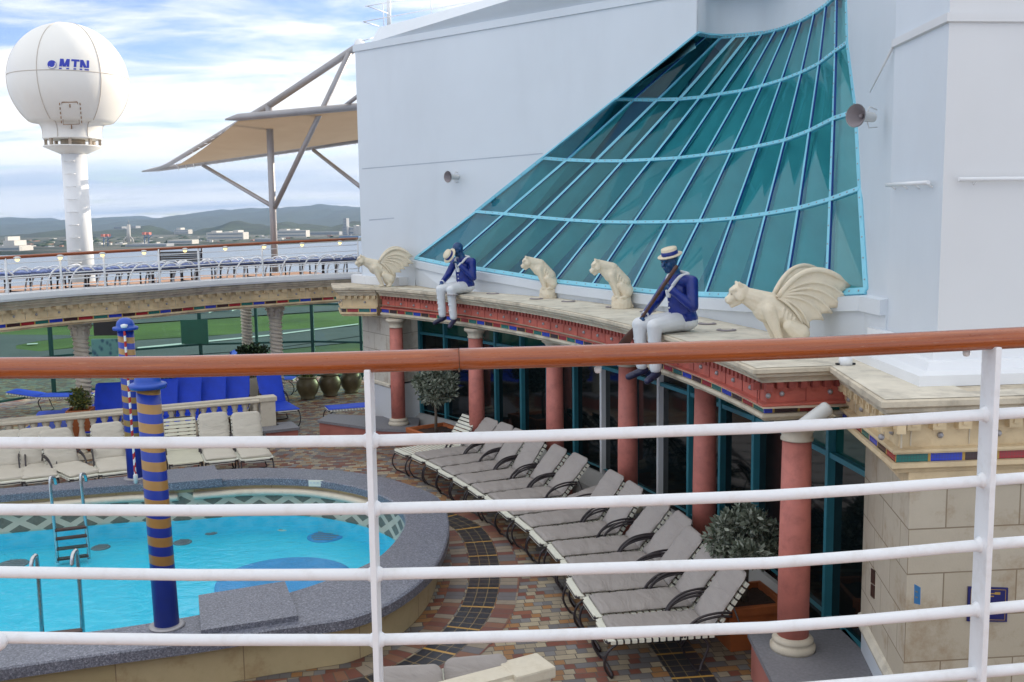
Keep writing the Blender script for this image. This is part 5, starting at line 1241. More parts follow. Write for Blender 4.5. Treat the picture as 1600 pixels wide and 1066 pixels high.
# the mass of small town houses and trees along the far shore
rnd = random.Random(5); mt_ = MB(); mg_ = MB()
for i in range(420):
    px = rnd.uniform(-60, 640); Y0_ = shoreY(px); Yk = Y0_*rnd.uniform(1.01, 1.6)+rnd.uniform(0, 60); u_ = Yk/FPX; c = aty(px, 380, Yk); w_ = rnd.uniform(1.5, 8)*u_; h_ = rnd.uniform(1.0, 3.2)*u_
    if rnd.random() < 0.45: mt_.box((c.x, Yk, SEA+2+h_/2), (w_, 12, h_), rnd.uniform(-0.3, 0.3), rnd.randrange(3))
    else: mg_.ball((c.x, Yk, SEA+2+h_*0.3), (w_*0.9, 14, h_*rnd.uniform(0.8, 1.3)), 6)
tn = mt_.build('shore_town', [CB, CB2, plain('roof_rust', (0.30, 0.17, 0.12), 0.8)]); tn['kind'] = 'stuff'
tn = mg_.build('shore_trees', hillmat('shore_tree_green', (0.01, 0.028, 0.012, 1), (0.04, 0.07, 0.03, 1))); tn['kind'] = 'stuff'
# chimney with splayed feet
Y = shoreY(201); t = thing('harbour_chimney', aty(201, 380, Y), 0, 'tall pale tower with arched splayed feet on the far shore', 'tower')
m = MB(); a, b = aty(201, 378, Y), aty(201, 351, Y); u = Y/FPX; m.tube([a, b], [3.4*u, 2.4*u], 10); m.build('shaft', CB, t, True)
for s_ in (-1, 1):
    m = MB(); m.tube([aty(201+s_*8, 380, Y), aty(201+s_*6.5, 374, Y), aty(201+s_*2.5, 370, Y)], 1.1*u, 6); m.build('foot_arch', CB, t, True)
m = MB(); m.tube([b, aty(201, 344, Y)], 0.5*u, 5); m.build('antenna', CB2, t, True)
CR = plain('crane_red', (0.50, 0.16, 0.12), 0.7)
for k, (px, lb) in enumerate([(162, 'left one of the two striped harbour cranes beside the white mast'), (168.5, 'second striped harbour crane beside the white mast'), (226, 'left one of the two striped harbour cranes by the dark hill'), (232.5, 'right one of the two striped harbour cranes by the dark hill')]):
    Y = shoreY(px)*1.01; y0 = 366 if k < 2 else 363; t = thing('harbour_crane', aty(px, y0+20, Y), 0, lb, 'crane', 'harbour cranes')
    m = MB(); m.tube([aty(px, y0+19, Y), aty(px, y0, Y)], 0.7*u, 5); m.build('leg', BLUE, t, True)
    m = MB(); a, b = aty(px-2, y0+4, Y), aty(px+2, y0, Y); m.box((a+b)/2, (b.x-a.x, 10, b.z-a.z)); m.build('cab', CR, t, True)
    m = MB(); m.tube([aty(px-1, y0+10, Y), aty(px+7, y0+3, Y)], 0.5*u, 5); m.build('boom', BLUE, t, True)
# airport hangars seen through the screen just under the far terrace
HW = plain('hangar_white', (0.62, 0.66, 0.66), 0.7)
for i, (x0, x1, yt, yb, lb) in enumerate([(232, 262, 487, 495, 'small pale airport hangar left of the green board seen through the screen'), (300, 326, 481, 491, 'pale airport hangar above the green board'), (330, 362, 478, 488, 'long pale airport hangar just under the terrace entablature')]):
    p = atz((x0+x1)/2, yb, ZA); t = thing('hangar', p, 0, lb, 'hangar', 'airport hangars'); block(t, x0, x1, yt, yb, p.y, 12, HW, True)
# ------------------------------------------------------------------ haze: the air over the bay
HZ = plain('x', (0, 0, 0)); 
t = NT('haze_air'); t.nt.nodes.remove(t.bsdf); pv = t.n('ShaderNodeVolumePrincipled'); pv.inputs['Color'].default_value = (0.34, 0.50, 0.78, 1); pv.inputs['Density'].default_value = 0.000085; pv.inputs['Anisotropy'].default_value = 0.0
t.l(pv.outputs[0], t.out.inputs['Volume'])
m = MB(); m.box((0, 4300, 130), (19000, 9600, 330)); hz = m.build('haze', t.mat); hz['kind'] = 'stuff'
# ================================================================== LOUNGERS
LW = 0.54
def rounded_cushion(x0, x1, w, th, mi=0, round_end=0.0, nx=16, ny=8, seed=0):
    """cushion in its own plane: rows along x, puffed, its far corners rounded; returns rows of (x,y,z) top and bottom joined"""
    m = MB(); ring = []
    def half(x):
        if round_end and x > x1-round_end:
            d = (x-(x1-round_end))/round_end; return w/2-round_end*(1-math.sqrt(max(0, 1-d*d)))
        return w/2
    rows = []
    xs = [x0+(x1-x0)*(0.5-0.5*math.cos(math.pi*i/nx)) for i in range(nx+1)]
    for x in xs:
        h = max(half(x), 0.02); row = []
        for j in range(ny+1):
            v = -math.cos(math.pi*j/ny); e = 1-abs(v)**6; ex = 1-abs((x-x0)/(x1-x0)*2-1)**14
            row.append(Vector((x, v*h, th*0.45+th*0.55*max(e*ex, 0)**0.5+th*0.20*noise.noise(Vector((x*9, v*2.0, seed)))+th*0.16*noise.noise(Vector((x*24+v*3, v*1.5, seed+3))))))
        for j in range(ny+1):
            v = math.cos(math.pi*j/ny); row.append(Vector((x, v*h, th*0.45-th*0.45*max(1-abs(v)**8, 0)**0.5)))
        rows.append(row)
    m.grid(rows, mi, True, closeu=True); m.face(list(reversed(rows[0])), mi, True); m.face(rows[-1], mi, True)
    return m
def xform(m, M4):
    m.v = [M4 @ v for v in m.v]; return m
def lounger(label, group, ang=50, cover='cushion', mats=None, seed=0, name='sun_lounger', frame=None, strap=None, L0=0.99, back=0.60):
    """foot end at the origin, length along +x"""
    fm = frame or M['bronze_tube']; smt = strap or M['strap_white']; A = R_(ang); hz_ = 0.36
    t = thing(name, (0, 0, 0), 0, label, 'sun lounger', group); hw = LW/2-0.02
    BM = Matrix.Translation((L0, 0, hz_)) @ Matrix.Rotation(-A, 4, 'Y')
    m = MB(); m.tube([(L0+0.15, -hw, hz_), (0.10, -hw, hz_), (0.03, -hw+0.01, hz_-0.012), (0.0, -hw+0.05, hz_-0.015), (0.0, hw-0.05, hz_-0.015), (0.03, hw-0.01, hz_-0.012), (0.10, hw, hz_), (L0+0.15, hw, hz_)], 0.0135, 8)
    m.build('seat_frame', fm, t)
    m = MB(); bw = hw-0.012; m.tube([BM @ Vector(p) for p in [(0, -bw, 0), (back-0.06, -bw, 0), (back-0.02, -bw+0.02, 0), (back, -bw+0.06, 0), (back, bw-0.06, 0), (back-0.02, bw-0.02, 0), (back-0.06, bw, 0), (0, bw, 0)]], 0.0135, 8)
    if ang > 25: m.tube([BM @ Vector((back*0.55, -bw, -0.01)), (L0+back*0.55*math.cos(A)+0.12, -bw, hz_-0.02), (L0+0.15, -hw, hz_)], 0.009, 6); m.tube([BM @ Vector((back*0.55, bw, -0.01)), (L0+back*0.55*math.cos(A)+0.12, bw, hz_-0.02), (L0+0.15, hw, hz_)], 0.009, 6)
    m.build('back_frame', fm, t)
    m = MB(); m.tube(smooth_path([(0.10, -hw, hz_-0.01), (0.0, -hw-0.005, hz_-0.09), (-0.03, -hw, hz_-0.22), (0.03, -hw+0.03, 0.02), (0.06, -hw+0.08, 0.013), (0.06, hw-0.08, 0.013), (0.03, hw-0.03, 0.02), (-0.03, hw, hz_-0.22), (0.0, hw+0.005, hz_-0.09), (0.10, hw, hz_-0.01)], 4), 0.0125, 8); m.build('leg', fm, t)
    m = MB(); m.tube(smooth_path([(L0-0.10, -hw, hz_-0.01), (L0-0.04, -hw-0.005, hz_-0.10), (L0-0.10, -hw, 0.09), (L0-0.13, -hw+0.02, 0.015), (L0-0.13, hw-0.02, 0.015), (L0-0.10, hw, 0.09), (L0-0.04, hw+0.005, hz_-0.10), (L0-0.10, hw, hz_-0.01)], 4), 0.0125, 8); m.build('leg', fm, t)
    if cover != 'blue_far' and ang > 25:
        for s in (-1, 1):
            m = MB()
            for dz in (0.0, -0.034):
                m.tube(smooth_path([(L0-0.30+(0.03 if dz else 0), s*(hw+0.012), hz_), (L0-0.24, s*(hw+0.016), hz_+0.10+dz*0.4), (L0-0.12, s*(hw+0.018), hz_+0.185+dz), (L0+0.05, s*(hw+0.016), hz_+0.215+dz), (L0+0.20*math.cos(A)+0.07, s*(hw+0.004), hz_+0.20+dz)], 5), 0.0125, 8)
            m.build('armrest', fm, t)
    # webbing straps across seat and back
    m = MB(); k = int(L0/0.062)
    for i in range(k):
        x = 0.05+(L0-0.06)*i/(k-1); m.box((x, 0, hz_+0.014), (0.047, LW-0.012, 0.006)); 
        for s in (-1, 1): m.box((x, s*(LW/2-0.004), hz_), (0.047, 0.005, 0.034))
    m.box((0.006, 0, hz_-0.012), (0.030, LW-0.14, 0.044))
    m.box((0.028, 0, hz_+0.012), (0.05, LW-0.03, 0.008))
    m.build('seat_webbing', smt, t)
    m = MB(); k = int(back/0.062)
    for i in range(k):
        x = 0.04+(back-0.08)*i/(k-1); c = BM @ Vector((x, 0, 0.014)); m.box(c, (0.047, LW-0.035, 0.006), BM.to_3x3())
        for s in (-1, 1): m.box(BM @ Vector((x, s*(LW/2-0.016), 0.0)), (0.047, 0.005, 0.034), BM.to_3x3())
    m.build('back_webbing', smt, t)
    if cover == 'cushion':
        cm_ = mats or M['cushion_grey']
        m = rounded_cushion(0.06, L0-0.01, LW-0.05, 0.055, seed=seed, nx=44); xform(m, Matrix.Translation((0, 0, hz_+0.018))); m.build('seat_cushion', cm_, t)
        m = rounded_cushion(0.0, back+0.02, LW-0.05, 0.055, round_end=0.075, seed=seed+5, nx=34); xform(m, BM @ Matrix.Translation((0.03, 0, 0.018))); m.build('back_cushion', cm_, t)
    elif cover == 'sling':
        m = rounded_cushion(0.0, L0, LW-0.01, 0.022, seed=seed, nx=10); xform(m, Matrix.Translation((0, 0, hz_+0.016))); m.build('seat_sling', mats, t)
        m = rounded_cushion(0.0, back+0.02, LW-0.01, 0.022, round_end=0.05, seed=seed, nx=10); xform(m, BM @ Matrix.Translation((0, 0, 0.016))); m.build('back_sling', mats, t)
    return t
def put(proto, first, loc, rz, label):
    if first: proto.location = loc; proto.rotation_euler = (0, 0, rz); proto['label'] = label; return proto
    return copy_tree(proto, loc, rz, label)
# --- the curved row in front of the arcade: slot 0 far ... slot 14 near
GA = 'loungers in the curved row before the arcade'
slat = lounger('white slatted lounger without a cushion at the far end of the curved row', GA, 52, 'none')
protos = [lounger('x', GA, 50+da, 'cushion', seed=sd_) for da, sd_ in ((0, 1), (3, 11), (-3, 23), (5, 37), (1, 41))]
flat = lounger('grey cushioned lounger with its back folded low amid the curved row', GA, 14, 'cushion', seed=31)
used = [False]*5
aF, aN = R_(32.8), R_(7.6)
order_lab = {1: 'grey cushioned lounger right beside the white slatted one at the far end', 14: 'grey cushioned lounger nearest the camera at the near end of the curved row', 8: 'grey cushioned lounger just on the near side of the one with the low back', 6: 'grey cushioned lounger just on the far side of the one with the low back'}
for i in range(15):
    a = aF+(aN-aF)*i/14; jit = random.uniform(-0.045, 0.045); rz = a+random.uniform(-0.03, 0.03)
    if i == 12: jit = -0.06
    p = polar(17.94+jit, a+ (0.0))
    if i == 0: slat.location = (*p, 0.004); slat.rotation_euler = (0, 0, rz); continue
    if i == 7: flat.location = (*p, 0.004); flat.rotation_euler = (0, 0, rz); continue
    k = (i*2) % 5
    if i in order_lab: lb = order_lab[i]
    elif i < 6: lb = 'grey cushioned lounger, %s after the white slatted one in the curved row' % ORD[i-1]
    else: lb = 'grey cushioned lounger, %s from the near end of the curved row' % ORD[14-i]
    put(protos[k], not used[k], (*p, 0.004), rz, lb); used[k] = True
# --- two at the bottom edge, seen from above and behind a pale balustrade
for (px, py), lb, rz in (((640, 1052), 'grey cushioned lounger at the bottom edge beside the railing post', R_(95)), ((742, 1037), 'grey cushioned lounger at the bottom edge next to the pale stone balustrade', R_(100))):
    p = atz(px, py, 0.84); c = copy_tree(protos[1], (0, 0, 0), 0, lb); c['group'] = 'loungers at the bottom edge'
    hd = Vector((0.99+0.60*math.cos(R_(52)), 0, 0)); hd.rotate(Matrix.Rotation(rz, 3, 'Z')); c.rotation_euler = (0, 0, rz); c.location = (p.x-hd.x, p.y-hd.y, 0.004)
# --- cream row in front of the far balustrade, foot towards the pool
GC = 'cream loungers in front of the balustrade'
cr = [lounger('x', GC, 57+da, 'cushion', M['cushion_cream'], seed=s_) for da, s_ in ((0, 3), (4, 13))]
crs = lounger('slatted cream lounger without a cushion beside the striped poles', GC, 62, 'none', strap=plain('strap_cream', (0.66, 0.64, 0.50), 0.5, 0.05, 8))
cu = [False, False]
CL = [(12, 752, 0.0, 'cream cushioned lounger cut by the left edge of the view'), (63, 748, 0.02, 'cream cushioned lounger, second from the left edge'), (137, 743, -0.5, 'cream cushioned lounger turned askew in the row'), (182, 738, 0.0, 'cream cushioned lounger just left of the striped poles'), (291, 722, -0.22, None), (347, 719, -0.22, 'cream cushioned lounger between the slatted one and the row end'), (402, 716, -0.25, 'cream cushioned lounger at the right end beside the balustrade pier')]
for i, (px, py, da, lb) in enumerate(CL):
    p = atz(px, py+3, 0.36); rz = R_(117)
    if px > 250: rz = R_(112)
    elif i == 2: rz = R_(134)
    if lb is None: crs.location = (p.x, p.y, 0.004); crs.rotation_euler = (0, 0, rz); continue
    k = i % 2; put(cr[k], not cu[k], (p.x, p.y, 0.004), rz, lb); cu[k] = True
# --- blue row behind the balustrade
GB = 'blue loungers behind the balustrade'
blf = lounger('x', GB, 9, 'sling', M['sling_blue'], L0=1.12, back=0.70)
bl = lounger('x', GB, 60, 'sling', M['sling_blue'], L0=1.12, back=0.80); b1st = True
BLs = [(20, 655, 17.9, 'flat blue lounger seen through the balusters near the left edge'), (62, 652, 18.2, 'flat blue lounger behind the balusters, second from the left edge'), (112, 648, 18.6, 'flat blue lounger behind the balusters in front of the small potted plant'), (172, 606, 19.6, 'blue lounger standing alone beside the left twisted column'), (258, 601, 20.0, 'blue lounger partly hidden behind the striped poles'), (295, 597, 20.3, 'blue lounger right of the striped poles, third from the urns end'), (334, 594, 20.7, 'blue lounger in the middle right of the blue row, second of four'), (371, 592, 21.1, 'blue lounger next to the one at the right end of the row'), (418, 588, 21.4, 'blue lounger at the right end of the row beside the twisted column')]
for i, (px, py, Y, lb) in enumerate(BLs):
    p = aty(px, py, Y); rz = R_(100 if px < 400 else 118); 
    hd = Vector((1.12+0.80*math.cos(R_(60)), 0, 0)); hd.rotate(Matrix.Rotation(rz, 3, 'Z'))
    if i < 3:
        c = blf if i == 0 else copy_tree(blf, (0, 0, 0), 0); c.location = (p.x+0.3, p.y+0.1, 0.004); c.rotation_euler = (0, 0, R_(104)); c['label'] = lb; continue
    c = bl if b1st else copy_tree(bl, (0, 0, 0), 0); b1st = False; c.location = (p.x-hd.x, p.y-hd.y, 0.004); c.rotation_euler = (0, 0, rz); c['label'] = lb
for (px, py, Y, rz, lb) in ((584, 600, 20.6, 20, 'blue lounger half hidden behind the far plinth and railing post'), (72, 600, 22.3, 178, 'flat blue lounger under the terrace at far left'), (395, 545, 24.3, 180, 'blue lounger beyond the dark potted shrub')):
    p = aty(px, py, Y); c = copy_tree(blf if px == 72 else bl, (p.x-1.0*math.cos(R_(rz)), p.y-1.0*math.sin(R_(rz)), 0.004), R_(rz), lb); c['group'] = 'other blue loungers'
# --- terrace loungers, white arched frames with blue covers
def terrace_lounger():
    t = thing('deck_lounger', (0, 0, 0), 0, 'x', 'sun lounger', 'white framed loungers on the far terrace'); w = 0.31
    m = MB()
    for s in (-1, 1): m.tube([(0, s*w, 0.30), (1.9, s*w, 0.30)], 0.016, 6)
    m.tube([(0, -w, 0.3), (0, w, 0.3)], 0.016, 6); m.tube([(1.9, -w, 0.3), (1.9, w, 0.3)], 0.016, 6); m.build('frame', M['white_paint'], t)
    for x in (0.35, 1.45):
        for s in (-1, 1): m = MB(); m.tube(smooth_path([(x-0.22, s*(w+.02), 0.0), (x-0.17, s*(w+.02), 0.22), (x-0.05, s*(w+.02), 0.40), (x+0.14, s*(w+.02), 0.45), (x+0.28, s*(w+.02), 0.36)], 4), 0.016, 6); m.build('armrest', M['white_paint'], t)
    for x in (0.15, 1.75):
        m = MB(); m.tube([(x, -w, 0.3), (x, -w, 0.0)], 0.016, 6); m.tube([(x, w, 0.3), (x, w, 0.0)], 0.016, 6); m.tube([(x, -w, 0.02), (x, w, 0.02)], 0.012, 6); m.build('leg', M['bronze_tube'], t)
    m = rounded_cushion(0.02, 1.88, 0.60, 0.05, nx=12); xform(m, Matrix.Translation((0, 0, 0.32))); m.build('mattress', plain('navy_cover', (0.05, 0.07, 0.16), 0.7, 0.3, 6), t)
    m = MB()
    for x in (0.3, 0.62, 0.94, 1.26, 1.58): m.box((x, 0, 0.385), (0.12, 0.55, 0.03), None, 0, 0.01)
    m.build('rolled_straps', plain('blue_white_towel', (0.22, 0.28, 0.52), 0.7, 0.25, 30), t)
    return t
tl = terrace_lounger(); tf = True
for i, px in enumerate([-12, 28, 72, 116, 160, 204, 245, 288, 330, 372, 408, 452, 496, 534]):
    q = rail_pt(px); w0 = rail_pt(px+12); d = Vector((w0[0]-q[0], w0[1]-q[1])).normalized(); n = Vector((-d.y, d.x)); rz = math.atan2(d.y, d.x)
    off = 0.75+0.12*(i % 3); lb = 'white framed blue lounger on the far terrace, %s from the left' % ORD[i]
    c = tl if tf else copy_tree(tl, (0, 0, 0), 0); tf = False
    c.location = (q[0]+n.x*off, q[1]+n.y*off, 2.99); c.rotation_euler = (0, 0, rz+random.uniform(-0.12, 0.12)); c['label'] = lb
    if i == 7: continue
p = aty(283, 418, rail_pt(280)[1]+1.6); t = thing('tilted_panel', p, R_(20), 'dark slatted panel propped up among the terrace loungers', 'panel'); m = MB()
for k in range(7): m.box((0, -0.04*k, 0.06+0.045*k), (0.85, 0.035, 0.02), Matrix.Rotation(R_(35), 3, 'X'))
m.build('slats', M['black'], t); m = MB()
for s in (-1, 1): m.tube([(s*.42, 0.02, 0.04), (s*.42, -0.30, 0.40)], 0.018, 6)
m.build('frame', M['bronze_tube'], t)

# ================================================================== BALUSTRADES
def balustrade(name, a, b, h, label, n, pier=True, width=0.20):
    d = Vector((b[0]-a[0], b[1]-a[1], 0)); L_ = d.length; rz = math.atan2(d.y, d.x); t = thing(name, (a[0], a[1], 0.004), rz, label, 'balustrade')
    m = MB(); m.box((L_/2, 0, 0.06), (L_, width*0.95, 0.11), None, 0, 0.01); m.build('base', M['stone_cream'], t)
    m = MB(); sweep(m, [(0, 0), (L_, 0)], [(-width/2, h-0.10), (-width/2-0.015, h-0.085), (-width/2-0.015, h-0.05), (-width/2+0.01, h-0.03), (-width/2+0.01, h), (width/2-0.01, h), (width/2-0.01, h-0.03), (width/2+0.015, h-0.05), (width/2+0.015, h-0.085), (width/2, h-0.10), (-width/2, h-0.10)], caps=True); m.build('top_rail', M['stone_cream'], t)
    for i in range(n):
        x = L_*(i+0.5)/n; k = (h-0.21)/0.6; m = MB()
        m.lathe([(0.07, 0), (0.07, 0.04*k), (0.045, 0.06*k), (0.055, 0.09*k), (0.085, 0.17*k), (0.08, 0.24*k), (0.045, 0.38*k), (0.038, 0.45*k), (0.055, 0.47*k), (0.04, 0.50*k), (0.065, 0.55*k), (0.065, 0.6*k)], (x, 0, 0.112), 14); m.build('baluster', M['stone_cream'], t)
    if pier: m = MB(); m.box((L_+0.13, 0, h/2-0.03), (0.28, width*1.2, h-0.08), None, 0, 0.01); m.box((L_+0.13, 0, h-0.04), (0.34, width*1.45, 0.09), None, 0, 0.015); m.build('pier', M['stone_cream'], t)
    return t
bA, bB = atz(-60, 663, 0.86), atz(404, 622, 0.86)
balustrade('balustrade', (bA.x, bA.y+0.1), (bB.x, bB.y+0.1), 0.86, 'cream stone balustrade between the cream and the blue loungers', 26)
bd = (bB-bA); bd.z = 0; bd.normalize(); bn = Vector((-bd.y, bd.x, 0))
def loc2(s, o): c = bA+Vector((0, 0.1, 0))+bd*s+bn*o; return (c.x, c.y)
L_b = (bB-bA).length
plinth([loc2(L_b-0.6, -0.55), loc2(L_b+0.62, -0.55), loc2(L_b+0.62, 0.12), loc2(L_b+0.32, 0.12), loc2(L_b+.32, -0.13), loc2(L_b-.6, -0.13)], 0.30, 'low red sided plinth at the foot of the balustrade pier')
c0 = atz(690, 1075, 0.85); c1 = atz(800, 1046, 0.85); 
balustrade('balustrade', (c0.x-1.0, c0.y-0.55), (c1.x, c1.y), 0.85, 'pale stone balustrade end poking in at the bottom edge', 7)

# ================================================================== POLES AND ROPES
def mooring_pole(base, top, rr, label):
    b = base; h = top.z-b.z; t = thing('striped_pole', b, 0, label, 'pole', 'blue and gold striped poles'); lean = Vector((top.x-b.x, top.y-b.y, 0))
    m = MB(); m.tube([Vector((0, 0, 0))+lean*0, Vector((lean.x*0.5, 0, h*0.5)), Vector((lean.x, 0, h))], [rr*1.04, rr, rr*0.97], 28); m.build('shaft', M['stripe_pole'], t)
    m = MB(); m.lathe([(rr*1.5, 0), (rr*1.5, 0.012), (rr*1.3, 0.022), (rr*1.05, 0.024)], (0, 0, 0), 28); m.build('flange', M['grey_metal'], t)
    k = rr; m = MB(); m.lathe([(0, h-0.02), (k*1.45, h-0.015), (k*1.55, h+k*0.12), (k*1.45, h+k*0.27), (k*1.1, h+k*0.30), (k*1.08, h+k*0.55), (k*0.95, h+k*0.95), (k*0.65, h+k*1.25), (k*0.3, h+k*1.38), (0, h+k*1.4)], (lean.x, 0, 0), 28); m.build('cap', M['pole_blue'], t)
    return t
b = atz(261, 978, ZC); mooring_pole(b, aty(231, 604, b.y), 0.108, 'near blue and gold striped pole standing on the granite rim in front')
b2 = atz(213, 747, ZC); mooring_pole(b2, aty(196, 514, b2.y), 0.117, 'far blue and gold striped pole standing on the far granite rim')
def rope(p, q, label, r=0.018):
    t = thing('striped_rope', p, 0, label, 'rope'); d = q-p; m = MB(); m.tube([d*(i/24) for i in range(25)], r, 8); m.build('cord', M['barber'], t); m = MB(); m.lathe([(0.03, -0.02), (0.034, 0.10), (0.02, 0.12)], (0, 0, 0), 10); m.build('end_fitting', M['speaker_grey'], t)
    m = MB(); m.lathe([(0.0, -0.02), (0.045, -0.01), (0.05, 0.03), (0.0, 0.045)], d, 10); m.build('top_lamp', M['white_paint'], t)
rope(atz(215, 750, ZC+0.02)+Vector((0.02, -0.12, 0)), aty(194, 511, b2.y-0.14), 'red and white twisted cord leaning against the far striped pole')

# ================================================================== POOL LADDERS, DRAINS, PLATES
def pool_ladder(pts, label, steps, depth=0.0):
    A, B = pts; t = thing('pool_ladder', (A[0].x, A[0].y, ZW), 0, label, 'pool ladder')
    for P_ in (A, B):
        m = MB(); m.tube(smooth_path(P_, 5), 0.022, 10); m.build('rail', M['steel'], t, True)
    for z in steps:
        m = MB(); fa = lambda P_: P_[-2].lerp(P_[-1], (P_[-2].z-z)/(P_[-2].z-P_[-1].z)); a, b = fa(A), fa(B); d = (b-a); m.box((a+b)/2+Vector((0, 0, 0)), (d.length, 0.09, 0.025), math.atan2(d.y, d.x)); m.build('step', M['oar_wood'], t, True)
    return t
def lad(px_top, px_bot, Y, out): # rises from water, bends over the rim
    a = aty(*px_top, Y); b = aty(*px_bot, Y); return [a+Vector((0, out, -0.12)), a+Vector((0, out*0.8, -0.03)), a+Vector((0, out*0.35, 0.0)), a+Vector((0, 0, -0.08)), b, b-Vector((0, 0, 0.24))]
Yf = atz(90, 853, ZW).y
pool_ladder((lad((78, 748), (88, 852), Yf-0.02, 0.16), lad((126, 743), (137, 846), Yf+0.12, 0.16)), 'steel pool ladder with dark steps on the far pool wall', [0.16, 0.04, -0.10, -0.24])
Yn = atz(95, 968, 0.2).y-0.2
pool_ladder((lad((57, 868), (66, 990), Yn-0.0, -0.13), lad((120, 860), (129, 978), Yn+0.1, -0.13)), 'steel pool ladder rails on the near side of the pool', [0.12, -0.1])
for i, (px, py, r, mt, lb) in enumerate([(508, 836, 0.26, M['basin_dark'], 'round grey drain grille under the water at the round end'), (443, 824, 0.10, M['strap_white'], 'small pale round pool lamp under the water'), (285, 845, 0.13, M['grey_top'], 'dark motif on the pool floor right of the far ladder'), (157, 853, 0.13, M['grey_top'], 'dark motif on the pool floor beside the far ladder'), (20, 879, 0.2, M['grey_top'], 'dark motif on the pool floor near the left edge'), (330, 830, 0.10, M['grey_top'], 'small dark motif on the pool floor behind the near pole'), (408, 821, 0.09, M['grey_top'], 'small dark fitting under the water near the far wall')]):
    p = atz(px, py, zb+0.03); m = MB(); m.lathe([(r, 0), (r, 0.010), (r*0.85, 0.016), (0, 0.016)], (0, 0, 0), 20); t = thing('pool_drain', (p.x, p.y, zb), 0, lb, 'pool fitting'); m.build('rim', mt, t)
    m = MB()
    for k in range(5): m.box((0, (k-2)*r*0.33, 0.018), (r*1.5*math.cos((k-2)*0.4), r*0.1, 0.010))
    m.build('grille', M['speaker_dark'], t)
p = atz(445, 912, zb); m = MB(); m.lathe([(0.85, 0), (0.85, 0.05), (0.8, 0.06), (0, 0.06)], (0, 0, 0), 40); tag(m.build('pool_step', M['basin_dark']), 'round dark blue step on the pool floor at the near side', 'pool step').location = (p.x, p.y, zb)
a = atz(482, 749, ZC); t = thing('depth_plate', atz(499, 757, ZC-0.04), 0, 'small white plate on the inner edge of the far granite rim', 'plate'); m = MB(); A_, B_ = aty(482, 750, a.y-0.03), aty(517, 761, a.y-0.09); m.box((A_+B_)/2, (B_.x-A_.x, 0.012, 0.095), R_(-8), 0, 0.003); m.build('plate', M['strap_white'], t, True)
m = MB()
for k in range(6): m.box(A_.lerp(B_, 0.12+k*0.15)+Vector((0, -0.005, 0.012)) if False else Vector((A_.x+(B_.x-A_.x)*(0.12+k*0.15), (A_.y+B_.y)/2-0.012, (A_.z+B_.z)/2+0.012)), (0.03, 0.004, 0.022), R_(-8))
m.build('worn_marks', M['speaker_grey'], t, True)

# ================================================================== PLANTERS
def leaf_crown(center, rad, n, mat, parent, size=0.05, seed=1, name='crown', squash=0.85):
    rnd = random.Random(seed); m = MB(); clumps = []
    for i in range(26):
        while True:
            v = Vector((rnd.uniform(-1, 1), rnd.uniform(-1, 1), rnd.uniform(-1, 1)))
            if 0.35 < v.length < 1: break
        clumps.append((v*0.78, rnd.uniform(0.22, 0.36)))
    for i in range(n):
        c, cr_ = clumps[rnd.randrange(len(clumps))]
        v = Vector((rnd.gauss(0, 1), rnd.gauss(0, 1), rnd.gauss(0, 1))).normalized()*cr_*rnd.random()**0.4
        q = c+v; p = center+Vector((q.x*rad, q.y*rad, q.z*rad*squash))
        d = (v.normalized()*0.8+Vector((rnd.gauss(0, .5), rnd.gauss(0, .5), rnd.gauss(0.3, .5)))).normalized(); s = d.orthogonal().normalized(); s.rotate(Matrix.Rotation(rnd.uniform(0, 6.3), 3, d)); L_ = size*rnd.uniform(0.7, 1.4); w = L_*0.21
        m.face([p, p+d*L_*0.5+s*w, p+d*L_, p+d*L_*0.5-s*w])
    return m.build(name, mat, parent, merge=False, recalc=False)
def box_planter(name, loc, rz, w, h, label, crown_c, rad, nleaf, leafm, seed, trunk=True, size=0.06):
    t = thing(name, loc, rz, label, 'potted tree' if trunk else 'potted plant'); m = MB()
    a, b = w/2*0.86, w/2; P_ = lambda r, z: [(-r, -r, z), (r, -r, z), (r, r, z), (-r, r, z)]
    R0 = [[Vector(v) for v in P_(r, z)] for r, z in ((a, 0), (b*0.96, h-0.09), (b*1.06, h-0.085), (b*1.08, h-0.01), (b*1.06, h), (b*0.93, h), (b*0.9, h-0.06))]
    m.grid(R0, 0, False, closeu=True); m.face(list(reversed(R0[0]))); m.build('pot', M['terracotta'], t)
    m = MB(); rows = [[Vector((-b*0.9+b*1.8*i/10, -b*0.9+b*1.8*j/10, h-0.055+0.03*noise.noise(Vector((i*.7, j*.7, seed))))) for i in range(11)] for j in range(11)]; m.grid(rows); m.build('soil', M['soil'], t)
    if trunk:
        m = MB(); m.tube([(0, 0, h-0.08), (0.02, 0.01, h+0.25), (-0.01, 0.0, crown_c[2]-rad*0.5)], [0.032, 0.026, 0.022], 8)
        rnd = random.Random(seed)
        for k in range(7): 
            a_ = k*0.9; d = Vector((math.cos(a_)*rad*0.6, math.sin(a_)*rad*0.6, rad*rnd.uniform(0.0, 0.6))); m.tube([(-0.01, 0, crown_c[2]-rad*0.55), Vector(crown_c)+d*0.5, Vector(crown_c)+d], [0.016, 0.010, 0.004], 5)
        m.build('trunk', M['bark'], t)
    leaf_crown(Vector(crown_c), rad, nleaf, leafm, t, size, seed)
    return t
p = atz(1172, 990, 0.0); box_planter('olive_tree', (2.28, 9.52, 0.004), R_(12), 0.60, 0.46, 'grey green olive tree in a square terracotta pot behind the nearest loungers', (0.02, 0, 1.02), 0.40, 5200, M['olive_leaf'], 4, True, 0.066)
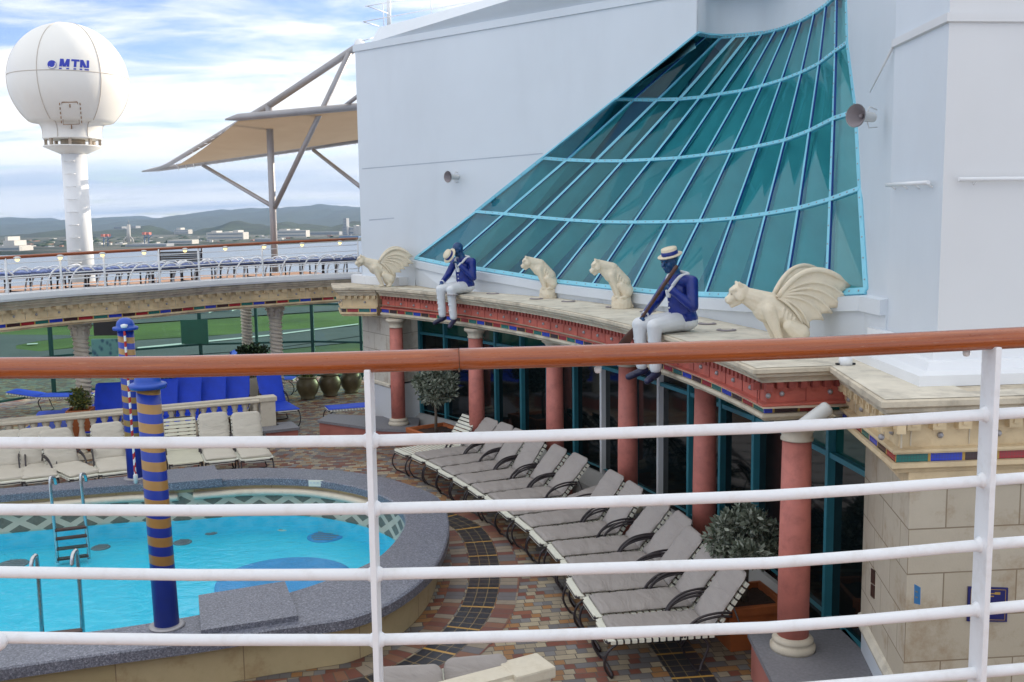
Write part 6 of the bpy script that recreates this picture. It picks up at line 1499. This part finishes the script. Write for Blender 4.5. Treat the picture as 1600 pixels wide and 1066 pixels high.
p = aty(675, 615, 17.6); box_planter('olive_tree', (aty(680, 640, 17.5).x, 17.5, 0.004), R_(33), 0.74, 0.50, 'grey green olive tree in a terracotta pot beside the white slatted lounger', (0.02, 0, 1.28), 0.46, 4600, M['olive_leaf'], 9, True, 0.075)
p = aty(118, 640, 18.1); box_planter('potted_shrub', (p.x, 18.3, 0.004), 0.2, 0.40, 0.80, 'small yellow leaved shrub in a terracotta pot at the twisted column', (0, 0, 0.98), 0.24, 800, M['yellow_leaf'], 12, False, 0.07)
p = aty(393, 545, 23.6); tt = thing('potted_shrub', (p.x, 23.6, 0.004), 0, 'dark leafy shrub in a tall dark pot by the glass screen', 'potted plant'); m = MB(); m.lathe([(0.22, 0), (0.30, 0.5), (0.32, 0.95), (0.26, 0.95)], n=20); m.build('pot', M['black'], tt); leaf_crown(Vector((0, 0, 1.15)), 0.40, 1500, M['dark_leaf'], tt, 0.09, 20, squash=0.6)
# long planter behind the blue row
a, b = aty(205, 612, 20.6), aty(430, 604, 22.2); d = (b-a); d.z = 0; t = thing('long_planter', (a.x, a.y, 0.004), math.atan2(d.y, d.x), 'long cream planter full of yellow green leaves behind the blue loungers', 'planter'); L_ = d.length
m = MB(); m.box((L_/2, 0, 0.40), (L_, 0.42, 0.79), None, 0, 0.01); m.build('trough', M['stone_cream'], t)
for i in range(8): leaf_crown(Vector((L_*(i+0.5)/8, 0, 0.88)), 0.27, 420, M['yellow_leaf'], t, 0.08, 30+i, 'foliage', 0.7)
def urn(px, Y, label):
    p = aty(px, 610, Y); t = thing('bronze_urn', (p.x, Y, 0.004), 0, label, 'urn', 'bronze urns'); r = 0.27
    m = MB(); m.lathe([(r*0.62, 0), (r*0.66, 0.03), (r*0.60, 0.05), (r*0.85, 0.16), (r*1.0, 0.30), (r*0.97, 0.40), (r*0.80, 0.47), (r*0.74, 0.495), (r*0.86, 0.52), (r*0.86, 0.545), (r*0.72, 0.55), (r*0.68, 0.50)], n=28); m.build('pot', M['urn_bronze'], t)
    m = MB(); m.lathe([(0, 0.50), (r*0.7, 0.50)], n=20, cap=False); m.build('soil', M['soil'], t)
    leaf_crown(Vector((0, 0, 0.58)), 0.17, 260, M['yellow_leaf'], t, 0.07, int(px), squash=0.55)
for px, Y, lb in ((481, 23.5, 'round bronze urn planter, left one of three'), (516, 23.9, 'round bronze urn planter, middle one of three'), (549, 24.3, 'round bronze urn planter, right one of three, by the pale pier')): urn(px, Y, lb)

# ================================================================== SPEAKERS, LAMP, SIGNS
def horn(loc, d, r, L_, label):
    d = Vector(d).normalized(); q = d.to_track_quat('Z', 'Y').to_matrix(); t = thing('horn_speaker', loc, 0, label, 'speaker'); X = lambda pts: [q @ Vector(p) for p in pts]
    m = MB(); n = 28; prof = [(r*0.42, -L_*0.9), (r*0.45, -L_*0.5), (r*0.47, -L_*0.46), (r*0.50, -L_*0.30), (r*0.72, -L_*0.1), (r, 0), (r*1.03, 0.012), (r*0.98, 0.012), (r*0.66, -L_*0.09), (r*0.40, -L_*0.30), (r*0.2, -L_*0.32)]
    m.grid([[q @ Vector((a*math.cos(2*math.pi*j/n), a*math.sin(2*math.pi*j/n), z)) for j in range(n)] for a, z in prof[:7]], 0, True, closeu=True); m.build('bell', M['speaker_grey'], t)
    m = MB(); m.grid([[q @ Vector((a*math.cos(2*math.pi*j/n), a*math.sin(2*math.pi*j/n), z)) for j in range(n)] for a, z in prof[7:]], 0, True, closeu=True); m.ball(q @ Vector((0, 0, -L_*0.26)), r*0.22, 10); m.build('throat', M['speaker_dark'], t)
    m = MB(); m.face([q @ Vector((r*0.42*math.cos(2*math.pi*j/n), r*0.42*math.sin(2*math.pi*j/n), -L_*0.9)) for j in range(n)]); m.tube(X([(0, r*0.45, -L_*0.6), (0, r*0.9, -L_*0.7), (0, r*0.7, -L_*1.1)]), r*0.06, 6); m.tube(X([(0, -r*0.45, -L_*0.6), (0, -r*0.95, -L_*0.7), (0, -r*0.8, -L_*1.15)]), r*0.05, 6); m.build('bracket', M['speaker_grey'], t)
horn(aty(1338, 181, 8.75), (-0.82, -0.57, 0.02), 0.098, 0.26, 'grey horn loudspeaker on the white wall right of the glass roof')
pw_ = onwall(714, 277); horn(pw_+wn*0.24, (wn.x*1.0-0.15, wn.y*1.0, 0.0), 0.105, 0.26, 'grey horn loudspeaker on the white wall left of the glass roof')
# white spotlight under the near entablature end
c = aty(1290, 640, 8.02); t = thing('spotlight', c, 0, 'white tubular spotlight with cut hood fixed to the red entablature end', 'spotlight'); d = Vector((-0.80, -0.18, -0.52)).normalized(); q = d.to_track_quat('Z', 'Y').to_matrix(); n = 24
m = MB(); rows = []
for z, r in ((-0.03, 0.0), (-0.03, 0.055), (-0.01, 0.062), (0.16, 0.062)): rows.append([q @ Vector((r*math.cos(2*math.pi*j/n), r*math.sin(2*math.pi*j/n), z)) for j in range(n)])
rows.append([q @ Vector((0.062*math.cos(2*math.pi*j/n), 0.062*math.sin(2*math.pi*j/n), 0.23+0.07*math.sin(2*math.pi*j/n))) for j in range(n)])
m.grid(rows, 0, True, closeu=True); m.build('hood', M['speaker_grey'], t); m = MB(); m.tube([(0.0, 0, -0.02), (0.06, 0.02, -0.08), (0.09, 0.10, -0.09), (0.05, 0.25, -0.09)], 0.012, 8); m.box((0.05, 0.2, -0.085), (0.16, 0.12, 0.012)); m.build('bracket', M['stone_cream'], t)
# small white fitting at the inner corner of the ledge
c = atz(1321, 570, ZL+0.006); t = thing('ledge_fitting', c, 0, 'small white bollard lamp on dark feet at the ledge corner', 'lamp'); m = MB(); m.lathe([(0.055, 0), (0.055, 0.05), (0.05, 0.06), (0.02, 0.065), (0.018, 0.10), (0.0, 0.10)], n=18); m.build('body', M['white_paint'], t); m = MB()
for s in (-1, 1): m.box((s*0.065, 0, 0.008), (0.03, 0.03, 0.014))
m.build('feet', M['black'], t)
# signs on the pier
fx_ = Vector((3.41, 0.32, 0)).normalized(); fn_ = Vector((fx_.y, -fx_.x, 0)); O = Vector((2.79, 6.83, 0))
def onfront(px, py): return atplane(px, py, O+fn_*0.002, fn_)
sx_ = (Vector((2.79, 6.83, 0))-Vector((3.0, 8.30, 0))).normalized(); sn_ = Vector((sx_.y, -sx_.x, 0)); 
if sn_.x > 0: sn_ = -sn_
def onside(px, py): return atplane(px, py, O+sn_*0.002, sn_)
def plaque(name, quad, nrm, mat, label, extra=None, th=0.012):
    t = thing(name, quad[0], 0, label, 'sign'); m = MB(); Q = [v+nrm*th for v in quad]; m.face(Q)
    for i in range(4): m.face([quad[i], quad[(i+1) % 4], Q[(i+1) % 4], Q[i]])
    m.build('plate', mat, t, True)
    if extra:
        mm = MB()
        for (u0, v0, u1, v1) in extra:
            f = lambda u, v: Q[0].lerp(Q[1], u).lerp(Q[3].lerp(Q[2], u), v)+nrm*0.002
            mm.face([f(u0, v0), f(u1, v0), f(u1, v1), f(u0, v1)])
        mm.build('gold_marks', M['gold'], t, True)
rim = [(0.06, 0.05, 0.94, 0.065), (0.06, 0.935, 0.94, 0.95), (0.06, 0.05, 0.072, 0.95), (0.928, 0.05, 0.94, 0.95)]
txt = [(0.3, 0.16, 0.7, 0.19), (0.36, 0.24, 0.64, 0.27), (0.3, 0.44, 0.7, 0.47), (0.3, 0.52, 0.62, 0.55), (0.3, 0.6, 0.7, 0.63), (0.3, 0.68, 0.58, 0.71), (0.66, 0.13, 0.8, 0.2)]
plaque('wall_plaque', [onfront(1512, 916), onfront(1574, 918), onfront(1572, 971), onfront(1510, 970)], fn_, M['plaque_blue'], 'dark blue wall plaque with thin gold border behind the railing post', rim+txt)
plaque('small_sign', [onside(1430, 913), onside(1438.5, 918), onside(1438, 945), onside(1429.5, 943)], sn_, M['sign_blue'], 'small bright blue sign near the edge of the stone pier', [(0.3, 0.3, 0.7, 0.36), (0.3, 0.6, 0.7, 0.66)], 0.006)
plaque('wall_plate', [onside(1362, 888), onside(1367.5, 892), onside(1367, 914), onside(1361.5, 910)], sn_, M['oar_wood'], 'upper one of two dark plates beside the teal glass frame', None, 0.006)
plaque('wall_plate', [onside(1361.5, 912), onside(1367, 916), onside(1366.5, 936), onside(1361, 931)], sn_, M['oar_wood'], 'lower one of two dark plates beside the teal glass frame', None, 0.006)
# ================================================================== GARGOYLES (facing -x locally)
def rocks(m, w, h, seed):
    rnd = random.Random(seed)
    for i in range(30):
        a = rnd.uniform(0, 6.28); z = rnd.uniform(0.02, h-0.02); r = w*(0.86 if z < h*0.6 else 0.78)
        m.ball((r*math.cos(a)*rnd.uniform(0.7, 1), r*math.sin(a)*rnd.uniform(0.7, 1)*0.85, z), (rnd.uniform(.035, .06), rnd.uniform(.035, .06), rnd.uniform(.03, .055)), 8)
    m.lathe([(0, 0), (w*0.95, 0.0), (w*0.98, h*0.5), (w*0.85, h), (0, h)], n=16)
def cat_head(m, c, pitch, s=1.0):
    """big cat head: skull, brow, muzzle, jaw, ears; c = skull centre, facing -x pitched down"""
    Rm = Matrix.Rotation(-pitch, 3, 'Y'); L = lambda x, y, z: Vector(c)+Rm @ (Vector((x, y, z))*s)
    m.ball(L(0, 0, 0), (0.098*s, 0.085*s, 0.088*s), 16, m=Rm); m.capsule(L(-0.05, 0, -0.025), L(-0.105, 0, -0.042), 0.060*s, 0.044*s)
    m.ball(L(-0.128, 0, -0.022), (0.022*s, 0.028*s, 0.018*s), 10, m=Rm)
    m.capsule(L(-0.03, 0, -0.072), L(-0.095, 0, -0.098), 0.042*s, 0.026*s)
    for y in (-1, 1):
        m.capsule(L(-0.072, y*0.022, 0.038), L(-0.045, y*0.066, 0.046), 0.019*s, 0.018*s)
        m.ball(L(-0.118, y*0.024, -0.052), (0.028*s, 0.022*s, 0.022*s), 10, m=Rm); m.ball(L(-0.02, y*0.072, -0.03), (0.045*s, 0.022*s, 0.045*s), 10, m=Rm)
        m.capsule(L(0.015, y*0.056, 0.068), L(0.005, y*0.066, 0.094), 0.026*s, 0.016*s)
def paws(m, p, s=1.0, d=(-1, 0)):
    for k in (-1, 0, 1): m.ball(Vector(p)+Vector((-0.032, k*0.022, -0.005))*s, (0.026*s, 0.014*s, 0.018*s), 8)
    m.ball(p, (0.042*s, 0.036*s, 0.024*s), 10)
def add_wing(m, side, root, tips, lift):
    """bat wing: fingers fan from the root, membrane between them sags; real thickness"""
    nf = len(tips); fingers = []
    for k, (tx, tz, bow) in enumerate(tips):
        e = Vector((tx, side*(0.10+lift*(1-k/(nf-1)*0.75)), tz)); r = Vector(root); r.y *= side
        mid = (r+e)/2; d = (e-r); n = Vector((-d.z, 0, d.x)).normalized()
        if n.z < 0: n = -n
        c = mid+n*bow*d.length+Vector((0, side*0.04, 0)); fingers.append([r*(1-t)**2+c*2*t*(1-t)+e*t*t for t in [i/14 for i in range(15)]])
    sub = 6; cols = []
    for k in range(nf-1):
        for j in range(sub):
            f = j/sub; row = []
            for i in range(15):
                t = i/14; v = fingers[k][i].lerp(fingers[k+1][i], f); bump = math.sin(math.pi*f)
                v += Vector((0, -side*0.022*bump*min(1, t*2.5), 0))
                rr = Vector(root); rr.y *= side
                if t > 0.6: v += (rr-v)*0.13*bump*((t-0.6)/0.4)**2
                row.append(v)
            cols.append(row)
    cols.append(fingers[-1]); th = 0.011
    A = [[p+Vector((0, side*th, 0)) for p in r] for r in cols]; B = [[p-Vector((0, side*th, 0)) for p in r] for r in cols]
    m.grid(A); m.grid(B)
    for i in (0, -1): m.grid([A[i], B[i]])
    m.grid([[r[-1] for r in A], [r[-1] for r in B]]); m.grid([[r[0] for r in A], [r[0] for r in B]])
    for k, f in enumerate(fingers): m.tube(f, [0.026 if k == 0 else 0.016]+[(0.026 if k == 0 else 0.015)]*12+[0.010]*2, 8)
def gargoyle(loc, rz, label, winged, scale=1.0):
    t = thing('winged_gargoyle' if winged else 'cat_gargoyle', loc, rz, label, 'gargoyle'); m = MB()
    if winged:
        cat_head(m, (-0.50, 0, 0.545), 0.25, 1.02)
        m.capsule((-0.46, 0, 0.53), (-0.25, 0, 0.455), 0.072, 0.10); m.capsule((-0.46, 0, 0.50), (-0.27, 0, 0.39), 0.055, 0.09)
        m.ball((-0.23, 0, 0.40), (0.15, 0.125, 0.15), 16); m.capsule((-0.20, 0, 0.40), (0.0, 0, 0.26), 0.125, 0.12); m.capsule((-0.10, 0, 0.43), (0.08, 0, 0.22), 0.07, 0.10)
        m.ball((0.03, 0, 0.18), (0.13, 0.14, 0.155), 16)
        for y in (-1, 1):
            m.capsule((-0.24, y*0.095, 0.38), (-0.17, y*0.105, 0.20), 0.07, 0.048); m.capsule((-0.17, y*0.105, 0.20), (-0.105, y*0.10, 0.035), 0.046, 0.036); paws(m, (-0.115, y*0.10, 0.025), 1.1)
            m.capsule((0.05, y*0.13, 0.16), (-0.06, y*0.15, 0.235), 0.095, 0.06); m.capsule((-0.065, y*0.15, 0.23), (0.055, y*0.15, 0.05), 0.05, 0.036); paws(m, (0.03, y*0.15, 0.025), 1.1)
            for k in range(4): m.capsule((-0.10+k*0.035, y*0.118, 0.40-k*0.03), (-0.12+k*0.035, y*0.125, 0.31-k*0.02), 0.011, 0.008)
    else:
        zb_ = 0.14; rocks(m, 0.145, zb_+0.02, int(abs(loc[1])*10))
        cat_head(m, (-0.33, 0, 0.60), 0.42, 0.92)
        m.capsule((-0.30, 0, 0.61), (-0.13, 0, 0.55), 0.068, 0.088); m.capsule((-0.30, 0, 0.57), (-0.17, 0, 0.47), 0.05, 0.085)
        m.ball((-0.14, 0, 0.48), (0.115, 0.11, 0.12), 16); m.capsule((-0.10, 0, 0.52), (0.03, 0, 0.36), 0.085, 0.10); m.capsule((-0.12, 0, 0.46), (0.02, 0, 0.30), 0.10, 0.10); m.capsule((0.0, 0, 0.46), (0.09, 0, 0.25), 0.045, 0.08)
        m.ball((0.05, 0, 0.24), (0.105, 0.12, 0.125), 16)
        for y in (-1, 1):
            m.capsule((-0.15, y*0.08, 0.46), (-0.10, y*0.085, 0.31), 0.058, 0.042); m.capsule((-0.10, y*0.085, 0.31), (-0.055, y*0.08, 0.175), 0.040, 0.032); paws(m, (-0.06, y*0.08, 0.165), 0.95)
            m.capsule((0.06, y*0.10, 0.24), (-0.02, y*0.12, 0.325), 0.08, 0.052); m.capsule((-0.02, y*0.12, 0.32), (0.05, y*0.12, 0.18), 0.043, 0.032); paws(m, (0.02, y*0.12, 0.165), 0.95)
            for k in range(4): m.capsule((-0.05+k*0.03, y*0.10, 0.47-k*0.04), (-0.07+k*0.03, y*0.104, 0.38-k*0.03), 0.010, 0.007)
    o = m.build('body', M['gargoyle_stone'], t); bake_remesh(o, 0.0085, 3)
    m = MB()   # carved eyes
    c, pt, s = ((-0.50, 0, 0.545), 0.25, 1.02) if winged else ((-0.33, 0, 0.60), 0.42, 0.92)
    Rm = Matrix.Rotation(-pt, 3, 'Y')
    for y in (-1, 1): m.ball(Vector(c)+Rm @ (Vector((-0.083, y*0.043, 0.012))*s), 0.011*s, 8)
    m.build('eyes', M['stone_moulding'], t)
    if winged:
        tips = [(0.51, 0.60, 0.62), (0.51, 0.455, 0.50), (0.44, 0.40, 0.44), (0.35, 0.345, 0.40), (0.27, 0.28, 0.36), (0.14, 0.205, 0.30), (0.08, 0.245, 0.16)]
        for s_, lift in ((-1, 0.05), (1, 0.28)):
            m = MB(); add_wing(m, s_, (-0.15, 0.085, 0.50), tips, lift); w = m.build('wing', M['gargoyle_stone'], t)
    t.scale = (scale,)*3; return t
for px, Y, rz, lb, wg, sc_ in ((607, 19.1, 10, 'small winged cat gargoyle at the far left end of the ledge', True, 0.95), (857, 15.75, 4, 'wingless cat gargoyle on a rock, just right of the seated boy', False, 0.97), (971, 13.75, 4, 'wingless cat gargoyle on a rock, next to the rowing statue', False, 1.0), (1236, 9.32, 0, 'large winged cat gargoyle nearest the camera on the ledge', True, 0.98)):
    p = aty(px, 500, Y); gargoyle((p.x, Y, ZL+0.006), R_(rz), lb, wg, sc_)

# ================================================================== SEATED STATUES (facing -x locally, seat at the origin)
def hand(m, wrist, direction, up, curl, s=0.9, side=1):
    """palm, four bent fingers of unequal length and a thumb from the side"""
    d = Vector(direction).normalized(); u = (Vector(up)-d*Vector(up).dot(d)).normalized(); w = d.cross(u)
    pc = Vector(wrist)+d*0.045*s; m.ball(pc, (0.046*s, 0.040*s, 0.018*s), 12, m=Matrix((d, w, u)).transposed())
    for k, ln in enumerate((0.066, 0.074, 0.070, 0.054)):
        b = Vector(wrist)+d*0.078*s+w*(k-1.5)*0.0185*s; p = [b]; a = 0
        for seg in (0.45, 0.32, 0.23):
            a += curl*0.62; p.append(p[-1]+(d*math.cos(a)-u*math.sin(a))*ln*seg*s)
        for i in range(3): m.capsule(p[i], p[i+1], (0.0098-0.001*i)*s, (0.0090-0.001*i)*s, 8)
    b = Vector(wrist)+d*0.03*s+w*side*0.036*s; e = b+(d*0.6+w*side*0.55-u*0.35*min(curl, 1)).normalized()*0.038*s; m.capsule(b, e, 0.0125*s, 0.0105*s, 8); m.capsule(e, e+(d*0.8-u*0.6*curl+w*side*0.05).normalized()*0.030*s, 0.0105*s, 0.009*s, 8)
def boater(t, c, axis, r=0.088, front=None):
    """flat topped straw hat with band, axis = up direction of the hat"""
    q = Vector(axis).normalized().to_track_quat('Z', 'Y').to_matrix(); c = Vector(c); n = 32
    def ring(prof): return [[c+q @ Vector((a*math.cos(2*math.pi*j/n), a*math.sin(2*math.pi*j/n)*1.12, z)) for j in range(n)] for a, z in prof]
    m = MB(); rws = ring([(r*0.9, -0.004), (r*1.50, -0.006), (r*1.54, 0.002), (r*1.50, 0.008), (r*1.0, 0.008), (r*0.98, 0.070), (r*0.93, 0.080), (0.0, 0.082)]); m.grid(rws, 0, True, closeu=True); h = m.build('hat', M['straw'], t)
    m = MB(); m.grid(ring([(r*1.03, 0.012), (r*1.035, 0.014), (r*1.025, 0.050), (r*1.0, 0.051)]), 0, True, closeu=True); m.build('hat_band', M['navy_jacket'], h)
    return h
def statue(loc, rz, label, J, hat, hands, scale=1.0, name='seated_statue'):
    t = thing(name, loc, rz, label, 'statue'); v = {k: Vector(p) for k, p in J.items()}
    # body: one continuous figure
    m = MB(); hd = v['head']; f = v['face'].normalized(); up = v.get('hup', Vector((0, 0, 1))); side = f.cross(up).normalized(); up = side.cross(f)
    Rm = Matrix((f, side, up)).transposed(); H = lambda a, b, c: hd+f*a+side*b+up*c
    m.ball(H(-0.008, 0, 0.022), (0.094, 0.076, 0.098), 18, m=Rm); m.capsule(H(0.022, 0, -0.03), H(0.045, 0, -0.082), 0.062, 0.034)     # skull, jaw
    m.capsule(H(0.078, 0, 0.018), H(0.105, 0, -0.022), 0.012, 0.017, 10)                                                             # nose
    m.capsule(H(0.078, -0.035, 0.036), H(0.078, 0.035, 0.036), 0.016, 0.016, 8)                                                     # brow
    m.capsule(H(0.080, -0.018, -0.052), H(0.080, 0.018, -0.052), 0.010, 0.010, 8); m.capsule(H(0.078, -0.014, -0.066), H(0.078, 0.014, -0.066), 0.010, 0.010, 8)
    for s in (-1, 1): m.ball(H(-0.005, s*0.078, -0.005), (0.022, 0.010, 0.032), 10, m=Rm); m.ball(H(0.05, s*0.045, -0.022), (0.03, 0.022, 0.024), 10, m=Rm)
    m.capsule(H(-0.02, 0, -0.05), v['neck'], 0.052, 0.056); m.capsule(v['neck'], v['chest'], 0.058, 0.11); m.capsule(v['chest'], v['hip'], 0.115, 0.125)
    for s in ('l', 'r'):
        m.capsule(v['neck']-Vector((0, 0, 0.05)), v['sh_'+s], 0.05, 0.055); m.capsule(v['sh_'+s], v['el_'+s], 0.050, 0.040); m.capsule(v['el_'+s], v['ha_'+s], 0.040, 0.027)
        m.capsule(v['hip'], v['kn_'+s], 0.09, 0.06); m.capsule(v['kn_'+s], v['an_'+s], 0.058, 0.036)
        hand(m, v['ha_'+s], *hands[s])
    b = m.build('body', M['blue_skin'], t); bake_remesh(b, 0.0072, 2)
    m = MB()
    for s in (-1, 1): m.ball(H(0.079, s*0.030, 0.012), (0.009, 0.013, 0.007), 8, m=Rm)
    m.build('eyes', M['shoe_blue'], b)
    # jacket
    m = MB(); m.capsule(v['neck']-Vector((0, 0, 0.035)), v['chest'], 0.062, 0.128); m.capsule(v['chest'], v['hip']+Vector((0, 0, 0.03)), 0.132, 0.148); m.capsule(v['chest']*0.5+v['hip']*0.5+Vector((-0.05, 0, 0)), v['hip']+Vector((-0.06, 0, 0.05)), 0.10, 0.10)
    m.ball(v['hip']+Vector((-0.01, 0, 0.02)), (0.165, 0.175, 0.10), 16)
    for s in ('l', 'r'):
        m.capsule(v['neck']-Vector((0, 0, 0.06)), v['sh_'+s], 0.06, 0.068); m.capsule(v['sh_'+s], v['el_'+s], 0.066, 0.056); m.capsule(v['el_'+s], v['el_'+s].lerp(v['ha_'+s], 0.93), 0.056, 0.042)
        for k in range(3): m.ball(v['sh_'+s].lerp(v['el_'+s], 0.75+0.09*k), 0.060, 8)
    j = m.build('jacket', M['navy_jacket'], t); bake_remesh(j, 0.010, 3)
    # white collar, braid and cuffs
    m = MB(); c = v['chest']; nk = v['neck']; shl = (v['sh_l']-v['sh_r']).normalized()
    fwd = Vector((0, 0, 1)).cross(shl); fwd = -fwd if fwd.x > 0 else fwd; fwd.normalize()
    for s in ('l', 'r'):
        a = nk+(v['sh_'+s]-nk)*0.55; pts = smooth_path([nk-fwd*0.075+Vector((0, 0, 0.01)), a-fwd*0.05+Vector((0, 0, 0.035)), a+fwd*0.055+Vector((0, 0, 0.012)), nk.lerp(c, 0.75)+fwd*0.132+(v['sh_'+s]-nk)*0.18, c+fwd*0.137+(v['sh_'+s]-nk)*0.04+Vector((0, 0, -0.05))], 6)
        m.tube(pts, 0.019, 8)
    col_ = m.build('collar', M['white_trouser'], j)
    m = MB()
    for s in ('l', 'r'):
        q = v['el_'+s].lerp(v['ha_'+s], 0.95); d = (v['ha_'+s]-v['el_'+s]).normalized(); m.tube([q-d*0.012, q+d*0.014], 0.043, 14)
    m.build('cuffs', M['white_trouser'], j)
    m = MB()
    for k in range(4): m.ball(c.lerp(v['hip'], 0.15+0.2*k)+fwd*0.155, 0.011, 8)
    m.build('buttons', M['white_trouser'], j)
    # trousers
    m = MB(); m.ball(v['hip']+Vector((0.0, 0, -0.015)), (0.155, 0.175, 0.105), 16)
    for s in ('l', 'r'):
        k_ = v['kn_'+s]; a_ = v['an_'+s]; hp = v['hip'].lerp(k_, 0.12)+Vector((0, (1 if s == 'l' else -1)*0.03, 0))
        m.capsule(hp, k_, 0.105, 0.080); m.capsule(k_, k_.lerp(a_, 0.5), 0.078, 0.066); m.capsule(k_.lerp(a_, 0.5), a_, 0.066, 0.064)
        for q in (0.35, 0.55, 0.78): m.ball(k_.lerp(a_, q)+Vector((-0.01, 0.01, 0)), (0.068, 0.066, 0.03), 8)
    o = m.build('trousers', M['white_trouser'], t); bake_remesh(o, 0.010, 3)
    for s in ('l', 'r'):
        m = MB(); a_ = v['an_'+s]; td = v['toe_'+s].normalized(); m.capsule(a_+Vector((0, 0, -0.02)), a_-td*0.0+Vector((0, 0, -0.075)), 0.045, 0.042); m.capsule(a_+Vector((0, 0, -0.07))-td*0.035, a_+td*0.15+Vector((0, 0, -0.085)), 0.043, 0.036); m.ball(a_+td*0.10+Vector((0, 0, -0.08)), (0.05, 0.045, 0.036), 10)
        o = m.build('shoe', M['shoe_blue'], t); bake_remesh(o, 0.008, 2)
    h = boater(t, *hat); t.scale = (scale,)*3
    return t
# right statue, rowing
JR = dict(head=(-0.155, 0.0, 0.735), face=(-1, -0.18, -0.22), neck=(-0.085, 0, 0.615), chest=(-0.03, 0, 0.42), hip=(0.02, 0, 0.12), sh_l=(-0.01, 0.19, 0.53), sh_r=(-0.01, -0.19, 0.53),
          el_l=(-0.15, 0.27, 0.29), ha_l=(-0.40, 0.10, 0.175), el_r=(-0.05, -0.27, 0.28), ha_r=(-0.25, -0.13, 0.475), kn_l=(-0.45, 0.115, 0.085), kn_r=(-0.42, -0.115, 0.085), an_l=(-0.43, 0.10, -0.335), an_r=(-0.40, -0.11, -0.345), toe_l=(-0.9, 0.2, -0.25), toe_r=(-0.9, -0.35, -0.25))
hat_r = (Vector((-0.15, 0, 0.80)), Vector((-0.28, -0.05, 1.0)), 0.080)
SR = statue((1.86, 10.85, ZL+0.008), R_(26), 'blue painted statue of a seated boatman in straw hat gripping a dark oar', JR, hat_r, {'l': ((-0.8, -0.35, -0.3), (-0.3, 0.3, 1), 2.2, 0.9, 1), 'r': ((-0.6, 0.45, 0.4), (-0.7, -0.5, 0.2), 2.2, 0.9, -1)}, 1.04)
# left statue, hat held before the face, other hand on the knee
JL = dict(head=(-0.11, 0.03, 0.735), face=(-0.88, 0.25, -0.30), neck=(-0.05, 0.0, 0.615), chest=(-0.02, 0, 0.42), hip=(0.02, 0, 0.12), sh_l=(-0.03, 0.185, 0.52), sh_r=(0.0, -0.19, 0.53),
          el_l=(-0.14, 0.26, 0.29), ha_l=(-0.37, 0.16, 0.19), el_r=(-0.02, -0.23, 0.27), ha_r=(-0.19, -0.06, 0.50), kn_l=(-0.43, 0.13, 0.085), kn_r=(-0.41, -0.10, 0.085), an_l=(-0.41, 0.12, -0.33), an_r=(-0.37, -0.10, -0.36), toe_l=(-0.9, 0.30, -0.3), toe_r=(-0.9, -0.25, -0.45))
hat_l = (Vector((-0.27, 0.06, 0.635)), Vector((-0.75, 0.1, 0.45)), 0.080)
SL = statue((-0.80, 17.0, ZL+0.008), R_(48), 'blue painted statue of a seated boatman holding his straw hat in front of his face', JL, hat_l, {'l': ((-0.75, -0.1, -0.65), (-0.5, 0, 0.8), 0.7, 0.9, -1), 'r': ((-0.6, 0.5, 0.55), (0.5, -0.5, 0.7), 1.4, 0.9, 1)}, 1.02)
# oar held by the right statue
hl = SR.matrix_basis; 
Mr = Matrix.Translation(SR.location) @ Matrix.Rotation(SR.rotation_euler.z, 4, 'Z') @ Matrix.Scale(1.04, 4)
h1 = Vector(JR['ha_r'])+Vector((-0.05, 0.035, 0.015)); h2 = Vector(JR['ha_l'])+Vector((-0.055, -0.02, -0.03)); dv = (h2-h1).normalized()
tp_, bt_ = h1-dv*0.26, h2+dv*0.42
ot = thing('oar', Mr @ tp_, 0, 'dark wooden oar held slanting by the seated boatman statue', 'oar')
W_ = lambda p: (Mr @ p)-ot.location
m = MB(); m.tube([W_(tp_), W_(tp_+dv*0.02), W_(h1), W_(h2), W_(h2+dv*0.12)], [0.012, 0.022, 0.020, 0.017, 0.014], 12); m.build('shaft', M['oar_wood'], ot)
m = MB(); a = W_(h2+dv*0.08); b = W_(bt_); d = (b-a).normalized(); s = d.cross(Vector((0.3, 1, 0))).normalized(); s = d.cross(FW).normalized(); n_ = d.cross(s); rows = []
for i in range(11):
    f = i/10; w = 0.014+0.042*math.sin(min(f*1.25, 1)*math.pi/2)*(1 if f < 0.9 else 0.8); th = 0.012*(1-f*0.6); c = a.lerp(b, f); rows.append([c+s*w*math.cos(2*math.pi*j/12)+n_*th*math.sin(2*math.pi*j/12) for j in range(12)])
m.grid(rows, 0, True, closeu=True); m.face(rows[-1]); m.build('blade', M['oar_wood'], ot)
